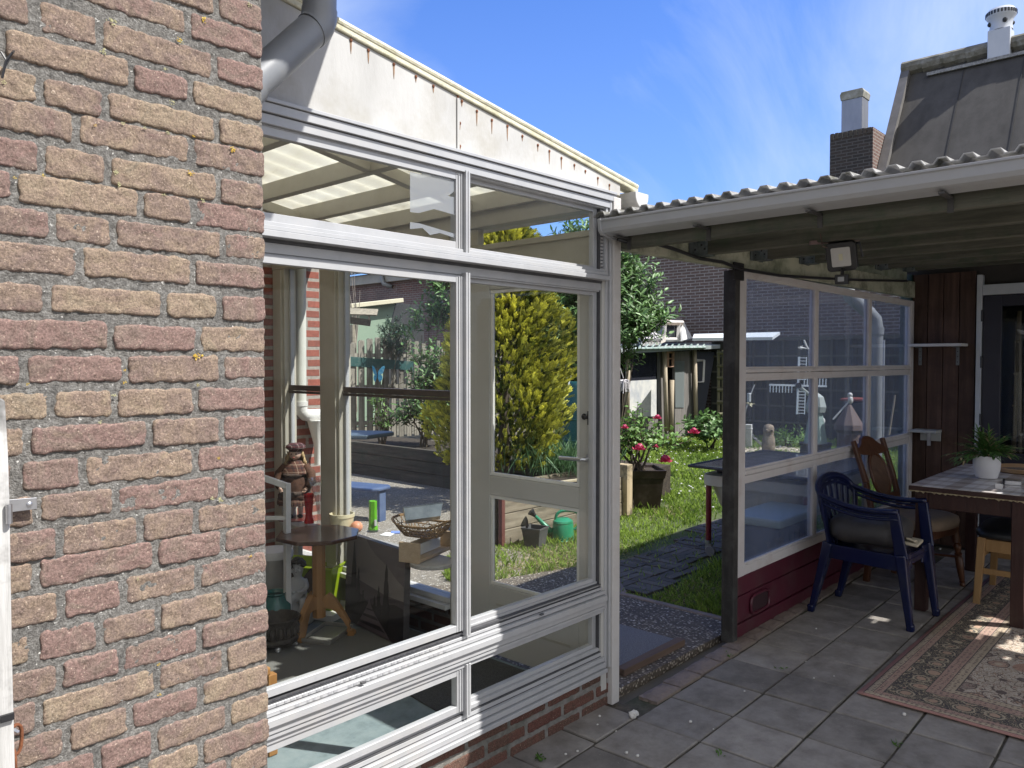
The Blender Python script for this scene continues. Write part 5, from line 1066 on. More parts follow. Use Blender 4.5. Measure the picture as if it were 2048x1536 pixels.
# ---- dining table
DT = thing('patio_table', 'dark red brown patio table with a worn tiled pattern top', 'table', (5.75, 1.0, 0))
MAH = wood('dark_mahogany_paint', [(.026,.010,.009),(.042,.016,.013)], 'z', .45, .1, ((.075,.05,.04),.35), dscale=8)
TX0, TX1, TY0, TY1, TZ = 5.08, 6.42, .62, 1.43, .76
m, nt, out = newmat('checked_table_cover'); L = nt.links.new; p = _n(nt, 'ShaderNodeBsdfPrincipled'); p.inputs['Roughness'].default_value = .32
v = coords(nt); sp = nt.nodes.new('ShaderNodeSeparateXYZ'); L(v, sp.inputs[0]); cols_ = []
for ax_ in (0, 1):
    fr_ = math_n(nt, 'FRACT', math_n(nt, 'ADD', math_n(nt, 'MULTIPLY', sp.outputs[ax_], 5.2), 20.15)); wv = math_n(nt, 'LESS_THAN', fr_, .42); w2 = math_n(nt, 'MULTIPLY', math_n(nt, 'GREATER_THAN', fr_, .66), math_n(nt, 'LESS_THAN', fr_, .76)); cols_.append(math_n(nt, 'ADD', wv, math_n(nt, 'MULTIPLY', w2, .5)))
k = math_n(nt, 'MULTIPLY', math_n(nt, 'ADD', cols_[0], cols_[1]), .5)
L(mixc(nt, .3, ramp(nt, k, [(0, (.74,.73,.73)), (.5, (.52,.48,.46)), (1, (.32,.27,.25))]), ramp(nt, noise_n(nt, v, 60, 4), [(.3, (.6,.6,.6)), (.7, (1.2,1.2,1.2))]), 'MULTIPLY'), p.inputs['Base Color']); L(p.outputs[0], out.inputs[0]); CHK = m
MB().box(TX0, TY0, TZ-.032, TX1, TY1, TZ-.004).build('table_top', MAH, DT, bevel=.004)
MB().box(TX0+.004, TY0+.004, TZ-.0035, TX1-.004, TY1-.004, TZ).build('table_cover', CHK, DT, bevel=.001)
mb = MB(); mb.prism([(TY1-.003-.01*k_, TZ-.034-.006*R.random()*(k_ % 3)) for k_ in range(60)]+[(TY1-.6, TZ-.030),(TY1-.003, TZ-.030)], 'x', TX0-.0006, TX0+.002); mb.build('cover_edge', pm('frayed_yellow_edge', [(.10,.05,.03),(.35,.30,.18),(.10,.04,.03)], 40, .7), DT)
for x, y in ((TX0+.06, TY1-.065), (TX0+.06, .868), (TX1-.06, TY1-.065), (TX1-.06, TY0+.05)): MB().box(x-.033, y-.033, 0, x+.033, y+.033, TZ-.033).build('leg', MAH, DT, bevel=.004)
for a, b in (((TX0+.045, .901, TZ-.135), (TX0+.07, TY1-.098, TZ-.033)), ((TX0+.045, TY0+.02, TZ-.135), (TX0+.07, .835, TZ-.033)), ((TX0+.093, TY1-.08, TZ-.135), (TX1-.093, TY1-.055, TZ-.033)), ((TX1-.07, TY0+.083, TZ-.135), (TX1-.045, TY1-.098, TZ-.033))): MB().box(*a, *b).build('apron', MAH, DT, bevel=.003)
# ---- things on the table
pp = G(1973, 957, TZ); MB_ = MB()
nn = 40; prof = [(.045,0),(.060,.008),(.074,.055),(.078,.10),(.074,.142),(.070,.142),(.073,.10),(.062,.02),(.001,.016)]
for i, (r, z) in enumerate(prof):
    for k in range(nn): a = 2*math.pi*k/nn; MB_.v.append((pp.x+r*math.cos(a), pp.y+r*math.sin(a), TZ+z+(.006*abs(math.sin(a*7)) if 4 <= i <= 5 else 0)))
MB_.f += [(i*nn+k, i*nn+(k+1) % nn, (i+1)*nn+(k+1) % nn, (i+1)*nn+k) for i in range(len(prof)-1) for k in range(nn)]; MB_.f.append(tuple(range(nn-1, -1, -1)))
pot_ = tag(MB_.build('white_pot', pm('white_matte_pot', [(.66,.65,.66),(.72,.71,.72)], 5, .55), smooth='auto'), 'white egg-shell edged flower pot on the patio table', 'pot')
plant = thing('potted_palm', 'small green parlour palm growing in the white pot on the patio table', 'plant', pp+Vector((0,0,.125)))
MB().lathe([(.069,.0),(.04,.006),(.001,.008)], pp+Vector((0,0,.125)), 20).build('potting_soil', SOIL, plant)
PALM = pm('palm_leaf', [(.05,.13,.025),(.09,.20,.045),(.14,.25,.07)], 12, .5, island=.35, trans=.3)
PALMD = pm('dry_palm_leaf', [(.34,.26,.13),(.42,.36,.2)], 12, .6, island=.2, trans=.2)
mb = MB(); md = MB()
for k in range(52):
    a = R.uniform(0, 6.28); el = R.uniform(.7, 1.5); Lf = R.uniform(.10, .19); d0 = Vector((math.cos(a)*math.cos(el), math.sin(a)*math.cos(el), math.sin(el))); p0 = pp+Vector((R.uniform(-.03,.03), R.uniform(-.03,.03), .13)); pts = []
    for j in range(8): t = j/7; pts.append(p0+d0*Lf*t+Vector((math.cos(a), math.sin(a), 0))*.10*t*t*math.cos(el)-Vector((0,0,.10*t*t*math.cos(el)*1.2)))
    mb.tube(pts, .0013, 4)
    for j in range(2, 8):
        t = (pts[j]-pts[j-1]).normalized(); sd = t.cross(Vector((0,0,1))).normalized()
        for s in (-1, 1):
            tgt = md if R.random() < (.10 if j < 6 else .2) else mb
            tgt.leaf(pts[j], t*R.uniform(.7,1.1)+sd*s*R.uniform(.4,.9), R.uniform(.055,.085)*(1.1-.05*j), .013, Vector((0,0,1)), .1, R.uniform(.1,.35))
    mb.leaf(pts[-1], t, .07, .011, Vector((0,0,1)), .1, .2)
fo = mb.build('fronds', PALM, plant); md.build('dry_leaflets', PALMD, fo)
bwl = G(1998, 978, TZ); tag(MB().lathe([(.018,0),(.023,.004),(.0285,.028),(.0265,.028),(.021,.006),(.001,.005)], bwl, 4, ph=.785+.2).build('small_bowl', pm('white_porcelain', [(.7,.7,.7),(.74,.74,.74)], 5, .25), bevel=.003), 'small white square porcelain bowl on the table in front of the white pot', 'bowl')
tr_ = G(2050, 944, TZ); t2 = thing('round_tray', 'round wooden rimmed tray with a blue glossy inside on the patio table', 'tray', tr_)
mb = MB(); mb.lathe([(.17,0),(.19,.008),(.196,.028),(.186,.034),(.165,.022),(.15,.012)], tr_, 40, cap=False); mb.lathe([(.17,0.0),(.001,.0)], tr_, 40, cap=False); mb.build('tray_rim', pm('tan_wood_rim', [(.30,.18,.09),(.40,.26,.14)], 10, .4, stretch=(1,.2,1)), t2, smooth='auto'); MB().lathe([(.155,.010),(.15,.013),(.001,.013)], tr_, 40).build('tray_inlay', pm('blue_grey_inlay', [(.08,.12,.15),(.13,.18,.22)], 6, .2), t2)
lg = G(2026, 970, TZ); l2 = thing('desk_lighter', 'small metal box with a dark end lying on the patio table', 'lighter', lg)
MB().obox(lg+Vector((0,0,.014)), (.04,.085,.027), (0,0,.15)).build('box_body', STEEL, l2, bevel=.003); MB().obox(lg+Vector((-.006,.047,.017)), (.035,.012,.032), (0,0,.15)).build('dark_end', BLACKP, l2, bevel=.003)
# ---- blue plastic armchair
BLU = pm('dark_blue_plastic', [(.004,.007,.036),(.007,.012,.052)], 3, .22, .03, 50, dirt=((.02,.023,.038),.5), dscale=7)
CHo = Vector((4.875, 1.565, 0)); chair = thing('plastic_armchair', 'dark blue plastic garden armchair with a rounded back and open arms', 'chair', CHo, D2R(-92)); chair.scale = (.93, .93, 1.0)
# local axes: +x towards the chair front, y sideways
SE = .43
mb = MB(); nnx, nny = 12, 12; vs = []
for j in range(nny+1):
    for i in range(nnx+1):
        u = i/nnx; w_ = j/nny-.5; x = -.20+u*.47; hw = .215+.03*u
        vs.append((x, w_*2*hw, SE-.012-.018*math.sin(math.pi*u)*math.cos(math.pi*w_)-(.03*max(0, u-.85)/.15)))
mb.add(vs, [(j*(nnx+1)+i, j*(nnx+1)+i+1, (j+1)*(nnx+1)+i+1, (j+1)*(nnx+1)+i) for j in range(nny) for i in range(nnx)])
s = mb.build('seat', BLU, chair, world=False, smooth=True); so2 = s.modifiers.new('t', 'SOLIDIFY'); so2.thickness = .008
mb = MB()                                                      # apron under the seat
for s_ in (-1, 1): mb.beam((-.19, s_*.222, SE-.05), (.25, s_*.245, SE-.055), .012, .085); mb.beam((.262, s_*.10, SE-.05), (.255, s_*.243, SE-.07), .012, .10)
mb.beam((.262, -.13, SE-.045), (.262, .13, SE-.045), .012, .06); mb.beam((-.20, -.21, SE-.05), (-.20, .21, SE-.05), .012, .07); mb.build('seat_apron', BLU, chair, world=False, bevel=.004)
for sx, sy, fx, fy in ((.25,-.232,.27,-.20+.0),(.25,.232,.285,.205),(-.19,-.215,-.26,-.235),(-.19,.215,-.265,.19)):
    mb = MB(); top = Vector((sx, sy, SE+ .0)); bot = Vector((fx+(.03 if sx > 0 else -.03), fy*1.06, 0)); mb.beam(bot, top, .036, .036, (1,0,0), .075, .062); mb.beam(bot, bot+Vector((0,0,.045)), .042, .042, (1,0,0)); mb.build('leg', BLU, chair, world=False, bevel=.010)
# back hoop and arms: one flat moulded band
def band(t):  # t in [-1,1], from right arm front round the back to left arm front
    a = abs(t); s_ = 1 if t > 0 else -1
    if a < .45:
        ph = a/.45*math.pi/2; return Vector((-.235-.055*math.cos(ph)*1.0, s_*.262*math.sin(ph), .80-.085*(1-math.cos(ph))))
    u = (a-.45)/.55; return Vector((-.235+u*.475, s_*(.262+.012*math.sin(u*3)), .715-.045*u-.03*math.sin(u*math.pi)))
tsn = [i/30-1 for i in range(61)]
mb = MB()
for lo, hi, w_ in ((0,.016,.030),(-.034,-.022,.022)): pass
pts = [band(t) for t in tsn]; mb.tube(pts, [.023+.006*abs(t)**6 for t in tsn], 12, flat=.62)
pts2 = [p_+Vector((.012 if abs(t) < .45 else 0, 0, -.045)) for p_, t in zip(pts, tsn)]; mb.tube(pts2, .012, 8, flat=.8)
pts3 = [p_+Vector((.006, 0, -.024)) for p_ in pts]; mb.tube(pts3, .008, 6)
mb.build('arm_hoop', BLU, chair, world=False, smooth=True)
for s_ in (-1, 1):
    mb = MB(); a0 = band(s_*1.0); mb.beam(Vector((.255, s_*.24, SE-.03)), a0+Vector((-.025,0,-.01)), .022, .075, (1,0,0), .03, .06); mb.build('arm_support', BLU, chair, world=False, bevel=.008)
for k in range(7):
    y = (k-3)*.062; t = y/.262*.45*.95; top = band(t)+Vector((.004,0,-.03)); bot = Vector((-.195, y*.85, SE-.02)); mb = MB(); mid_ = (top+bot)/2+Vector((-.012,0,0)); mb.beam(bot, mid_, .040, .010, (1,0,0), .040, .010); mb.beam(mid_, top, .040, .010, (1,0,0), .040, .010); mb.build('back_slat', BLU, chair, world=False, bevel=.003)
for s_ in (-1, 1):
    mb = MB(); mb.beam(Vector((-.19, s_*.212, SE-.02)), band(s_*.47)+Vector((0,0,-.02)), .05, .014, (1,0,0), .05, .014); mb.build('back_side', BLU, chair, world=False, bevel=.004)
CUS = pm('worn_dark_cushion', [(.022,.021,.023),(.042,.040,.041),(.07,.062,.055)], 5, .6, .2, 50, detail=7)
cu = thing('seat_cushion', 'worn dark grey cushion folded on the seat of the blue armchair', 'cushion', CHo+Vector((0,0,SE)), D2R(2))
mb = MB(); vs = []; n1, n2 = 30, 14
for j in range(n2+1):
    for i in range(n1):
        a = 2*math.pi*i/n1; rr = .5+.06*math.cos(2*a); cx_, cz_ = math.cos(a), math.sin(a); w_ = (j/n2-.5)
        e = 1-.35*abs(2*w_)**6; vs.append((-.035+.20*e*(abs(cx_)**.7)*(1 if cx_ > 0 else -1), w_*.40, .085+.085*e*(abs(cz_)**.8)*(1 if cz_ > 0 else -1)+.012*nz(cx_, w_*3, cz_, 2)-.0*cx_))
mb.add(vs, [(j*n1+i, j*n1+(i+1) % n1, (j+1)*n1+(i+1) % n1, (j+1)*n1+i) for j in range(n2) for i in range(n1)]+[tuple(range(n1-1, -1, -1)), tuple(n2*n1+i for i in range(n1))]); mb.build('cushion_body', CUS, cu, world=False, smooth=True)
mb = MB(); mb.obox((.0, -.215, .03), (.22,.09,.018), (.12,.05,.1)); mb.obox((-.05, -.225, .05), (.10,.05,.012), (.25,.2,.1)); mb.build('pale_lining', pm('pale_lining_cloth', [(.45,.40,.30),(.52,.47,.36)], 14, .9), cu, world=False, bevel=.006)
# ---- cane-back chair
BRW = wood('reddish_brown_chair_wood', [(.070,.027,.012),(.11,.044,.02)], 'z', .32, .06, spec=.5)
CB = Vector((5.69, 1.565, 0)); cane = thing('cane_back_chair', 'brown wooden chair with an oval cane back and turned front legs', 'chair', CB, D2R(-101))
SH = .46
# local: x front, y sideways
def turned(p, q):
    mb = MB(); p = Vector(p); q = Vector(q); prof = [(0,.013),(.03,.019),(.06,.014),(.075,.021),(.09,.015),(.12,.017),(.30,.024),(.46,.025),(.50,.018),(.53,.026),(.56,.017),(.62,.023),(.66,.026),(.70,.018),(.73,.027),(.78,.025),(1,.027)]
    mb.tube([p+(q-p)*t for t, r in prof], [r for t, r in prof], 14); return mb
turned((.225,-.215,0), (.18,-.18,SH-.05)).build('leg', BRW, cane, world=False, smooth='auto'); turned((.225,.215,0), (.18,.18,SH-.05)).build('leg', BRW, cane, world=False, smooth='auto')
for s_ in (-1, 1):
    mb = MB(); mb.beam((-.225, s_*.185, 0), (-.18, s_*.185, SH-.04), .034, .036, (1,0,0)); mb.build('leg', BRW, cane, world=False, bevel=.004)
    mb = MB(); mb.beam((-.18, s_*.184, SH-.04), (-.235, s_*.184, .675), .034, .032, (1,0,0)); mb.beam((-.235, s_*.184, .675), (-.33, s_*.19, .955), .034, .032, (1,0,0), .036, .026); mb.build('back_post', BRW, cane, world=False, bevel=.005)
mb = MB()
for a, b in (((.19,-.17,SH-.075),(.19,.17,SH-.075)),((-.18,-.17,SH-.075),(-.18,.17,SH-.075)),((-.17,-.18,SH-.075),(.18,-.18,SH-.075)),((-.17,.18,SH-.075),(.18,.18,SH-.075))): mb.beam(a, b, .022, .06)
mb.build('seat_rail', BRW, cane, world=False, bevel=.003)
mb = MB(); mb.tube([(-.20,-.18,.17),(.20,-.19,.20)], .010, 8); mb.tube([(-.20,.18,.17),(.20,.19,.20)], .010, 8); mb.tube([(.0,-.185,.185),(.0,.185,.185)], .010, 8); mb.build('stretcher', BRW, cane, world=False)
def bk_(y, z): t = (z-.5)/.58; return Vector((-.19-.05*t-.10*t*t, y*.92, .5+(z-.5)*.78))
mb = MB(); prof = [(-.19,.965),(-.12,.955),(0,.95),(.12,.955),(.19,.965),(.19,1.02),(.16,1.025),(.12,1.05),(.075,1.095),(.03,1.112),(-.03,1.112),(-.075,1.095),(-.12,1.05),(-.16,1.025),(-.19,1.02)]
n = len(prof); vs = [bk_(y, z)+Vector((.012,0,0)) for y, z in prof]+[bk_(y, z)-Vector((.012,0,0)) for y, z in prof]; mb.add(vs, [tuple(range(n)), tuple(range(2*n-1, n-1, -1))]+[(k, n+k, n+(k+1) % n, (k+1) % n) for k in range(n)]); mb.build('crest_rail', BRW, cane, world=False, bevel=.004)
mb = MB(); mb.beam(bk_(-.18,.585), bk_(.18,.585), .022, .05); mb.build('lower_rail', BRW, cane, world=False, bevel=.003)
ov = [(.115*math.cos(2*math.pi*k/36), .775+.185*math.sin(2*math.pi*k/36)) for k in range(37)]
mb = MB(); mb.tube([bk_(a, b) for a, b in ov], .013, 8, cap=False); of = mb.build('oval_frame', BRW, cane, world=False, smooth=True)
mb = MB()
for k in range(-11, 12):
    y = k*.0098; h_ = .178*math.sqrt(max(0, 1-(y/.112)**2)); mb.tube([bk_(y, .775-h_+2*h_*j/8) for j in range(9)], .003, 4)
for k in range(-18, 19):
    z = .775+k*.0098; w_ = .11*math.sqrt(max(0, 1-((z-.775)/.18)**2)); mb.tube([bk_(-w_, z)+Vector((.0015,0,0)), bk_(w_, z)+Vector((.0015,0,0))], .0032, 4)
mb.build('cane_weave', pm('brown_cane', [(.10,.055,.034),(.16,.09,.055)], 30, .5), of, world=False)
mb = MB(); vs = []; n1, n2 = 32, 7
for j, (rr, z) in enumerate(((.985,SH-.045),(1.0,SH-.01),(.97,SH+.018),(.8,SH+.036),(.5,SH+.045),(.2,SH+.048),(.001,SH+.048))):
    for i in range(n1):
        a = 2*math.pi*i/n1; q = .235*rr; vs.append((q*(abs(math.cos(a))**.6)*(1 if math.cos(a) > 0 else -1)+.01, (.225+.02*math.cos(a))*rr*(abs(math.sin(a))**.6)*(1 if math.sin(a) > 0 else -1), z))
mb.add(vs, [(j*n1+i, j*n1+(i+1) % n1, (j+1)*n1+(i+1) % n1, (j+1)*n1+i) for j in range(6) for i in range(n1)]+[tuple(range(n1-1, -1, -1))]); mb.build('seat', pm('beige_velvet_seat', [(.17,.125,.085),(.25,.19,.13)], 4, .8, .1, 90), cane, world=False, smooth=True)
# ---- stool / chair with dark seat, half out of frame
STW = wood('light_oak_leg', [(.28,.165,.065),(.36,.22,.095)], 'z', .45, .05)
sc_ = thing('oak_chair', 'light oak chair with a dark padded seat pushed under the patio table', 'chair', (5.75, .93, 0), D2R(2))
for x, y in ((-.265,.215),(.255,.215),(-.265,-.215),(.255,-.215)): mb = MB(); mb.beam((x*1.03, y*1.03, 0), (x*.93, y*.93, .42), .036, .036, (1,0,0), .045, .045); mb.build('leg', STW, sc_, world=False, bevel=.004)
mb = MB(); mb.beam((-.25,-.18,.375), (-.25,.18,.375), .022, .075); mb.beam((.24,-.18,.375), (.24,.18,.375), .022, .075); mb.beam((-.22,.2,.375), (.21,.2,.375), .022, .075); mb.beam((-.22,-.2,.375), (.21,-.2,.375), .022, .075); mb.build('seat_rail', STW, sc_, world=False, bevel=.003)
mb = MB(); mb.beam((-.258,-.19,.215), (-.258,.19,.215), .018, .035); mb.beam((.25,-.19,.215), (.25,.19,.215), .018, .035); mb.beam((-.235,.205,.30), (.23,.205,.30), .018, .03); mb.build('stretcher', STW, sc_, world=False, bevel=.003)
mb = MB(); vs = []
for j, (rr, z) in enumerate(((.97,.42),(1.0,.43),(1.0,.45),(.94,.468),(.7,.478),(.001,.48))):
    for i in range(32):
        a = 2*math.pi*i/32; vs.append((.29*rr*(abs(math.cos(a))**.45)*(1 if math.cos(a) > 0 else -1), .255*rr*(abs(math.sin(a))**.45)*(1 if math.sin(a) > 0 else -1), z))
mb.add(vs, [(j*32+i, j*32+(i+1) % 32, (j+1)*32+(i+1) % 32, (j+1)*32+i) for j in range(5) for i in range(32)]+[tuple(range(31, -1, -1))]); mb.build('seat', pm('dark_leather', [(.012,.014,.016),(.022,.025,.028)], 10, .4, .1, 120), sc_, world=False, smooth=True)
# ================================================================== garden
def veg(name, c, rough=.5, island=.35, trans=.28, sc=6, spec=.5):
    return pm(name, c, sc, rough, island=island, trans=trans, spec=spec)
def tintmat(name, ca, cb, rough=.55, island=.3, trans=.3):
    """leaf colour runs from ca at the stem to cb at the young tips (attribute 'tint')"""
    m, nt, out = newmat(name); L = nt.links.new; p = _n(nt, 'ShaderNodeBsdfPrincipled'); p.inputs['Roughness'].default_value = rough
    a = nt.nodes.new('ShaderNodeAttribute'); a.attribute_name = 'tint'; g = nt.nodes.new('ShaderNodeNewGeometry')
    k = math_n(nt, 'MULTIPLY_ADD', g.outputs['Random Per Island'], 2*island); k.node.inputs[2].default_value = 1-island; cc = nt.nodes.new('ShaderNodeCombineColor'); [L(k, cc.inputs[i]) for i in range(3)]
    col = mixc(nt, 1.0, ramp(nt, a.outputs['Fac'], [(0, ca), (.45, tuple((x+y)/2 for x, y in zip(ca, cb))), (1, cb)]), cc.outputs[0], 'MULTIPLY'); L(col, p.inputs['Base Color'])
    t = _n(nt, 'ShaderNodeBsdfTranslucent'); L(col, t.inputs[0]); mx = nt.nodes.new('ShaderNodeMixShader'); mx.inputs[0].default_value = trans; L(p.outputs[0], mx.inputs[1]); L(t.outputs[0], mx.inputs[2]); L(mx.outputs[0], out.inputs[0]); return m
BARK = pm('bark', [(.05,.038,.028),(.12,.095,.07)], 14, .9, .7, 40, stretch=(1,1,.3))
# ---- raised beds of sleepers
SLP = wood('weathered_sleeper', [(.09,.075,.055),(.20,.165,.12),(.28,.24,.18)], 'x', .85, .15, ((.045,.05,.03),.6), dscale=3)
SLPY = wood('shaded_weathered_sleeper', [(.03,.026,.021),(.065,.055,.043),(.09,.075,.058)], 'y', .85, .15, ((.03,.045,.03),.6), dscale=3)  # darker copy of the sleeper wood, deep shade put into the colour
bed = thing('raised_bed', 'raised garden bed of weathered sleepers with dark soil around the golden conifer', 'raised bed', (5.6, 5.0, 0))
mb = MB()
for k in range(3): z = .0+k*.128; mb.box(4.62+.004*(k % 2), 4.36+.003*k, z, 6.34, 4.42, z+.124)
mb.build('front_sleepers', SLP, bed, bevel=.006)
mb = MB()
for k in range(3): z = k*.128; mb.box(4.60, 4.424, z, 4.66, 4.95, z+.124)
mb.build('end_sleepers', SLPY, bed, bevel=.006)
mb = MB()
for k in range(3): z = k*.145-.0; mb.box(6.26+.006*(k % 2), 4.96, z, 6.32, 11.4, z+.141)
mb.build('long_sleepers', SLPY, bed, bevel=.006)
MB().prism([(4.66,4.42),(6.40,4.42),(7.6,4.6),(7.6,11.4),(6.32,11.4),(6.32,4.95),(4.66,4.95)], 'z', -.02, .352).build('soil', SOIL, bed)
MB().box(4.66, 4.951, 0, 6.26, 5.0, .38).build('rear_sleepers', SLP, bed, bevel=.004)
MB().box(4.575, 4.33, 0, 4.615, 4.37, .395).build('maroon_post', wood('maroon_stained_post', [(.10,.035,.03),(.16,.06,.05)], 'z', .6), bed, bevel=.004)
mb = MB(); mb.box(4.58, 4.38, .386, 4.655, 4.95, .396); mb.box(4.62, 4.38, .386, 5.0, 4.43, .3965); mb.build('green_edge', pm('green_edge_strip', [(.02,.14,.10),(.03,.19,.14)], 6, .5), bed)
MB().beam((5.7,4.62,.372), (6.15,4.5,.385), .05, .022).build('loose_lath', wood('pale_lath', [(.36,.30,.2),(.46,.4,.28)], 'x', .7), bed, bevel=.002)
PSTW = wood('peeling_pale_post', [(.36,.28,.17),(.52,.43,.28)], 'z', .8, 0, ((.02,.02,.018),.95), dscale=5)
MB().box(6.325, 4.31, 0, 6.42, 4.44, .50); tag(MB().box(6.325, 4.31, 0, 6.42, 4.44, .50).build('garden_post', PSTW, bevel=.008), 'short pale wooden post with peeling black paint beside the rose pot', 'post')
# ---- golden conifer
GOLD = tintmat('golden_conifer_leaf', (.022,.052,.012), (.88,.82,.10), .6, .4, .3)
con = thing('golden_conifer', 'tall golden yellow conifer growing in the raised bed behind the garden room', 'conifer', (6.15, 5.68, .35))
cx0, cy0 = 6.08, 5.74
mb = MB(); mb.tube([(cx0, cy0, .3), (cx0+.03, cy0-.02, 1.4), (cx0, cy0, 2.7)], [.07,.045,.01], 8)
for k in range(26):
    z = R.uniform(.5, 2.5); a = R.uniform(0, 6.28); r_ = .5*(1-abs(z-1.2)/2.2); mb.tube([(cx0, cy0, z), (cx0+r_*.6*math.cos(a), cy0+r_*.6*math.sin(a), z+.18), (cx0+r_*math.cos(a), cy0+r_*math.sin(a), z+.45)], [.014,.01,.004], 5)
mb.build('trunk', BARK, con)
def spray(mb, att, p, d, nrm, L, gold):
    """one flat frond: a midrib with short scale-leaf branchlets"""
    d = d.normalized(); sd = d.cross(nrm).normalized(); n = 7
    for j in range(n):
        t = (j+.6)/n; q = p+d*L*t-Vector((0,0,1))*L*.06*t*t
        for s in (-1, 1):
            l = L*.40*(1-.62*t)+.012; dd = (d*.95+sd*s*.6+Vector((R.uniform(-.2,.2),R.uniform(-.2,.2),R.uniform(-.1,.25)))).normalized(); w = .0058
            up = sd.cross(d); e = q+dd*l; sw = dd.cross(up).normalized()*w
            mb.v += [tuple(q-sw*.4), tuple(q+dd*l*.55-sw), tuple(e), tuple(q+dd*l*.55+sw)]; o = len(mb.v)-4; mb.f.append((o, o+1, o+2, o+3))
            g = max(0, min(1, gold*(.35+.75*t)+R.uniform(-.1,.1))); att += [g*.7, g*.85, min(1, g*1.15), g*.85]
    e = p+d*L*1.12; sw = sd*.006; q = p+d*L*.6; mb.v += [tuple(p), tuple(q-sw), tuple(e), tuple(q+sw)]; o = len(mb.v)-4; mb.f.append((o, o+1, o+2, o+3)); att += [gold*.3, gold*.7, gold, gold*.7]
def crad(z):   # radius profile of the crown
    t = (z-.36)/2.62
    return .66*(min(1, .78+t*1.3) if t < .2 else 1.0)*(1-max(0, t-.30)**1.5*1.25) if t < 1 else 0
mb = MB(); att = []
for k in range(9500):
    z = .38+2.5*(R.random()**.92); a = R.uniform(0, 6.28); lob = 1+.20*math.sin(a*3+z*2.1)+.13*math.sin(a*5-z*4.3)+.10*nz(math.cos(a), z*1.5, math.sin(a), 3)
    depth = R.random()**.5; r_ = crad(z)*lob*(.30+.72*depth)
    if r_ < .01: continue
    p_ = Vector((cx0+r_*math.cos(a), cy0+r_*math.sin(a), z)); o_ = Vector((math.cos(a), math.sin(a), 0)); el = R.uniform(.35, 1.3); d_ = (o_*math.cos(el)+Vector((0,0,math.sin(el)))+Vector((R.uniform(-.35,.35), R.uniform(-.35,.35), 0))).normalized()
    nrm = (o_*.5+Vector((R.uniform(-1,1), R.uniform(-1,1), R.uniform(.0,.8)))).normalized()
    gold = max(.03, min(1, -.28+.95*depth+R.uniform(-.4,.3)+.5*nz(math.cos(a)*2, z*2.2, math.sin(a)*2, 1)))
    spray(mb, att, p_, d_, nrm, R.uniform(.06,.135)*(1.0 if z > .8 else .8), gold)
mb.att = att; mb.build('crown', GOLD, con)
# ---- shrub helper: shoots with leaves
def shrub(name, label, cat, base, blobs, nsh, mt, L=(.07,.12), W=.03, group=None, per=9, up=.5, droop=.3, stems=5, seed=None, shoot=(.18,.42)):
    t = thing(name, label, cat, base, group=group); b = Vector(base); mb = MB(); lf = MB()
    for k in range(stems):
        c, r = blobs[k % len(blobs)]; e = Vector(c)+Vector((R.uniform(-.4,.4)*r[0], R.uniform(-.4,.4)*r[1], R.uniform(-.2,.5)*r[2])); m_ = (b+e)/2+Vector((R.uniform(-.1,.1), R.uniform(-.1,.1), .1)); mb.tube([b+Vector((R.uniform(-.06,.06), R.uniform(-.06,.06), 0)), m_, e], [.016,.010,.005], 6)
    vol = [r[0]*r[1]*r[2] for c, r in blobs]; tot = sum(vol)
    for (c, r), v_ in zip(blobs, vol):
        for k in range(int(nsh*v_/tot)):
            while True:
                q = Vector((R.uniform(-1,1), R.uniform(-1,1), R.uniform(-1,1)))
                if .12 < q.length <= 1: break
            q = q*(.55+.45*R.random()) if q.length > .5 else q*1.5
            p_ = Vector(c)+Vector((q.x*r[0], q.y*r[1], q.z*r[2])); d_ = (Vector((q.x, q.y, q.z*.4))+Vector((R.uniform(-.4,.4), R.uniform(-.4,.4), up+R.uniform(0,.5)))).normalized(); ln = R.uniform(*shoot); pts = [p_+d_*ln*j/4-Vector((0,0,.05*ln*j*j/16)) for j in range(5)]
            mb.tube(pts, [.006,.005,.004,.003,.002], 4)
            for j in range(per):
                t_ = (j+.5)/per; i0 = min(3, int(t_*4)); q_ = pts[i0].lerp(pts[i0+1], t_*4-i0); a = j*2.4+R.uniform(-.4,.4); x_ = d_.cross(Vector((0,0,1))); x_ = x_.normalized() if x_.length > .01 else Vector((1,0,0)); y_ = x_.cross(d_)
                o_ = (x_*math.cos(a)+y_*math.sin(a)); lf.leaf(q_, o_*.85+d_*.55, R.uniform(*L), W*R.uniform(.8,1.2), d_+Vector((0,0,.4)), .12, R.uniform(0, droop))
    mb.build('stems', BARK, t); lf.build('foliage', mt, t); return t
LAUR = veg('laurel_leaf', [(.075,.15,.045),(.115,.21,.065),(.17,.28,.10)], .46, .4, .22)
LAURD = veg('dark_shrub_leaf', [(.022,.055,.018),(.04,.085,.03)], .36, .4, .2)
LIGHT = veg('fresh_green_leaf', [(.09,.19,.03),(.15,.27,.06),(.20,.32,.10)], .5, .35, .35)
def bl(px, py, dep, rx, ry, rz): return (tuple(DP(px, py, dep)), (rx, ry, rz))
b0 = DP(1240, 900, 12.5); shrub('laurel_bush', 'big glossy laurel bush growing behind the old aviary', 'bush', (b0.x, b0.y, 0), [bl(1262,640,12.6,.55,.55,.55), bl(1225,560,12.8,.55,.6,.6), bl(1160,600,13,.75,.75,1.0), bl(1175,490,13.2,.5,.5,.45), bl(1285,590,12.6,.3,.35,.3), bl(1285,655,12.2,.35,.4,.3), bl(1255,665,12.3,.4,.4,.4), bl(1130,690,12.8,.6,.6,.9), bl(1215,690,12.4,.5,.5,.6)], 1150, LAUR, (.11,.17), .042, per=10)
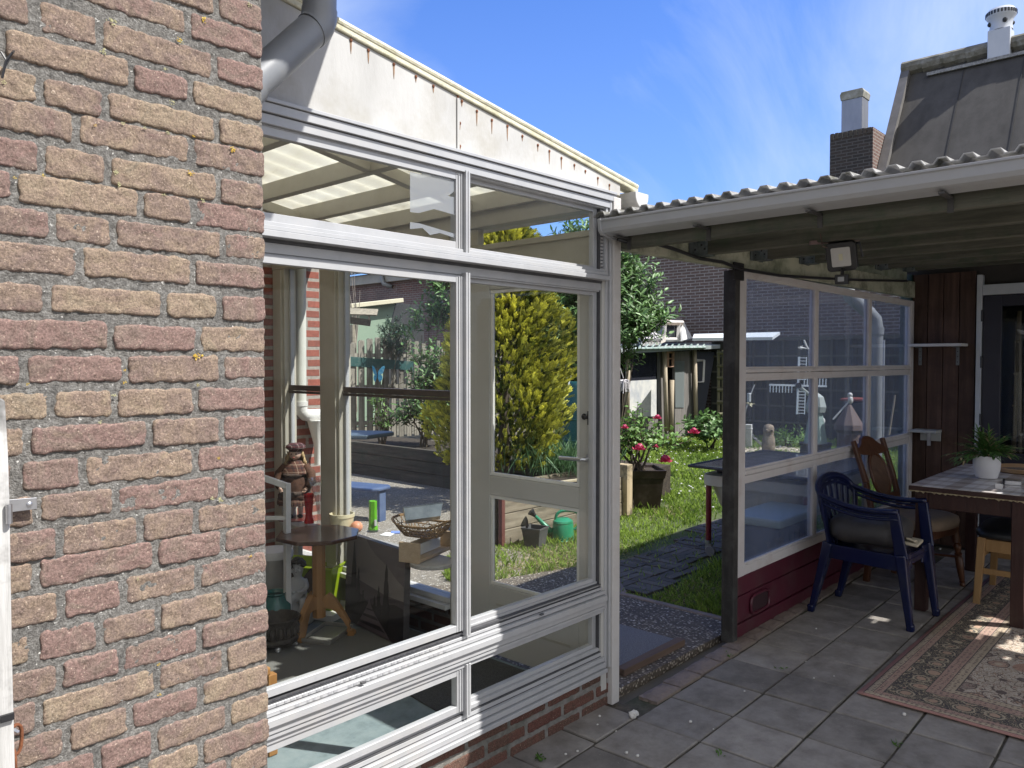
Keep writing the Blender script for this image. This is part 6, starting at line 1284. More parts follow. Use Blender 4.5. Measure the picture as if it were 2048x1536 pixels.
b0 = DP(905, 880, 13); shrub('laurel_bush', 'tall dark laurel behind the wooden fence left of the golden conifer', 'bush', (b0.x, b0.y+.6, 0), [bl(900,600,13.6,.32,.4,.7), bl(862,635,13.8,.25,.3,.3), bl(840,668,13.6,.2,.25,.2), bl(920,530,13.8,.3,.3,.5)], 190, LAUR, (.11,.16), .04, per=9)
b0 = DP(785, 850, 14); shrub('small_conifer', 'small dull green conifer rising behind the arched fence top', 'conifer', (b0.x, b0.y+.5, 0), [bl(785,668,14.6,.22,.22,.34), bl(790,700,14.5,.3,.3,.3)], 130, LAURD, (.05,.08), .018, per=16, shoot=(.12,.25))
b0 = DP(850, 875, 10.6); shrub('evergreen_shrub', 'leafy evergreen shrub with grey green leaves in the bed before the fence', 'shrub', (b0.x, b0.y, .35), [bl(862,790,10.8,.22,.24,.32), bl(832,835,10.7,.16,.18,.2), bl(880,740,10.8,.14,.18,.2), bl(872,850,10.7,.2,.2,.2), bl(848,725,10.9,.10,.12,.12)], 190, LAUR, (.08,.13), .034, per=9)
b0 = DP(765, 870, 10.6); shrub('yellow_shrublet', 'small yellow green twig shrub below the blue butterfly', 'shrub', (b0.x, b0.y, .35), [bl(760,808,10.7,.12,.12,.12), bl(772,845,10.7,.14,.14,.16)], 44, LIGHT, (.05,.08), .02, per=8, shoot=(.1,.2))
b0 = DP(638, 880, 11.5); shrub('wall_climber', 'thin dark climber on the fence beside the red brick corner', 'climber', (b0.x, b0.y, 0), [bl(640,735,11.5,.12,.15,.45), bl(633,660,11.6,.10,.10,.12)], 50, LAURD, (.06,.09), .03, per=7, shoot=(.1,.25))
MAG = pm('magenta_petal', [(.55,.02,.16),(.65,.05,.25)], 14, .6, island=.2, trans=.3)
def rose(mb, c, r):
    for ring, (n, e, rr) in enumerate(((6,.15,1.0),(5,.7,.8),(4,1.15,.55))):
        for k in range(n):
            a = 2*math.pi*k/n+ring*.5; o_ = Vector((math.cos(a), math.sin(a), 0)); mb.leaf(Vector(c)+o_*r*.15, o_*math.cos(e)+Vector((0,0,math.sin(e))), r*rr*1.1, r*.95, -o_*math.sin(e)+Vector((0,0,math.cos(e))), -.18, -.25)
mb = MB(); c = DP(641, 803, 11.2)
for k in range(9): rose(mb, c+Vector((R.uniform(-.1,.1), R.uniform(-.1,.1), R.uniform(-.05,.06))), .045)
tag(mb.build('pink_flowers', MAG), 'clump of magenta flowers beside the red brick corner', 'flowers')
# grass tuft and low plants by the conifer
TUFT = veg('blue_green_blade', [(.06,.13,.05),(.10,.19,.08)], .5, .35, .3)
b0 = G(1130, 945, .36); t = thing('ornamental_grass', 'bluish green grass tuft to the right of the golden conifer in the bed', 'grass tuft', (b0.x, b0.y, .35)); mb = MB()
for k in range(620):
    c = b0+Vector((R.gauss(0,.24), R.gauss(0,.2), 0)); a = R.uniform(0, 6.28); mb.leaf(c, (math.cos(a)*.5, math.sin(a)*.5, 1), R.uniform(.2,.42), .011, None, .1, R.uniform(.1,.5))
mb.build('blades', TUFT, t)
# ---- lawn blades
m = tintmat('lawn_blade', (.10,.19,.03), (.38,.50,.09), .6, .4, .45); mb = MB(); att = []
def inpoly(x, y, P):
    r = False; n = len(P)
    for i in range(n):
        (x1, y1), (x2, y2) = P[i], P[(i+1) % n]
        if (y1 > y) != (y2 > y) and x < (x2-x1)*(y-y1)/(y2-y1)+x1: r = not r
    return r
LAWN = [(4.16,2.95),(4.16,2.08),(15.4,2.08),(15.4,9.5),(6.9,9.5),(6.45,4.36),(4.66,4.34),(3.64,4.34),(3.6,3.75),(4.62,3.42)]
cnt = 0
for k in range(150000):
    u = R.random(); x = 3.6+u**1.7*11.6; y = 2.08+R.random()**1.15*7.4
    if not inpoly(x, y, LAWN): continue
    dd = math.hypot(x, y); ang_ = math.degrees(math.atan2(y, x))
    if not 12 < ang_ < 47.5: continue
    on_path = abs(y-(3.02+(x-4.2)*.12)) < .34 and 4.2 < x < 8.6
    if on_path and R.random() < .93: continue
    if abs(x-4.55) < .5 and abs(y-3.75) < .45 and R.random() < .55: continue
    if (x-6.85)**2+(y-4.55)**2 < .12 and R.random() < .7: continue
    if dd > 7 and R.random() < .3: continue
    h = R.uniform(.02,.055)*(1+.6*(nz(x, y, 0, 1.6) > .15))*(1 if dd < 8 else 1.2); w = .0028*(1+max(0, dd-4.5)*.33); a = R.uniform(0, 6.28); ln = R.uniform(0,.7); d_ = Vector((math.cos(a)*ln, math.sin(a)*ln, 1)).normalized(); s_ = Vector((-math.sin(a), math.cos(a), 0))*w; p_ = Vector((x, y, -.005)); e_ = p_+d_*h; mmid = p_+d_*h*.55
    mb.v += [tuple(p_-s_), tuple(p_+s_), tuple(mmid+s_*.7), tuple(e_+Vector((math.cos(a), math.sin(a), -.3))*h*.2), tuple(mmid-s_*.7)]; o = len(mb.v)-5; mb.f.append((o, o+1, o+2, o+3, o+4)); g = min(1, max(0, .45+.4*nz(x, y, 3, .9)+R.uniform(-.2,.3))); att += [g*.5, g*.5, g, min(1, g*1.4), g]; cnt += 1
mb.att = att; tag(mb.build('grass', m), 'green lawn grass with dry patches', 'grass', None, 'stuff')
mb = MB(); DRY = veg('dry_straw', [(.26,.21,.10),(.36,.30,.16)], .7, .3, .2)
for k in range(5200):
    x, y = (R.gauss(4.45,.42), R.gauss(3.75,.26)) if k % 3 else (R.uniform(4.2,5.2), R.uniform(2.1,2.7))
    if k % 11 == 0: x, y = R.gauss(6.75,.2), R.gauss(4.1,.12)
    if not inpoly(x, y, LAWN): continue
    a = R.uniform(0, 6.28); mb.leaf((x, y, .002), (math.cos(a), math.sin(a), R.uniform(.1,.7)), R.uniform(.025,.06), .004, None, .1, .2)
tag(mb.build('dry_grass', DRY), 'dry straw coloured grass at the lawn edge', 'grass', None, 'stuff')
mb = MB(); DAISY = pm('white_petal', [(.7,.7,.66),(.78,.78,.74)], 5, .6, trans=.3)
for k in range(130):
    x = R.uniform(7.0, 13); y = x*math.tan(D2R(R.uniform(27, 35)))
    if inpoly(x, y, LAWN): mb.ball((x, y, .05), .014, 6, 4, (1,1,.5))
tag(mb.build('daisies', DAISY), 'small white daisies scattered on the far lawn', 'flowers', None, 'stuff')
# ---- rose pot
rp = Vector((6.86, 4.55, 0)); pot2 = thing('square_planter', 'big dark brown square flared planter on the lawn edge', 'planter', rp)
POTB = pm('dark_brown_glazed_pot', [(.018,.011,.009),(.03,.019,.015)], 5, .35, .05, 40, dirt=((.10,.08,.07),.4), dscale=6)
an_ = math.atan2(4.301-4.649, 6.773-6.83)+math.pi/2
def sq(s, z, ro=.30): return [(rp.x+s*math.sqrt(2)*math.cos(ro+math.pi/4+math.pi/2*k), rp.y+s*math.sqrt(2)*math.sin(ro+math.pi/4+math.pi/2*k), z) for k in range(4)]
def frust(rings):
    mb = MB(); vs = []
    for s, z in rings: vs += sq(s, z, -.75)
    n = len(rings); mb.add(vs, [(i*4+k, i*4+(k+1) % 4, (i+1)*4+(k+1) % 4, (i+1)*4+k) for i in range(n-1) for k in range(4)]+[(3,2,1,0)]); return mb
frust([(.192,0),(.224,.315)]).build('pot_body', POTB, pot2, bevel=.006); mbx = frust([(.232,.316),(.247,.40),(.228,.402),(.218,.36)]); mbx.f.append(tuple(range(len(mbx.v)-4, len(mbx.v)))); mbx.build('pot_rim', POTB, pot2, bevel=.004)
mbx = MB().add(sq(.219,.37,-.75), [(0,1,2,3)]); mbx.build('soil', SOIL, pot2)
rb = shrub('rose_bush', 'rose bush with red blooms growing in the brown square planter', 'rose bush', (rp.x, rp.y, .37), [((rp.x-.02, rp.y+.2, .62), (.18,.28,.20)), ((rp.x+.02, rp.y-.14, .66), (.24,.32,.18)), ((rp.x+.05, rp.y+.0, .80), (.13,.22,.16))], 84, LIGHT, (.05,.075), .042, per=6, stems=8, shoot=(.12,.28))
ROSE = pm('rose_petal', [(.48,.025,.10),(.62,.08,.18)], 14, .5, island=.25, trans=.25)
for px, py, r in ((1279,899,.062),(1331,923,.066),(1315,837,.04),(1388,866,.055),(1250,856,.035),(1311,894,.03)):
    mb = MB(); bc2 = DP(px, py, 7.8 if px != 1388 else 8.0); rose(mb, bc2, r); mb.ball(bc2+Vector((0,0,r*.45)), r*.62, 9, 7, (1,1,.9), .12); mb.build('bloom', ROSE, rb)
# ---- watering can and small pot
GRN = pm('green_can_plastic', [(.012,.17,.085),(.018,.22,.11)], 3, .35, dirt=((.10,.18,.12),.3), dscale=8)
wp = Vector((5.10, 4.12, 0)); can = thing('watering_can', 'green plastic watering can with a black rose standing in the grass', 'watering can', wp)
mb = MB(); mb.lathe([(.100,0),(.104,.01),(.100,.016),(.103,.03),(.095,.140),(.092,.147),(.095,.154),(.089,.170),(.05,.192),(.04,.194)], wp, 28, sx=1, sy=.85); mb.build('can_body', GRN, can, smooth='auto')
tlx = Vector((-.72,.69,0)); mb = MB(); b_ = wp+tlx*.085+Vector((0,0,.06)); e_ = wp+tlx*.24+Vector((0,0,.215)); mb.tube([b_, b_.lerp(e_,.35), e_], [.034,.022,.013], 12); sp_ = mb.build('spout', GRN, can, smooth=True)
mb = MB(); dd_ = (e_-b_).normalized(); mb.tube([e_-dd_*.006, e_+dd_*.02, e_+dd_*.045, e_+dd_*.05], [.015,.022,.034,.03], 14); mb.build('spout_rose', BLACKP, sp_, smooth='auto')
mb = MB(); h = [(.062,.176),(.055,.215),(.02,.245),(-.05,.252),(-.11,.24),(-.142,.20),(-.142,.15),(-.12,.11),(-.092,.09)]; hp_ = [wp+tlx*a+Vector((0,0,b)) for a, b in h]; sm = []
for i in range(len(hp_)-1):
    for j in range(4): t = j/4; p0 = hp_[max(i-1,0)]; p1 = hp_[i]; p2 = hp_[i+1]; p3 = hp_[min(i+2, len(hp_)-1)]; sm.append(.5*((2*p1)+(p2-p0)*t+(2*p0-5*p1+4*p2-p3)*t*t+(3*p1-p0-3*p2+p3)*t**3))
mb.tube(sm+[hp_[-1]], .0125, 10); mb.build('handle', GRN, can, smooth=True)
sp2 = Vector((4.80, 4.17, 0)); sqp = thing('small_square_pot', 'small dark grey square plant pot beside the watering can', 'pot', sp2)
mb = MB(); vs = []
for s, z in ((.062,0),(.082,.14),(.086,.141),(.086,.155),(.078,.155),(.058,.02)): vs += [(sp2.x+s*math.sqrt(2)*math.cos(.25+math.pi/4+math.pi/2*k), sp2.y+s*math.sqrt(2)*math.sin(.25+math.pi/4+math.pi/2*k), z) for k in range(4)]
mb.add(vs, [(i*4+k, i*4+(k+1) % 4, (i+1)*4+(k+1) % 4, (i+1)*4+k) for i in range(5) for k in range(4)]+[(20,21,22,23)]); mb.build('pot_body', pm('dark_grey_pot', [(.05,.05,.05),(.08,.08,.08)], 9, .7), sqp); mb = MB(); mb.leaf(sp2+Vector((-.03,.06,.12)), (0,.1,1), .12, .035, (1,0,0)); mb.build('plant_label', BLACKP, sqp)
# ---- blue garden table and bench beyond the side window
SLT = pm('slate_blue_plastic', [(.06,.085,.11),(.09,.12,.15)], 4, .45); BLUEP = pm('faded_blue_plastic', [(.05,.08,.17),(.08,.12,.22)], 4, .45, dirt=((.15,.18,.25),.4))
tb = thing('garden_table', 'slate blue garden table with louvred blue support on the terrace', 'table', (4.7, 7.3, 0))
MB().prism([(4.0,7.75),(4.9,6.55),(5.36,6.68),(5.40,6.8),(4.7,7.9),(4.1,8.0)], 'z', .70, .745).build('table_top', SLT, tb, bevel=.012)
mb = MB(); a = Vector((4.62, 7.15, 0)); b = Vector((4.9, 6.95, 0)); mb.beam(a+Vector((0,0,.35)), b+Vector((0,0,.35)), .03, .69); lgp = mb.build('leg', BLUEP, tb, bevel=.006); mb = MB(); nrm = Vector((-.58,-.81,0))
for z in (.60,.52,.44): mb.beam(a+Vector((.02,0,z))+nrm*.016, b+Vector((-.02,.01,z))+nrm*.016, .006, .028)
mb.build('louvre_gap', BLACKP, lgp)
MB().beam(Vector((4.25,7.7,.35)), Vector((4.4,7.6,.35)), .03, .69).build('leg', BLUEP, tb, bevel=.006)
bn2 = thing('low_bench', 'low pale blue plastic bench with rounded seat in front of the slate blue table', 'bench', (4.1, 6.0, 0)); q0 = G(752, 978, .33); q1 = G(640, 968, .33)
u_ = (q1-q0).normalized(); n_ = Vector((-u_.y, u_.x, 0)); n_ = n_ if n_.y > 0 else -n_
mb = MB(); mb.prism([tuple((q0+u_*a_+n_*b_)[:2]) for a_, b_ in ((0,.05),(.05,0),(.7,0),(.7,.28),(.05,.28),(0,.23))], 'z', .295, .33); mb.build('seat', BLUEP, bn2, bevel=.012)
for a_ in (.04, .62): mb = MB(); c = q0+u_*a_+n_*.14; c.z = .13; c.z = .147; mb.obox(c, (.03,.10,.293), (0,0,math.atan2(u_.y, u_.x))); mb.build('leg', BLUEP, bn2, bevel=.006)
# ---- arched wooden fence with green rail and butterfly
FNC = wood('grey_fence_board', [(.10,.088,.074),(.22,.20,.172),(.32,.29,.25)], 'z', .85, .32, ((.07,.065,.05),.5), dscale=2)
FY2 = 11.5
def fence(x0, x1, label, arch=.22, top=1.74, grp='fence panels along the left garden boundary'):
    t = thing('garden_fence', label, 'fence', ((x0+x1)/2, FY2, 0), group=grp); xm = (x0+x1)/2; k = 0; x = x0; f1 = MB(); f2 = MB()
    while x < x1-.05:
        h = top+arch*(1-((x+.05-xm)/((x1-x0)/2))**2); (f1 if k % 2 == 0 else f2).prism([(x, .1), (x+.105, .1), (x+.105, h-.008*R.random()), (x, h)], 'y', *((FY2-.055, FY2-.038) if k % 2 == 0 else (FY2+.038, FY2+.055))); x += .092; k += 1
    f1.build('front_boards', FNC, t, bevel=.002); f2.build('rear_boards', FNC, t, bevel=.002)
    mb = MB()
    for z in (.4, 1.05, 1.62): mb.box(x0, FY2-.036, z-.035, x1, FY2+.036, z+.035)
    mb.build('rail', FNC, t); return t
fp1 = fence(6.0, 7.9, 'weathered fence panel with arched top behind the post of the side window'); fp2 = fence(8.02, 10.25, 'weathered arched fence panel carrying a dark green board and the blue butterfly'); fp3 = fence(10.37, 12.6, 'weathered arched fence panel hidden mostly behind the shrub and golden conifer')
for x in (7.96, 10.31): tag(MB().box(x-.04, FY2-.035, 0, x+.04, FY2+.045, 1.92).build('fence_post', FNC, bevel=.004), 'square grey fence post standing between two arched fence panels', 'post', 'fence posts on the left boundary')
a = OY(640, 716, FY2-.07); b = OY(826, 730, FY2-.07); MB().beam(a+Vector((0,0,-.02)), b+Vector((0,0,-.02)), .02, .17).build('green_board', pm('dark_green_board', [(.012,.055,.055),(.02,.08,.078)], 9, .6, dirt=((.15,.16,.13),.35), dscale=9), fp2, bevel=.003)
bf = thing('butterfly_ornament', 'bright blue butterfly ornament hanging on the wooden fence', 'ornament', OY(754, 750, FY2-.045)); bc_ = OY(754, 748, FY2-.085); S = .0088
def wing(mb, pts, sgn, tilt):
    vs = [(bc_.x+sgn*a*S*math.cos(tilt), bc_.y-abs(a)*S*math.sin(tilt), bc_.z+b*S) for a, b in pts]; n = len(pts); vs += [(x, y+.004, z) for x, y, z in vs]; mb.add(vs, [tuple(range(n)), tuple(range(2*n-1, n-1, -1))]+[(k, n+k, n+(k+1) % n, (k+1) % n) for k in range(n)])
UP = [(.5,1),(5,9),(11,15),(16,17),(17,14),(15,7),(12,1),(6,-2),(.5,-2)]; LO = [(.5,-2),(6,-2),(10,-2),(12,-7),(11,-12),(8,-14),(6,-17),(4,-13),(.5,-6)]
mfl = newmat('iridescent_blue_wing'); m_, nt, out = mfl; p = _n(nt, 'ShaderNodeBsdfPrincipled'); p.inputs['Roughness'].default_value = .4; nt.links.new(ramp(nt, noise_n(nt, coords(nt, (1,1,1)), 22, 3), [(.24, (.01,.04,.12)), (.34, (.05,.40,.78)), (.55, (.16,.58,.90)), (.75, (.5,.8,.92))]), p.inputs['Base Color']); nt.links.new(p.outputs[0], out.inputs[0])
for sgn in (-1, 1):
    mb = MB(); wing(mb, UP, sgn, .35); mb.build('wing', m_, bf); mb = MB(); wing(mb, LO, sgn, .30); mb.build('wing', m_, bf)
mb = MB(); mb.tube([bc_+Vector((0,-.01,.02)), bc_+Vector((0,-.012,-.09))], [.01,.006], 8); [mb.tube([bc_+Vector((0,-.01,.02)), bc_+Vector((s*.03,-.012,.09))], .002, 4) for s in (-1, 1)]; mb.build('body', BLACKP, bf)
# bird table with a plank roof
bt = thing('bird_table', 'old wooden bird table with a plank roof on a post behind the fence', 'bird table', (8.8, 12.6, 0)); OLDB = wood('silvery_old_board', [(.20,.175,.14),(.40,.35,.27)], 'x', .85, .2)
D_ = 15.2; mb = MB(); a = DP(668, 622, D_); b = DP(755, 625, D_); mb.beam(a, b, .2, .03, Vector((-.4,-.5,.8))); mb.build('roof', OLDB, bt, bevel=.004); mb = MB(); a = DP(668, 636, D_); b = DP(741, 646, D_); mb.beam(a, b, .05, .13); mb.build('tray', wood('dark_old_board', [(.06,.05,.04),(.12,.10,.08)], 'x', .85), bt, bevel=.004)
mb = MB(); a = DP(706, 650, D_); mb.tube([(a.x, a.y, 0), a], .06, 8); mb.tube([DP(738,630,D_), DP(738,645,D_)], .02, 6); mb.build('post', OLDB, bt)
# leafless twigs above it
mb = MB(); b0 = DP(712, 690, 15.6)
for px, py in ((692,560),(703,545),(708,548),(712,600),(720,580),(690,600),(697,570)): e = DP(px, py, 15.6); mb.tube([(b0.x, b0.y, .5), b0, b0.lerp(e,.5)+Vector((.04,.03,0)), e], [.02,.012,.008,.004], 5)
tag(mb.build('bare_twigs', pm('pale_twig', [(.26,.21,.18),(.36,.3,.26)], 9, .8)), 'thin leafless twigs reaching up behind the bird table', 'twigs')
# green lean-to behind the fence
ln_ = thing('green_leanto', 'pale green lean-to wall with a cream roof edge beyond the fence', 'lean-to', (11.5, 15.5, 0)); Dg = 18.5
g = [DP(600, 640, Dg), DP(776, 610, Dg), DP(757, 720, Dg), DP(600, 720, Dg)]; gy = 15.0
P_ = [(OY(x, y, 15.0).x, OY(x, y, 15.0).z) for x, y in ((560,633),(791,606),(768,700),(764,880),(560,880))]; P_[3] = (P_[3][0], 0); P_[4] = (P_[4][0], 0); P_[2] = (P_[2][0], P_[2][1])
MB().prism(P_, 'y', 15.0, 15.1).build('wall', pm('pale_green_paint', [(.20,.27,.20),(.25,.33,.25)], 4, .7, dirt=((.13,.17,.12),.4)), ln_)
P2 = [P_[1], (P_[1][0]+.9, P_[1][1]+.0), (P_[1][0]+1.0, 0), (P_[3][0], 0), P_[2]]; MB().prism(P2, 'y', 15.02, 15.6).build('side_wall', pm('dark_leanto_side', [(.02,.022,.024),(.035,.035,.04)], 5, .8), ln_)  # side panel coloured much darker than the green front
a = Vector((P_[0][0], 14.9, P_[0][1]+.06)); b = Vector((P_[1][0]+.05, 14.9, P_[1][1]+.06)); MB().beam(a, b, .3, .10).build('roof_edge', pm('cream_roof_edge', [(.50,.45,.33),(.58,.53,.40)], 6, .7), ln_, bevel=.01)
bx = OY(640, 660, 14.8); MB().box(bx.x-.9, 14.78, 1.55, bx.x+.35, 14.9, 2.05).build('white_window', pm('pale_blue_window', [(.50,.56,.60),(.58,.64,.68)], 4, .3), ln_)
# ---- old aviary
AV = thing('aviary_shed', 'ramshackle grey aviary of boards and glass panels at the back of the lawn', 'shed', (12.8, 8.0, 0))
GB = wood('grey_bleached_board', [(.08,.075,.07),(.16,.15,.14),(.22,.205,.19)], 'z', .85, .25); PO = wood('pale_pole', [(.30,.25,.18),(.42,.36,.27)], 'z', .8); DI = pm('dark_interior', [(.015,.015,.018),(.03,.03,.033)], 4, .9)
def av(px, py, Y=8.0): return OY(px, py, Y)
def pl(name, poly, Y, th, mt, par=AV, bev=0):
    return MB().prism([(av(x, y, Y).x, av(x, y, Y).z) for x, y in poly], 'y', Y, Y+th).build(name, mt, par, bevel=bev)
pl('back_wall', [(1130,700),(1428,700),(1395,880),(1130,880)], 9.4, .06, DI)
pl('wall_board', [(1257,838),(1316,833),(1316,868),(1257,866)], 8.03, .05, GB); pl('wall_board', [(1318,704),(1330,704),(1338,880),(1320,876)], 8.02, .05, GB); pl('wall_board', [(1370,702),(1388,702),(1386,885),(1372,888)], 8.02, .05, GB)
wbp = pl('white_panel', [(1258,762),(1313,759),(1313,832),(1257,836)], 7.99, .03, pm('chalky_white_panel', [(.30,.33,.38),(.52,.52,.50),(.66,.64,.58)], 3, .7, dirt=((.25,.27,.32),.6), dscale=2.5, stretch=(1,1,.6)))
pl('dark_pane', [(1262,706),(1312,706),(1312,759),(1262,762)], 8.0, .02, glass('old_dark_glass', (.35,.38,.45), haze=.25, hcol=(.16,.17,.22), f0=.06))
dr2 = pl('door', [(1348,703),(1372,703),(1371,884),(1350,880)], 7.98, .04, GB); pl('door_glass', [(1350,722),(1369,722),(1368,815),(1351,815)], 7.965, .012, glass('frosted_old_glass', (.4,.42,.45), haze=.6, hcol=(.42,.47,.47), f0=.05), dr2)
sg = pl('slanted_glass', [(1388,704),(1430,704),(1404,855),(1392,868)], 7.98, .02, glass('dusty_grey_sheet', (.5,.52,.56), haze=.55, hcol=(.22,.23,.27), f0=.05))
mb = MB()
for q in (((1391,721),(1408,721),(1406,764),(1391,764)),):
    pts = [av(x, y, 7.965) for x, y in q]; mb.tube(pts+pts[:1], .03, 4, cap=False)
mb.build('window_frame', WHITEP, sg)
for (x0, y0, x1, y1) in ((1256,702,1254,850),(1329,702,1333,862),(1389,700,1393,872),(1344,760,1342,872)):
    MB().tube([av(x0, y0, 7.93), av(x1, y1, 7.93)], .045, 8).build('pole', PO, AV, smooth=True)
mb = MB(); pts = [av(x, y, 7.9) for x, y in ((1335,703),(1346,705),(1345,733),(1335,733))]; mb.tube(pts+pts[:1], .035, 4, cap=False); mb.tube([av(1336,717,7.9), av(1345,717,7.9)], .015, 4); mb.build('small_window', pm('rusty_red_frame', [(.25,.14,.09),(.36,.22,.15)], 9, .7), AV)
mb = MB(); P_ = [av(1180,702,7.7), av(1440,690,7.7), av(1448,682,9.6), av(1190,690,9.6)]; mb.add([p_ for p_ in P_]+[p_-Vector((0,0,.07)) for p_ in P_], [(0,1,2,3),(7,6,5,4),(0,4,5,1),(1,5,6,2),(2,6,7,3),(3,7,4,0)]); rf2 = mb.build('roof', pm('white_grey_sheet', [(.22,.25,.25),(.34,.36,.36)], 5, .6, dirt=((.2,.27,.26),.5)), AV)
mb = MB()
for k in range(12):
    x = 1268+k*12.5; mb.tube([av(x-4, 697, 7.68), av(x+3, 689, 7.75)], .018, 5)
mb.tube([av(1258,698,7.68), av(1410,695,7.68)], .03, 5); mb.build('ribbed_edge', pm('green_wire', [(.05,.12,.10),(.4,.45,.43)], 14, .5), rf2)
DW = pm('white_ribbed_board', [(.44,.42,.40),(.58,.56,.54)], 3, .6, dirt=((.40,.34,.31),.45), dscale=6)
def q3(pts, th, name, mt, par):   # slab through 3-D points
    n = (pts[1]-pts[0]).cross(pts[2]-pts[0]).normalized()*th; m_ = len(pts); mb = MB(); mb.add(pts+[p_+n for p_ in pts], [tuple(range(m_)), tuple(range(2*m_-1, m_-1, -1))]+[(k, m_+k, m_+(k+1) % m_, (k+1) % m_) for k in range(m_)]); return mb.build(name, mt, par)
dm = thing('tilted_dormer', 'white ribbed dormer hatch with a small window on the aviary roof', 'dormer', av(1330, 690, 8.6))
A4 = [av(1258,648,9.3), av(1301,650,9.2), av(1323,684,8.1), av(1283,686,8.1)]; pan = q3(A4, .06, 'ribbed_panel', DW, dm); mb = MB()
for k in range(7): t = (k+.5)/7; mb.tube([A4[0].lerp(A4[1], t)+Vector((0,-.03,.05)), A4[3].lerp(A4[2], t)+Vector((0,-.03,.05))], .03, 5)
mb.build('rib', DW, pan)
q3([av(1298,645,9.2), av(1331,644,8.6), av(1329,680,8.1), av(1320,684,8.1)], .04, 'cheek', pm('cream_ribbed_board', [(.34,.31,.27),(.46,.43,.38)], 6, .7, stretch=(3,1,.2)), dm)
mb = MB(); pts = [av(x, y, 8.3) for x, y in ((1330,645),(1365,645),(1365,679),(1328,679))]; mb.tube(pts+pts[:1], .045, 4, cap=False); mb.tube([av(1357,646,8.3), av(1355,679,8.3)], .05, 4); wf_ = mb.build('window', DW, dm); q3([av(x, y, 8.32) for x, y in ((1330,645),(1365,645),(1365,679),(1328,679))], .02, 'pane', glass('dormer_glass', (.25,.27,.3), haze=.2, hcol=(.2,.22,.25), f0=.1), wf_)
q3([av(1364,646,8.3), av(1366,640,9.0), av(1385,676,8.4), av(1366,680,8.1)], .05, 'cheek', pm('bright_white_board', [(.70,.70,.69),(.76,.76,.75)], 4, .5), dm); q3([av(1298,645,9.2), av(1334,634,9.4), av(1364,636,9.2), av(1366,646,8.25), av(1330,645,8.25)], .05, 'roof', pm('brown_white_roof_felt', [(.16,.11,.08),(.3,.25,.21),(.6,.58,.56)], 3, .7), dm)
# string ornament, hanging cup, chain
mb = MB(); c = DP(1248, 770, 9.6); mb.tube([DP(1240, 735, 9.6), DP(1247, 756, 9.6)], .006, 4)
for k in range(60): a = R.uniform(0, 6.28); mb.tube([c+Vector((0,0,.06)), c+Vector((math.cos(a)*.06, math.sin(a)*.06, R.uniform(0,.07))), c+Vector((math.cos(a)*R.uniform(.05,.085), math.sin(a)*.07, R.uniform(-.10,-.02)))], .006, 4)
tag(mb.build('string_mop', pm('grey_white_string', [(.40,.38,.38),(.58,.56,.56)], 14, .9)), 'grey white string tassel hanging beside the white corner post', 'tassel')
hc_ = DP(1131, 760, 9.0); hb_ = thing('hanging_cup', 'small white hanging cup planter at the right edge of the golden conifer', 'planter', hc_); mb = MB(); mb.lathe([(.03,-.07),(.045,-.06),(.055,.0),(.066,.045),(.07,.05),(.062,.05),(.05,0),(.001,-.04)], hc_, 20); mb.build('cup', pm('pale_blue_white', [(.56,.62,.68),(.62,.67,.72)], 4, .4), hb_, smooth='auto'); mb = MB(); mb.tube([hc_+Vector((-.06,0,.05)), hc_+Vector((0,0,.32)), hc_+Vector((.06,0,.05))], .004, 4); mb.build('hanger', BLACKP, hb_)
tlb = thing('teal_container', 'dark teal plastic water barrel behind the garden room door', 'barrel', DP(1160, 900, 12)); q = DP(1168, 885, 12); MB().lathe([(.31,0),(.33,.1),(.33,1.15),(.30,1.2),(.001,1.2)], (q.x, q.y, 0), 24).build('barrel_body', pm('teal_plastic', [(.010,.075,.08),(.016,.10,.105)], 4, .45), tlb, smooth='auto')
mb = MB()
for z in (.3, .62): mb.lathe([(.333,z),(.340,z+.015),(.333,z+.03)], (q.x, q.y, 0), 24, cap=False)
mb.build('barrel_hoop', pm('teal_plastic_hoop', [(.012,.085,.09),(.02,.11,.115)], 4, .45), tlb)
b0 = DP(1425, 880, 13.2); shrub('dark_leaf_plant', 'low dark plant with pale leaf edges beside the dark patio post', 'plant', (b0.x, b0.y, 0), [bl(1422,865,13.2,.42,.42,.22)], 90, LAUR, (.09,.14), .06, per=7, shoot=(.1,.25))
# ---- behind the glass screen: fence, windmill, ornaments
DKF = wood('dark_green_brown_fence', [(.03,.033,.028),(.055,.055,.048)], 'z', .85, .2)
bfn = thing('trellis_fence', 'dark boarded fence with a lattice of battens behind the glass screen', 'fence', (14.9, 5.5, 0)); mb = MB(); y = 1.4
while y < 8.0: mb.box(14.9+.01*(int(y*10) % 2), y, 0, 14.93+.01*(int(y*10) % 2), y+.18, 1.92); y += .185
mb.build('board', DKF, bfn); mb = MB(); y = 1.5
while y < 8.0: mb.box(14.85, y, .05, 14.88, y+.04, 1.95); y += .31
for z in (.3,.62,.95,1.28,1.6): mb.box(14.83, 1.4, z, 14.849, 8.0, z+.035)
mb.box(14.80, 1.4, 1.93, 14.98, 8.0, 1.99); mb.build('batten', wood('dull_batten', [(.075,.075,.06),(.12,.115,.095)], 'z', .85), bfn)
tr2 = thing('green_trellis', 'narrow weathered green trellis panel beside the aviary', 'trellis', DP(1446, 860, 14.3)); OLV = wood('olive_old_lath', [(.10,.095,.06),(.17,.16,.10)], 'z', .85); mb = MB()
for px in (1437, 1446, 1455): mb.tube([DP(px, 700, 14.3), DP(px, 880, 14.3)], .03, 4)
for py in (706, 732, 756, 780, 804, 828): mb.tube([DP(1434, py, 14.25), DP(1460, py, 14.25)], .03, 4)
mb.build('lath', OLV, tr2)
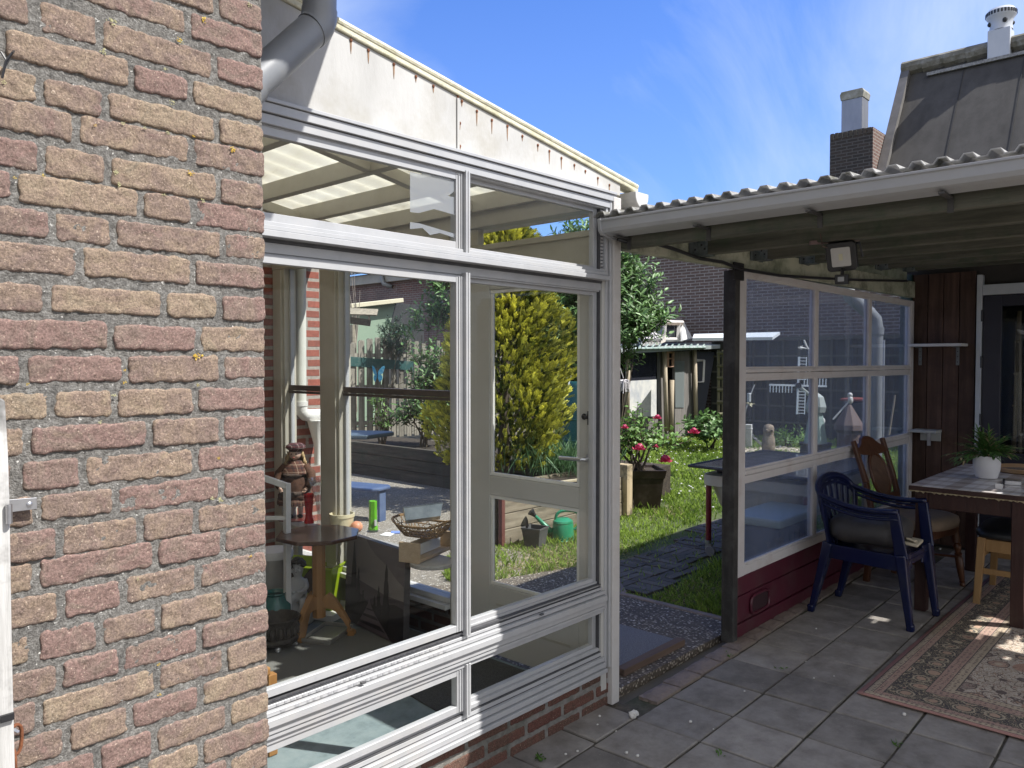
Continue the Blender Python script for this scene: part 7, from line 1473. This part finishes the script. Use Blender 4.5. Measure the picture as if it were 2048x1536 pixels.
sh2 = [DP(1388, 668, 14.4), DP(1560, 664, 14.0), DP(1545, 674, 13.2), DP(1385, 676, 13.6)]
mb = MB(); mb.add(sh2+[p-Vector((0,0,.05)) for p in sh2], [(0,1,2,3),(7,6,5,4),(0,4,5,1),(1,5,6,2),(2,6,7,3),(3,7,4,0)]); tag(mb.build('white_roof_sheet', pm('white_sheet', [(.60,.64,.68),(.7,.73,.76)], 4, .5)), 'long white roofing sheet lying on top of the rear fence', 'roof sheet')
wm = thing('model_windmill', 'white garden windmill model with four slatted sails behind the glass screen', 'windmill', DP(1632, 880, 11.2)); hub = DP(1596, 771, 10.9); vx = Vector((math.sin(TH), -math.cos(TH), 0)); wv = pm('bluish_white_sail', [(.60,.66,.74),(.70,.75,.80)], 5, .5)
for ang_, lab in ((0,0),(90,0),(180,0),(270,0)):
    a = D2R(ang_-1.5); r_ = vx*math.cos(a)+Vector((0,0,math.sin(a))); s_ = -vx*math.sin(a)+Vector((0,0,math.cos(a))); mb = MB(); mb.beam(hub, hub+r_*.40, .018, .026)
    for k in range(8): q = hub+r_*(.085+.043*k); mb.beam(q, q+s_*(.105 if ang_ in (0,90) else -.105)*(-1 if ang_ in (180, 90) else 1)*(1 if ang_ != 270 else -1), .016, .010)
    if ang_ in (90, 270): q = s_*(-.105 if ang_ == 90 else .105); mb.beam(hub+r_*.085+q, hub+r_*.40+q, .012, .012)
    mb.build('sail', wv, wm)
bd = DP(1632, 800, 11.2); mb = MB(); mb.lathe([(.17,.34),(.10,.75),(.09,.78)], (bd.x, bd.y, 0), 8); mb.build('mill_body', pm('grey_green_mill', [(.22,.30,.27),(.32,.40,.36)], 5, .6), wm); mb = MB(); mb.lathe([(.13,.78),(.15,.86),(.11,1.0),(.03,1.06)], (bd.x, bd.y, 0), 8); mb.tube([(bd.x, bd.y, .95), hub], .025, 8); mb.build('mill_cap', pm('grey_mill_cap', [(.32,.35,.33),(.40,.43,.40)], 5, .6), wm); mb = MB(); mb.lathe([(.24,0),(.22,.3),(.24,.34)], (bd.x, bd.y, 0), 8); mb.build('mill_base', pm('brown_mill_base', [(.05,.035,.03),(.08,.06,.05)], 5, .7), wm)
hl = MB(); hl.tube([hub-vx*0+Vector((-.02,-.02,0)), hub+Vector((.03,.03,0))], .04, 12); hl.build('sail_hub', BLACKP, wm)
owl = DP(1537, 882, 12.6); owl.z = 0; mb = MB(); mb.lathe([(.085,0),(.105,.03),(.12,.16),(.112,.27),(.09,.32),(.095,.37),(.10,.43),(.08,.48),(.03,.50)], owl, 18, sy=.85); [mb.ball(owl+Vector((-.075,-.045,.40))+vx*s*.04, .028, 8, 6) for s in (-1, 1)]
ow = thing('owl_statue', 'brown stone owl figure standing by the white chain post', 'statue', owl); mb.build('owl_body', pm('mottled_owl_stone', [(.09,.065,.045),(.22,.17,.12),(.34,.28,.2)], 14, .8, .4, 30), ow, smooth=True)
mb = MB(); [mb.ball(owl+Vector((-.096,-.06,.405))+vx*s*.04, .012, 6, 5) for s in (-1, 1)]; mb.build('eyes', BLACKP, ow)
posts = []
for px, pt_, py, lb in ((1497,849,896,'short white bollard post with one chain left of the owl figure'),(1641,848,894,'short white bollard post with a ball top right of the owl figure')):
    q = G(px, py); h_ = DP(px, pt_, q.x*_fw[0]+q.y*_fw[1]).z; h_ = max(.35, h_); b = thing('chain_post', lb, 'bollard', q); mb = MB(); mb.obox(q+Vector((0,0,h_/2)), (.11,.11,h_), (0,0,.3)); mb.obox(q+Vector((0,0,h_*.82)), (.125,.125,.02), (0,0,.3)); mb.build('post_body', WHITEP, b, bevel=.008); posts.append((q, h_))
    if px > 1600: MB().ball(q+Vector((0,0,h_+.05)), .075, 14, 10).build('ball_top', WHITEP, b, smooth=True)
mb = MB(); a = posts[0][0]+Vector((0,0,posts[0][1]*.72)); b = DP(1560, 893, 13.4); N = 26
for k in range(N):
    t = k/(N-1); c = a.lerp(b, t)-Vector((0,0,.12*math.sin(math.pi*t))); mb.obox(c, (.05,.02,.03), (k % 2*1.57,.3,R.uniform(0,3)))
tag(mb.build('garden_chain', STEEL), 'thin white metal chain sagging from the white post to the pebbles', 'chain')
PBL = pm('pale_garden_pebbles', [(.40,.34,.25),(.58,.52,.42)], 14, .8, island=.3); mb = MB(); cpt = G(1560, 908)
for k in range(700):
    a = R.uniform(0, 6.28); r_ = math.sqrt(R.random()); p_ = cpt+Vector((math.cos(a)*r_*.9, math.sin(a)*r_*.75, .01)); mb.ball(p_, R.uniform(.02,.05), 6, 4, (1,1,.7), .15)
tag(mb.build('pebble_bed', PBL), 'bed of pale pebbles around the fern', 'pebbles', None, 'stuff')
b0 = G(1575, 895); shrub('fern', 'fresh green fern growing out of the pale pebbles', 'fern', (b0.x, b0.y, 0), [((b0.x, b0.y, .10), (.22,.26,.06))], 22, LIGHT, (.06,.10), .03, per=12, shoot=(.15,.28))
cvp = DP(1497, 800, 10.5); wi = thing('wind_ornament', 'thin white wind ornament on a slanted rod behind the screen', 'ornament', cvp); mb = MB(); mb.tube([DP(1486,845,10.5), DP(1494,810,10.5), DP(1498,797,10.5), DP(1509,769,10.5)], .008, 5); rd = mb.build('rod', WHITEP, wi); MB().lathe([(.022,-.06),(.026,-.05),(.026,.05),(.02,.06)], DP(1498,795,10.5), 10).build('cup', pm('grey_metal_cup', [(.4,.42,.42),(.5,.52,.52)], 5, .4), wi); mb = MB(); [mb.leaf(DP(1500,808,10.5), (math.cos(a), math.sin(a), R.uniform(-.6,.4)), .08, .03) for a in (0,1,2,3,4,5)]; mb.build('feather', pm('straw', [(.4,.36,.22),(.5,.46,.3)], 5, .7), wi)
fg = DP(1698, 815, 11); fz = thing('angler_figure', 'small pale figure holding a slanted rod behind the middle screen pane', 'figure', (fg.x, fg.y, 0)); mb = MB(); mb.lathe([(.16,0),(.15,.5),(.20,.55),(.19,.62),(.03,.9)], (fg.x, fg.y, 0), 10); mb.build('stand', pm('brown_bird_house', [(.10,.065,.055),(.15,.10,.085)], 5, .7), fz); mb = MB(); mb.ball(DP(1701,800,11), .05, 10, 8, (1,.7,1.2)); mb.ball(DP(1700,790,11), .035, 10, 8); mb.build('figure_body', WHITEP, fz, smooth=True); mb = MB(); mb.tube([DP(1699,802,11), DP(1666,839,11)], .012, 6); mb.build('rod', WHITEP, fz)
arr = thing('weather_vane', 'small white arrow weather vane behind the upper left screen pane', 'weather vane', DP(1605, 695, 11.5)); mb = MB(); mb.tube([DP(1600,695,11.5), DP(1625,699,11.5)], .012, 5); mb.add([DP(1595,695,11.5), DP(1606,690,11.5), DP(1604,700,11.5)], [(0,1,2)]); mb.tube([DP(1608,680,11.5), DP(1612,690,11.5), DP(1616,697,11.5)], .015, 5); mb.build('arrow', WHITEP, arr); mb = MB(); mb.tube([DP(1618,700,11.5), DP(1622,880,11.5)], .012, 5); mb.build('pole', WHITEP, arr)
b1 = DP(1722, 850, 11.6); bin_ = thing('lidded_bin', 'dark wheeled bin with an orange red lid behind the right screen panes', 'bin', (b1.x, b1.y, 0)); MB().box(b1.x-.23, b1.y-.19, 0, b1.x+.23, b1.y+.19, .92).build('bin_body', pm('dark_bin_plastic', [(.02,.023,.028),(.03,.034,.04)], 4, .5), bin_, bevel=.03); MB().box(b1.x-.26, b1.y-.22, .925, b1.x+.26, b1.y+.22, .965).build('lid', pm('orange_red_lid', [(.20,.045,.03),(.26,.06,.04)], 4, .45), bin_, bevel=.02)
ppx = DP(1752, 700, 9.8); gp_ = thing('grey_vent_pipe', 'thick grey drain pipe with a bend behind the right screen pane', 'drain pipe', (ppx.x, ppx.y, 0)); mb = MB(); mb.tube([(ppx.x, ppx.y, 0), tuple(DP(1752, 655, 9.8)), tuple(DP(1750, 640, 9.8)), tuple(DP(1738, 626, 9.8)), tuple(DP(1700, 592, 9.8)), tuple(DP(1690, 570, 9.8)), tuple(DP(1690, 480, 9.8))], .085, 14); mb.build('pipe', PVC, gp_, smooth='auto'); mb = MB(); q = DP(1752, 655, 9.8); mb.tube([q, q-Vector((0,0,.09))], .095, 14); mb.build('socket', PVC, gp_, smooth='auto')
for i, (x0, y0, x1, y1, lb) in enumerate(((1790,790,1778,870,'thin pale cane leaning at the far right behind the screen'),(1768,680,1766,880,'thin upright grey stick behind the right screen panes'))): tag(MB().tube([DP(x0, y0, 9.3), DP(x1, y1, 9.3)], .012, 6).build('garden_cane', STEEL if i else PO), lb, 'cane')
# ---- tub cart and blue box just behind the screen
ct = thing('tub_cart', 'beige square tub on red legs with castors under a tilted grey glass lid', 'cart', (5.95, 2.6, 0)); BEI = pm('beige_tub_plastic', [(.46,.43,.37),(.54,.51,.44)], 4, .4, dirt=((.34,.31,.26),.3))
ax0, ax1, ay0, ay1 = 5.40, 6.5, 2.12, 3.02
def rring(x0, x1, y0, y1, r, z, n=6):
    pts = []
    for cx_, cy_, a0 in ((x1-r,y1-r,0),(x0+r,y1-r,90),(x0+r,y0+r,180),(x1-r,y0+r,270)):
        for k in range(n+1): a = D2R(a0+90*k/n); pts.append((cx_+r*math.cos(a), cy_+r*math.sin(a), z))
    return pts
rings = [(.10,.375),(.085,.40),(.05,.53),(.045,.545),(0,.555),(-.004,.60),(0,.635),(.03,.645)]; mb = MB(); vs = []; N = 28
for ins, z in rings: vs += rring(ax0+ins, ax1-ins, ay0+ins, ay1-ins, .12, z)
mb.add(vs, [(i*N+k, i*N+(k+1) % N, (i+1)*N+(k+1) % N, (i+1)*N+k) for i in range(len(rings)-1) for k in range(N)]+[tuple(range(N-1, -1, -1)), tuple((len(rings)-1)*N+k for k in range(N))]); mb.build('tub', BEI, ct, smooth='auto')
mb = MB(); mb.box(ax0+.10, ay0+.1, .646, ax1-.1, ay1-.1, .689); mb.build('wooden_box', wood('grey_brown_board', [(.06,.05,.045),(.11,.09,.08)], 'y', .8), ct, bevel=.004)
L4 = [Vector((5.32,2.05,.690)), Vector((6.62,2.05,.696)), Vector((6.62,3.06,.706)), Vector((5.32,3.06,.70))]; mb = MB(); mb.add(L4+[p+Vector((0,0,.008)) for p in L4], [(3,2,1,0),(4,5,6,7),(0,1,5,4),(1,2,6,5),(2,3,7,6),(3,0,4,7)]); gl_ = mb.build('glass_lid', pm('smoked_glass_lid', [(.05,.055,.065),(.09,.095,.11)], 3, .12, coat=.5), ct); mb = MB(); mb.tube([p+Vector((0,0,.004)) for p in L4+L4[:1]], .012, 6, cap=False); mb.build('lid_edge', pm('dark_lid_edge', [(.03,.03,.033),(.06,.06,.065)], 6, .5), gl_)
REDP = pm('dark_red_tube', [(.13,.012,.022),(.18,.02,.032)], 4, .35); yc = .06
for x, y in ((5.45,2.96),(5.45,2.2),(6.42,2.96),(6.42,2.2)):
    mb = MB(); mb.tube([(x, y, .11), (x, y, .56)], .022, 12); lg_ = mb.build('leg', REDP, ct, smooth='auto'); mb = MB(); mb.tube([(x, y, .10), (x, y, .125)], .024, 12); mb.box(x-.012, y-.03, .03, x-.006, y+.02, .10); mb.box(x+.006, y-.03, .03, x+.012, y+.02, .10); mb.build('castor_fork', STEEL, lg_); mb = MB(); mb.tube([(x-.016, y-.02, .04), (x+.016, y-.02, .04)], .04, 18); mb.build('castor_wheel', pm('grey_castor_rubber', [(.12,.12,.125),(.18,.18,.19)], 6, .6), lg_, bevel=.004)
bxb = thing('storage_box', 'blue storage box with a pale green lid on the ground behind the screen', 'storage box', (5.06, 2.3, 0)); BB = pm('dull_blue_box', [(.02,.035,.075),(.03,.05,.10)], 4, .5); mb = MB(); mb.box(4.76, 2.09, .01, 5.38, 2.42, .44); bb_ = mb.build('box_body', BB, bxb, bevel=.02); mb = MB()
for k in range(7): mb.box(4.82+k*.08, 2.083, .05, 4.85+k*.08, 2.089, .40)
mb.build('rib', BB, bb_, bevel=.004); MB().box(4.74, 2.075, .445, 5.40, 2.44, .50).build('lid', pm('pale_green_lid', [(.24,.30,.27),(.30,.36,.33)], 4, .5), bxb, bevel=.015)
# ================================================================== buildings beyond
DB = brickmat('dark_brown_far_brick', (.11,.078,.066), (.145,.098,.082), (.30,.28,.26), 'yz', .225, .0665, .010, dark=((.05,.035,.033),.35))
RB = brickmat('old_red_far_brick', (.16,.075,.065), (.12,.065,.06), (.23,.20,.18), 'yz', .225, .0665, .010, dark=((.07,.05,.05),.6))
XB = 15.6
bld = thing('far_building', 'long low brick outbuilding with a grey corrugated roof beyond the garden', 'building', (XB, 12, 0))
MB().box(XB, 12.0, -.03, XB+6, 34, 4.35).build('wall', RB, bld); MB().box(XB+.004, 5.02, -.03, XB+6, 11.999, 4.35).build('wall', DB, bld)
CG = pm('blue_grey_corrugated', [(.20,.22,.24),(.28,.30,.32)], 3, .6); mb = MB(); vs = []; y = 5.0; n = 0
while y < 34: vs += [(XB-.35, y, 4.38+.035*math.cos(y*2*math.pi/.177)), (XB+4.2, y, 5.55+.035*math.cos(y*2*math.pi/.177))]; y += .0295; n += 1
mb.add(vs, [(2*i, 2*i+1, 2*i+3, 2*i+2) for i in range(n-1)]); rr = mb.build('roof', CG, bld, smooth=True); s_ = rr.modifiers.new('t', 'SOLIDIFY'); s_.thickness = .02
MB().box(XB-.14, 5.0, 4.02, XB-.003, 34, 4.30).build('eave_board', pm('pale_eave', [(.34,.32,.29),(.42,.40,.36)], 4, .7), bld)
q = OX(764, 552, XB-.2); mb = MB(); mb.tube([q+Vector((0,0,.3)), q+Vector((0,0,-.05)), q+Vector((-.02,-.1,-.25)), q+Vector((.15,-.3,-.35))], .07, 8); mb.build('roof_vent', PVC, bld, smooth=True)
hs = thing('neighbour_house', 'dark brick house with a steep grey felted roof at the top right', 'house', (XB, 2, 0))
MB().box(XB-.004, -8, -.03, XB+5, 5.0, 4.4).build('wall', DB, hs)
FELT = pm('grey_roof_felt', [(.045,.041,.037),(.065,.060,.054),(.08,.074,.067)], 3, .9, .4, 90, stretch=(1,1,.15), dirt=((.033,.03,.027),.5), dscale=1.5)
RX, RZ = 17.35, 7.50
mb = MB(); mb.prism([(XB-.22, 4.2), (RX, RZ-.1), (RX+1.8, 4.2)], 'y', -8, 5.06); rf_ = mb.build('roof', FELT, hs)
mb = MB(); dr_ = Vector((RX-XB+.22, 0, RZ-4.3)); nv = Vector((-dr_.z, 0, dr_.x)).normalized()
for y in (3.95, 2.95, 1.9): mb.beam(Vector((XB-.22, y, 4.2))+nv*.012, Vector((RX, y, RZ-.1))+nv*.012, .012, .006, nv)
mb.build('felt_seam', pm('black_seam', [(.02,.02,.02),(.04,.04,.04)], 5, .9), rf_)
mb = MB(); mb.beam(Vector((XB-.3, 5.02, 4.1))+nv*.05, Vector((RX, 5.02, RZ-.06))+nv*.05, .16, .10, nv); mb.build('verge_board', pm('pale_grey_verge', [(.09,.085,.08),(.14,.13,.125)], 6, .7), rf_)
RID = pm('mossy_ridge_tile', [(.09,.085,.06),(.20,.185,.15)], 5, .9, .5, 12, dirt=((.5,.5,.48),.3), dscale=6); mb = MB(); y = 5.1
while y > -8: mb.tube([(RX, y, RZ-.03), (RX, y-.40, RZ-.015)], [.16,.145], 10); y -= .39
mb.build('ridge_tile', RID, rf_)
mb = MB(); mb.beam(Vector((RX-.17, 4.6, RZ-.28)), Vector((RX-.17, -8, RZ-.28)), .06, .06); mb.build('white_flashing', pm('flaky_white', [(.09,.085,.08),(.40,.40,.39)], 30, .8), rf_)
chm = thing('brick_chimney', 'brick chimney stack above the patio roof, coloured darker on its shaded side', 'chimney', (16.1, 5.5, 4)); X1 = XB+.05; a = OX(1660, 270, X1); b = OX(1745, 256, X1); zt = a.z
MB().box(X1, b.y, 3.5, X1+.78, a.y, zt-.002).build('chimney_stack', brickmat('shaded_chimney_brick', (.03,.026,.024), (.05,.038,.032), (.085,.08,.075), 'yz', .21, .0625, .01), chm)  # front in near-black brick for its shade, side in redder brick for sun
MB().box(X1-.0, b.y-.012, 3.5, X1+.78, b.y-.001, zt-.003).build('sunny_face', brickmat('red_brown_brick', (.15,.085,.068), (.11,.06,.05), (.22,.20,.18), 'xz', .21, .0625, .01), chm)
mb = MB(); k = a.y
while k > b.y+.05: mb.box(X1-.012+R.uniform(-.004,.004), k-.075, zt-.11, X1+.79, k-.008, zt+R.uniform(0,.02)); k -= .088
mb.build('capping_bricks', brickmat('mossy_brick', (.045,.042,.03), (.07,.055,.045), (.1,.1,.09), 'yz', .09, .2, .01), chm, bevel=.008)
mb = MB(); p = OX(1768, 340, X1-.05); [mb.ball((X1+.55+R.uniform(-.1,.2), b.y-.03, 4.95+R.uniform(-.35,.35)), R.uniform(.06,.14), 7, 5, (1,.4,1.3), .2) for k in range(9)]; mb.build('white_mortar_patch', pm('white_mortar', [(.6,.6,.58),(.7,.7,.68)], 6, .9), chm)
c0 = OX(1683, 190, X1+.2); c1 = OX(1725, 190, X1+.2); zt2 = OX(1700, 181, X1+.2).z; fl_ = thing('flue_duct', 'square grey metal flue with a mossy cap on the brick chimney', 'flue', (X1+.4, (c0.y+c1.y)/2, zt)); ZN = pm('dull_zinc', [(.24,.25,.28),(.32,.33,.36)], 5, .4, metal=.5, stretch=(1,1,.3)); MB().box(X1+.2, c1.y, zt-.1, X1+.55, c0.y, zt2-.16).build('duct', ZN, fl_, bevel=.01); mb = MB(); mb.prism([(c1.y-.01, zt2-.17),(c0.y+.01, zt2-.17),(c0.y+.03, zt2-.06),(c0.y-.0, zt2),(c1.y+.0, zt2),(c1.y-.03, zt2-.06)], 'x', X1+.18, X1+.57); mb.build('flue_cap', pm('mossy_concrete', [(.16,.155,.11),(.36,.36,.34)], 9, .9), fl_, bevel=.01); MB().box(X1+.14, c1.y-.06, zt-.0, X1+.62, c0.y+.06, zt+.05).build('flashing', pm('lead_flashing', [(.05,.055,.06),(.08,.085,.09)], 5, .7), fl_)
v0 = OX(1979, 100, RX); v1 = OX(2024, 100, RX); zv = OX(2005, 62, RX).z; ztop = OX(2005, 18, RX).z; cy_ = (v0.y+v1.y)/2; vt = thing('roof_vent_cowl', 'white square vent with a round slotted cowl on the ridge of the far roof', 'roof vent', (RX, cy_, RZ)); VW = pm('pale_vent_white', [(.44,.47,.52),(.52,.54,.58)], 4, .5); s = abs(v0.y-v1.y)/2; MB().box(RX-s, cy_-s, RZ-.3, RX+s, cy_+s, zv).build('duct', VW, vt, bevel=.01); mb = MB(); hh = ztop-zv; mb.lathe([(s*1.08,0),(s*1.0,hh*.25),(s*1.12,hh*.5),(s*1.32,hh*.62),(s*1.36,hh*.66),(s*1.36,hh*.86),(s*1.15,hh*.97),(.01,hh)], (RX, cy_, zv), 28); cw_ = mb.build('cowl', VW, vt, smooth='auto'); mb = MB()
for k in range(28): a = 2*math.pi*k/28; mb.obox((RX+s*1.36*math.cos(a), cy_+s*1.36*math.sin(a), zv+hh*.76), (.02,.03,hh*.15), (0,0,a))
mb.build('cowl_slot', BLACKP, cw_); mb = MB()
for k in range(4): a = math.pi/2*k+.5; mb.ball((RX+s*1.03*math.cos(a), cy_+s*1.03*math.sin(a), zv+hh*.34), .045, 8, 6); mb.build('cowl_hole', BLACKP, cw_); mb = MB()
# ================================================================== light, sky, camera
sun_dir = Vector((.36, -.66, 1)).normalized()
ld = bpy.data.lights.new('sun', 'SUN'); ld.energy = 4.3; ld.angle = D2R(.5); ld.color = (1, .97, .92)
so = bpy.data.objects.new('sun', ld); C.objects.link(so); so.rotation_euler = sun_dir.to_track_quat('Z', 'Y').to_euler(); so.location = (5,-8,12)
w = bpy.data.worlds.new('World'); bpy.context.scene.world = w; w.use_nodes = True; nt = w.node_tree; nt.nodes.clear(); L = nt.links.new
out = nt.nodes.new('ShaderNodeOutputWorld'); bg = nt.nodes.new('ShaderNodeBackground'); sk = nt.nodes.new('ShaderNodeTexSky')
sk.sky_type = 'NISHITA'; sk.sun_disc = False; sk.sun_elevation = math.asin(sun_dir.z); sk.sun_rotation = math.atan2(sun_dir.x, sun_dir.y)
sk.air_density = 1.0; sk.dust_density = .35; sk.ozone_density = 1.6; sk.altitude = 0
bg.inputs['Strength'].default_value = .15
tc = nt.nodes.new('ShaderNodeTexCoord'); mp = nt.nodes.new('ShaderNodeMapping'); mp.inputs['Rotation'].default_value = (D2R(40), D2R(35), D2R(-35)); mp.inputs['Scale'].default_value = (1.0, 2.6, 1.6)
L(tc.outputs['Generated'], mp.inputs[0])
n1 = nt.nodes.new('ShaderNodeTexNoise'); n1.inputs['Scale'].default_value = 1.7; n1.inputs['Detail'].default_value = 9; n1.inputs['Roughness'].default_value = .62; n1.inputs['Distortion'].default_value = .7; L(mp.outputs[0], n1.inputs['Vector'])
n2 = nt.nodes.new('ShaderNodeTexNoise'); n2.inputs['Scale'].default_value = 2.1; n2.inputs['Detail'].default_value = 3; L(tc.outputs['Generated'], n2.inputs['Vector'])
cl = ramp(nt, math_n(nt, 'MULTIPLY', n1.outputs['Fac'], n2.outputs['Fac']), [(.20, (0,0,0)), (.40, (.6,.6,.6))])
sx = nt.nodes.new('ShaderNodeSeparateXYZ'); L(tc.outputs['Generated'], sx.inputs[0])
lowf = ramp(nt, sx.outputs[2], [(.0, (.55,.55,.55)), (.22, (.28,.28,.28)), (.5, (0,0,0))])
hz = mixc(nt, lowf, mixc(nt, 1.0, sk.outputs[0], (.30,.48,.86), 'MULTIPLY'), (1.35,1.95,3.1))
col = mixc(nt, cl, hz, (2.6,3.05,3.9))
# unseen bright cloud behind the camera, added to fill the shaded patio
dp_ = nt.nodes.new('ShaderNodeVectorMath'); dp_.operation = 'DOT_PRODUCT'; L(tc.outputs['Generated'], dp_.inputs[0]); dp_.inputs[1].default_value = (-.45, -.89, .0)
n3 = nt.nodes.new('ShaderNodeTexNoise'); n3.inputs['Scale'].default_value = 2.6; n3.inputs['Detail'].default_value = 6; L(tc.outputs['Generated'], n3.inputs['Vector'])
fill_cloud = mixc(nt, 1.0, ramp(nt, dp_.outputs['Value'], [(.05, (0,0,0)), (.45, (1,1,1))]), ramp(nt, n3.outputs['Fac'], [(.33, (.25,.25,.25)), (.52, (1,1,1))]), 'MULTIPLY')
col = mixc(nt, fill_cloud, col, (3.7,3.7,3.7))
L(col, bg.inputs[0]); L(bg.outputs[0], out.inputs[0])
cd = bpy.data.cameras.new('camera'); co = bpy.data.objects.new('camera', cd); C.objects.link(co); bpy.context.scene.camera = co
cd.sensor_width = 36; cd.lens = F/2048*36; cd.clip_start = .05; cd.clip_end = 500
co.location = (0,0,CH); co.rotation_euler = (math.pi/2-PT, 0, TH-math.pi/2)
sc = bpy.context.scene; sc.view_settings.view_transform = 'Standard'; sc.view_settings.look = 'None'; sc.view_settings.exposure = .95; sc.view_settings.gamma = 1
sc.cycles.max_bounces = 8; sc.cycles.transparent_max_bounces = 24; sc.cycles.use_denoising = True; sc.cycles.caustics_reflective = False; sc.cycles.caustics_refractive = False
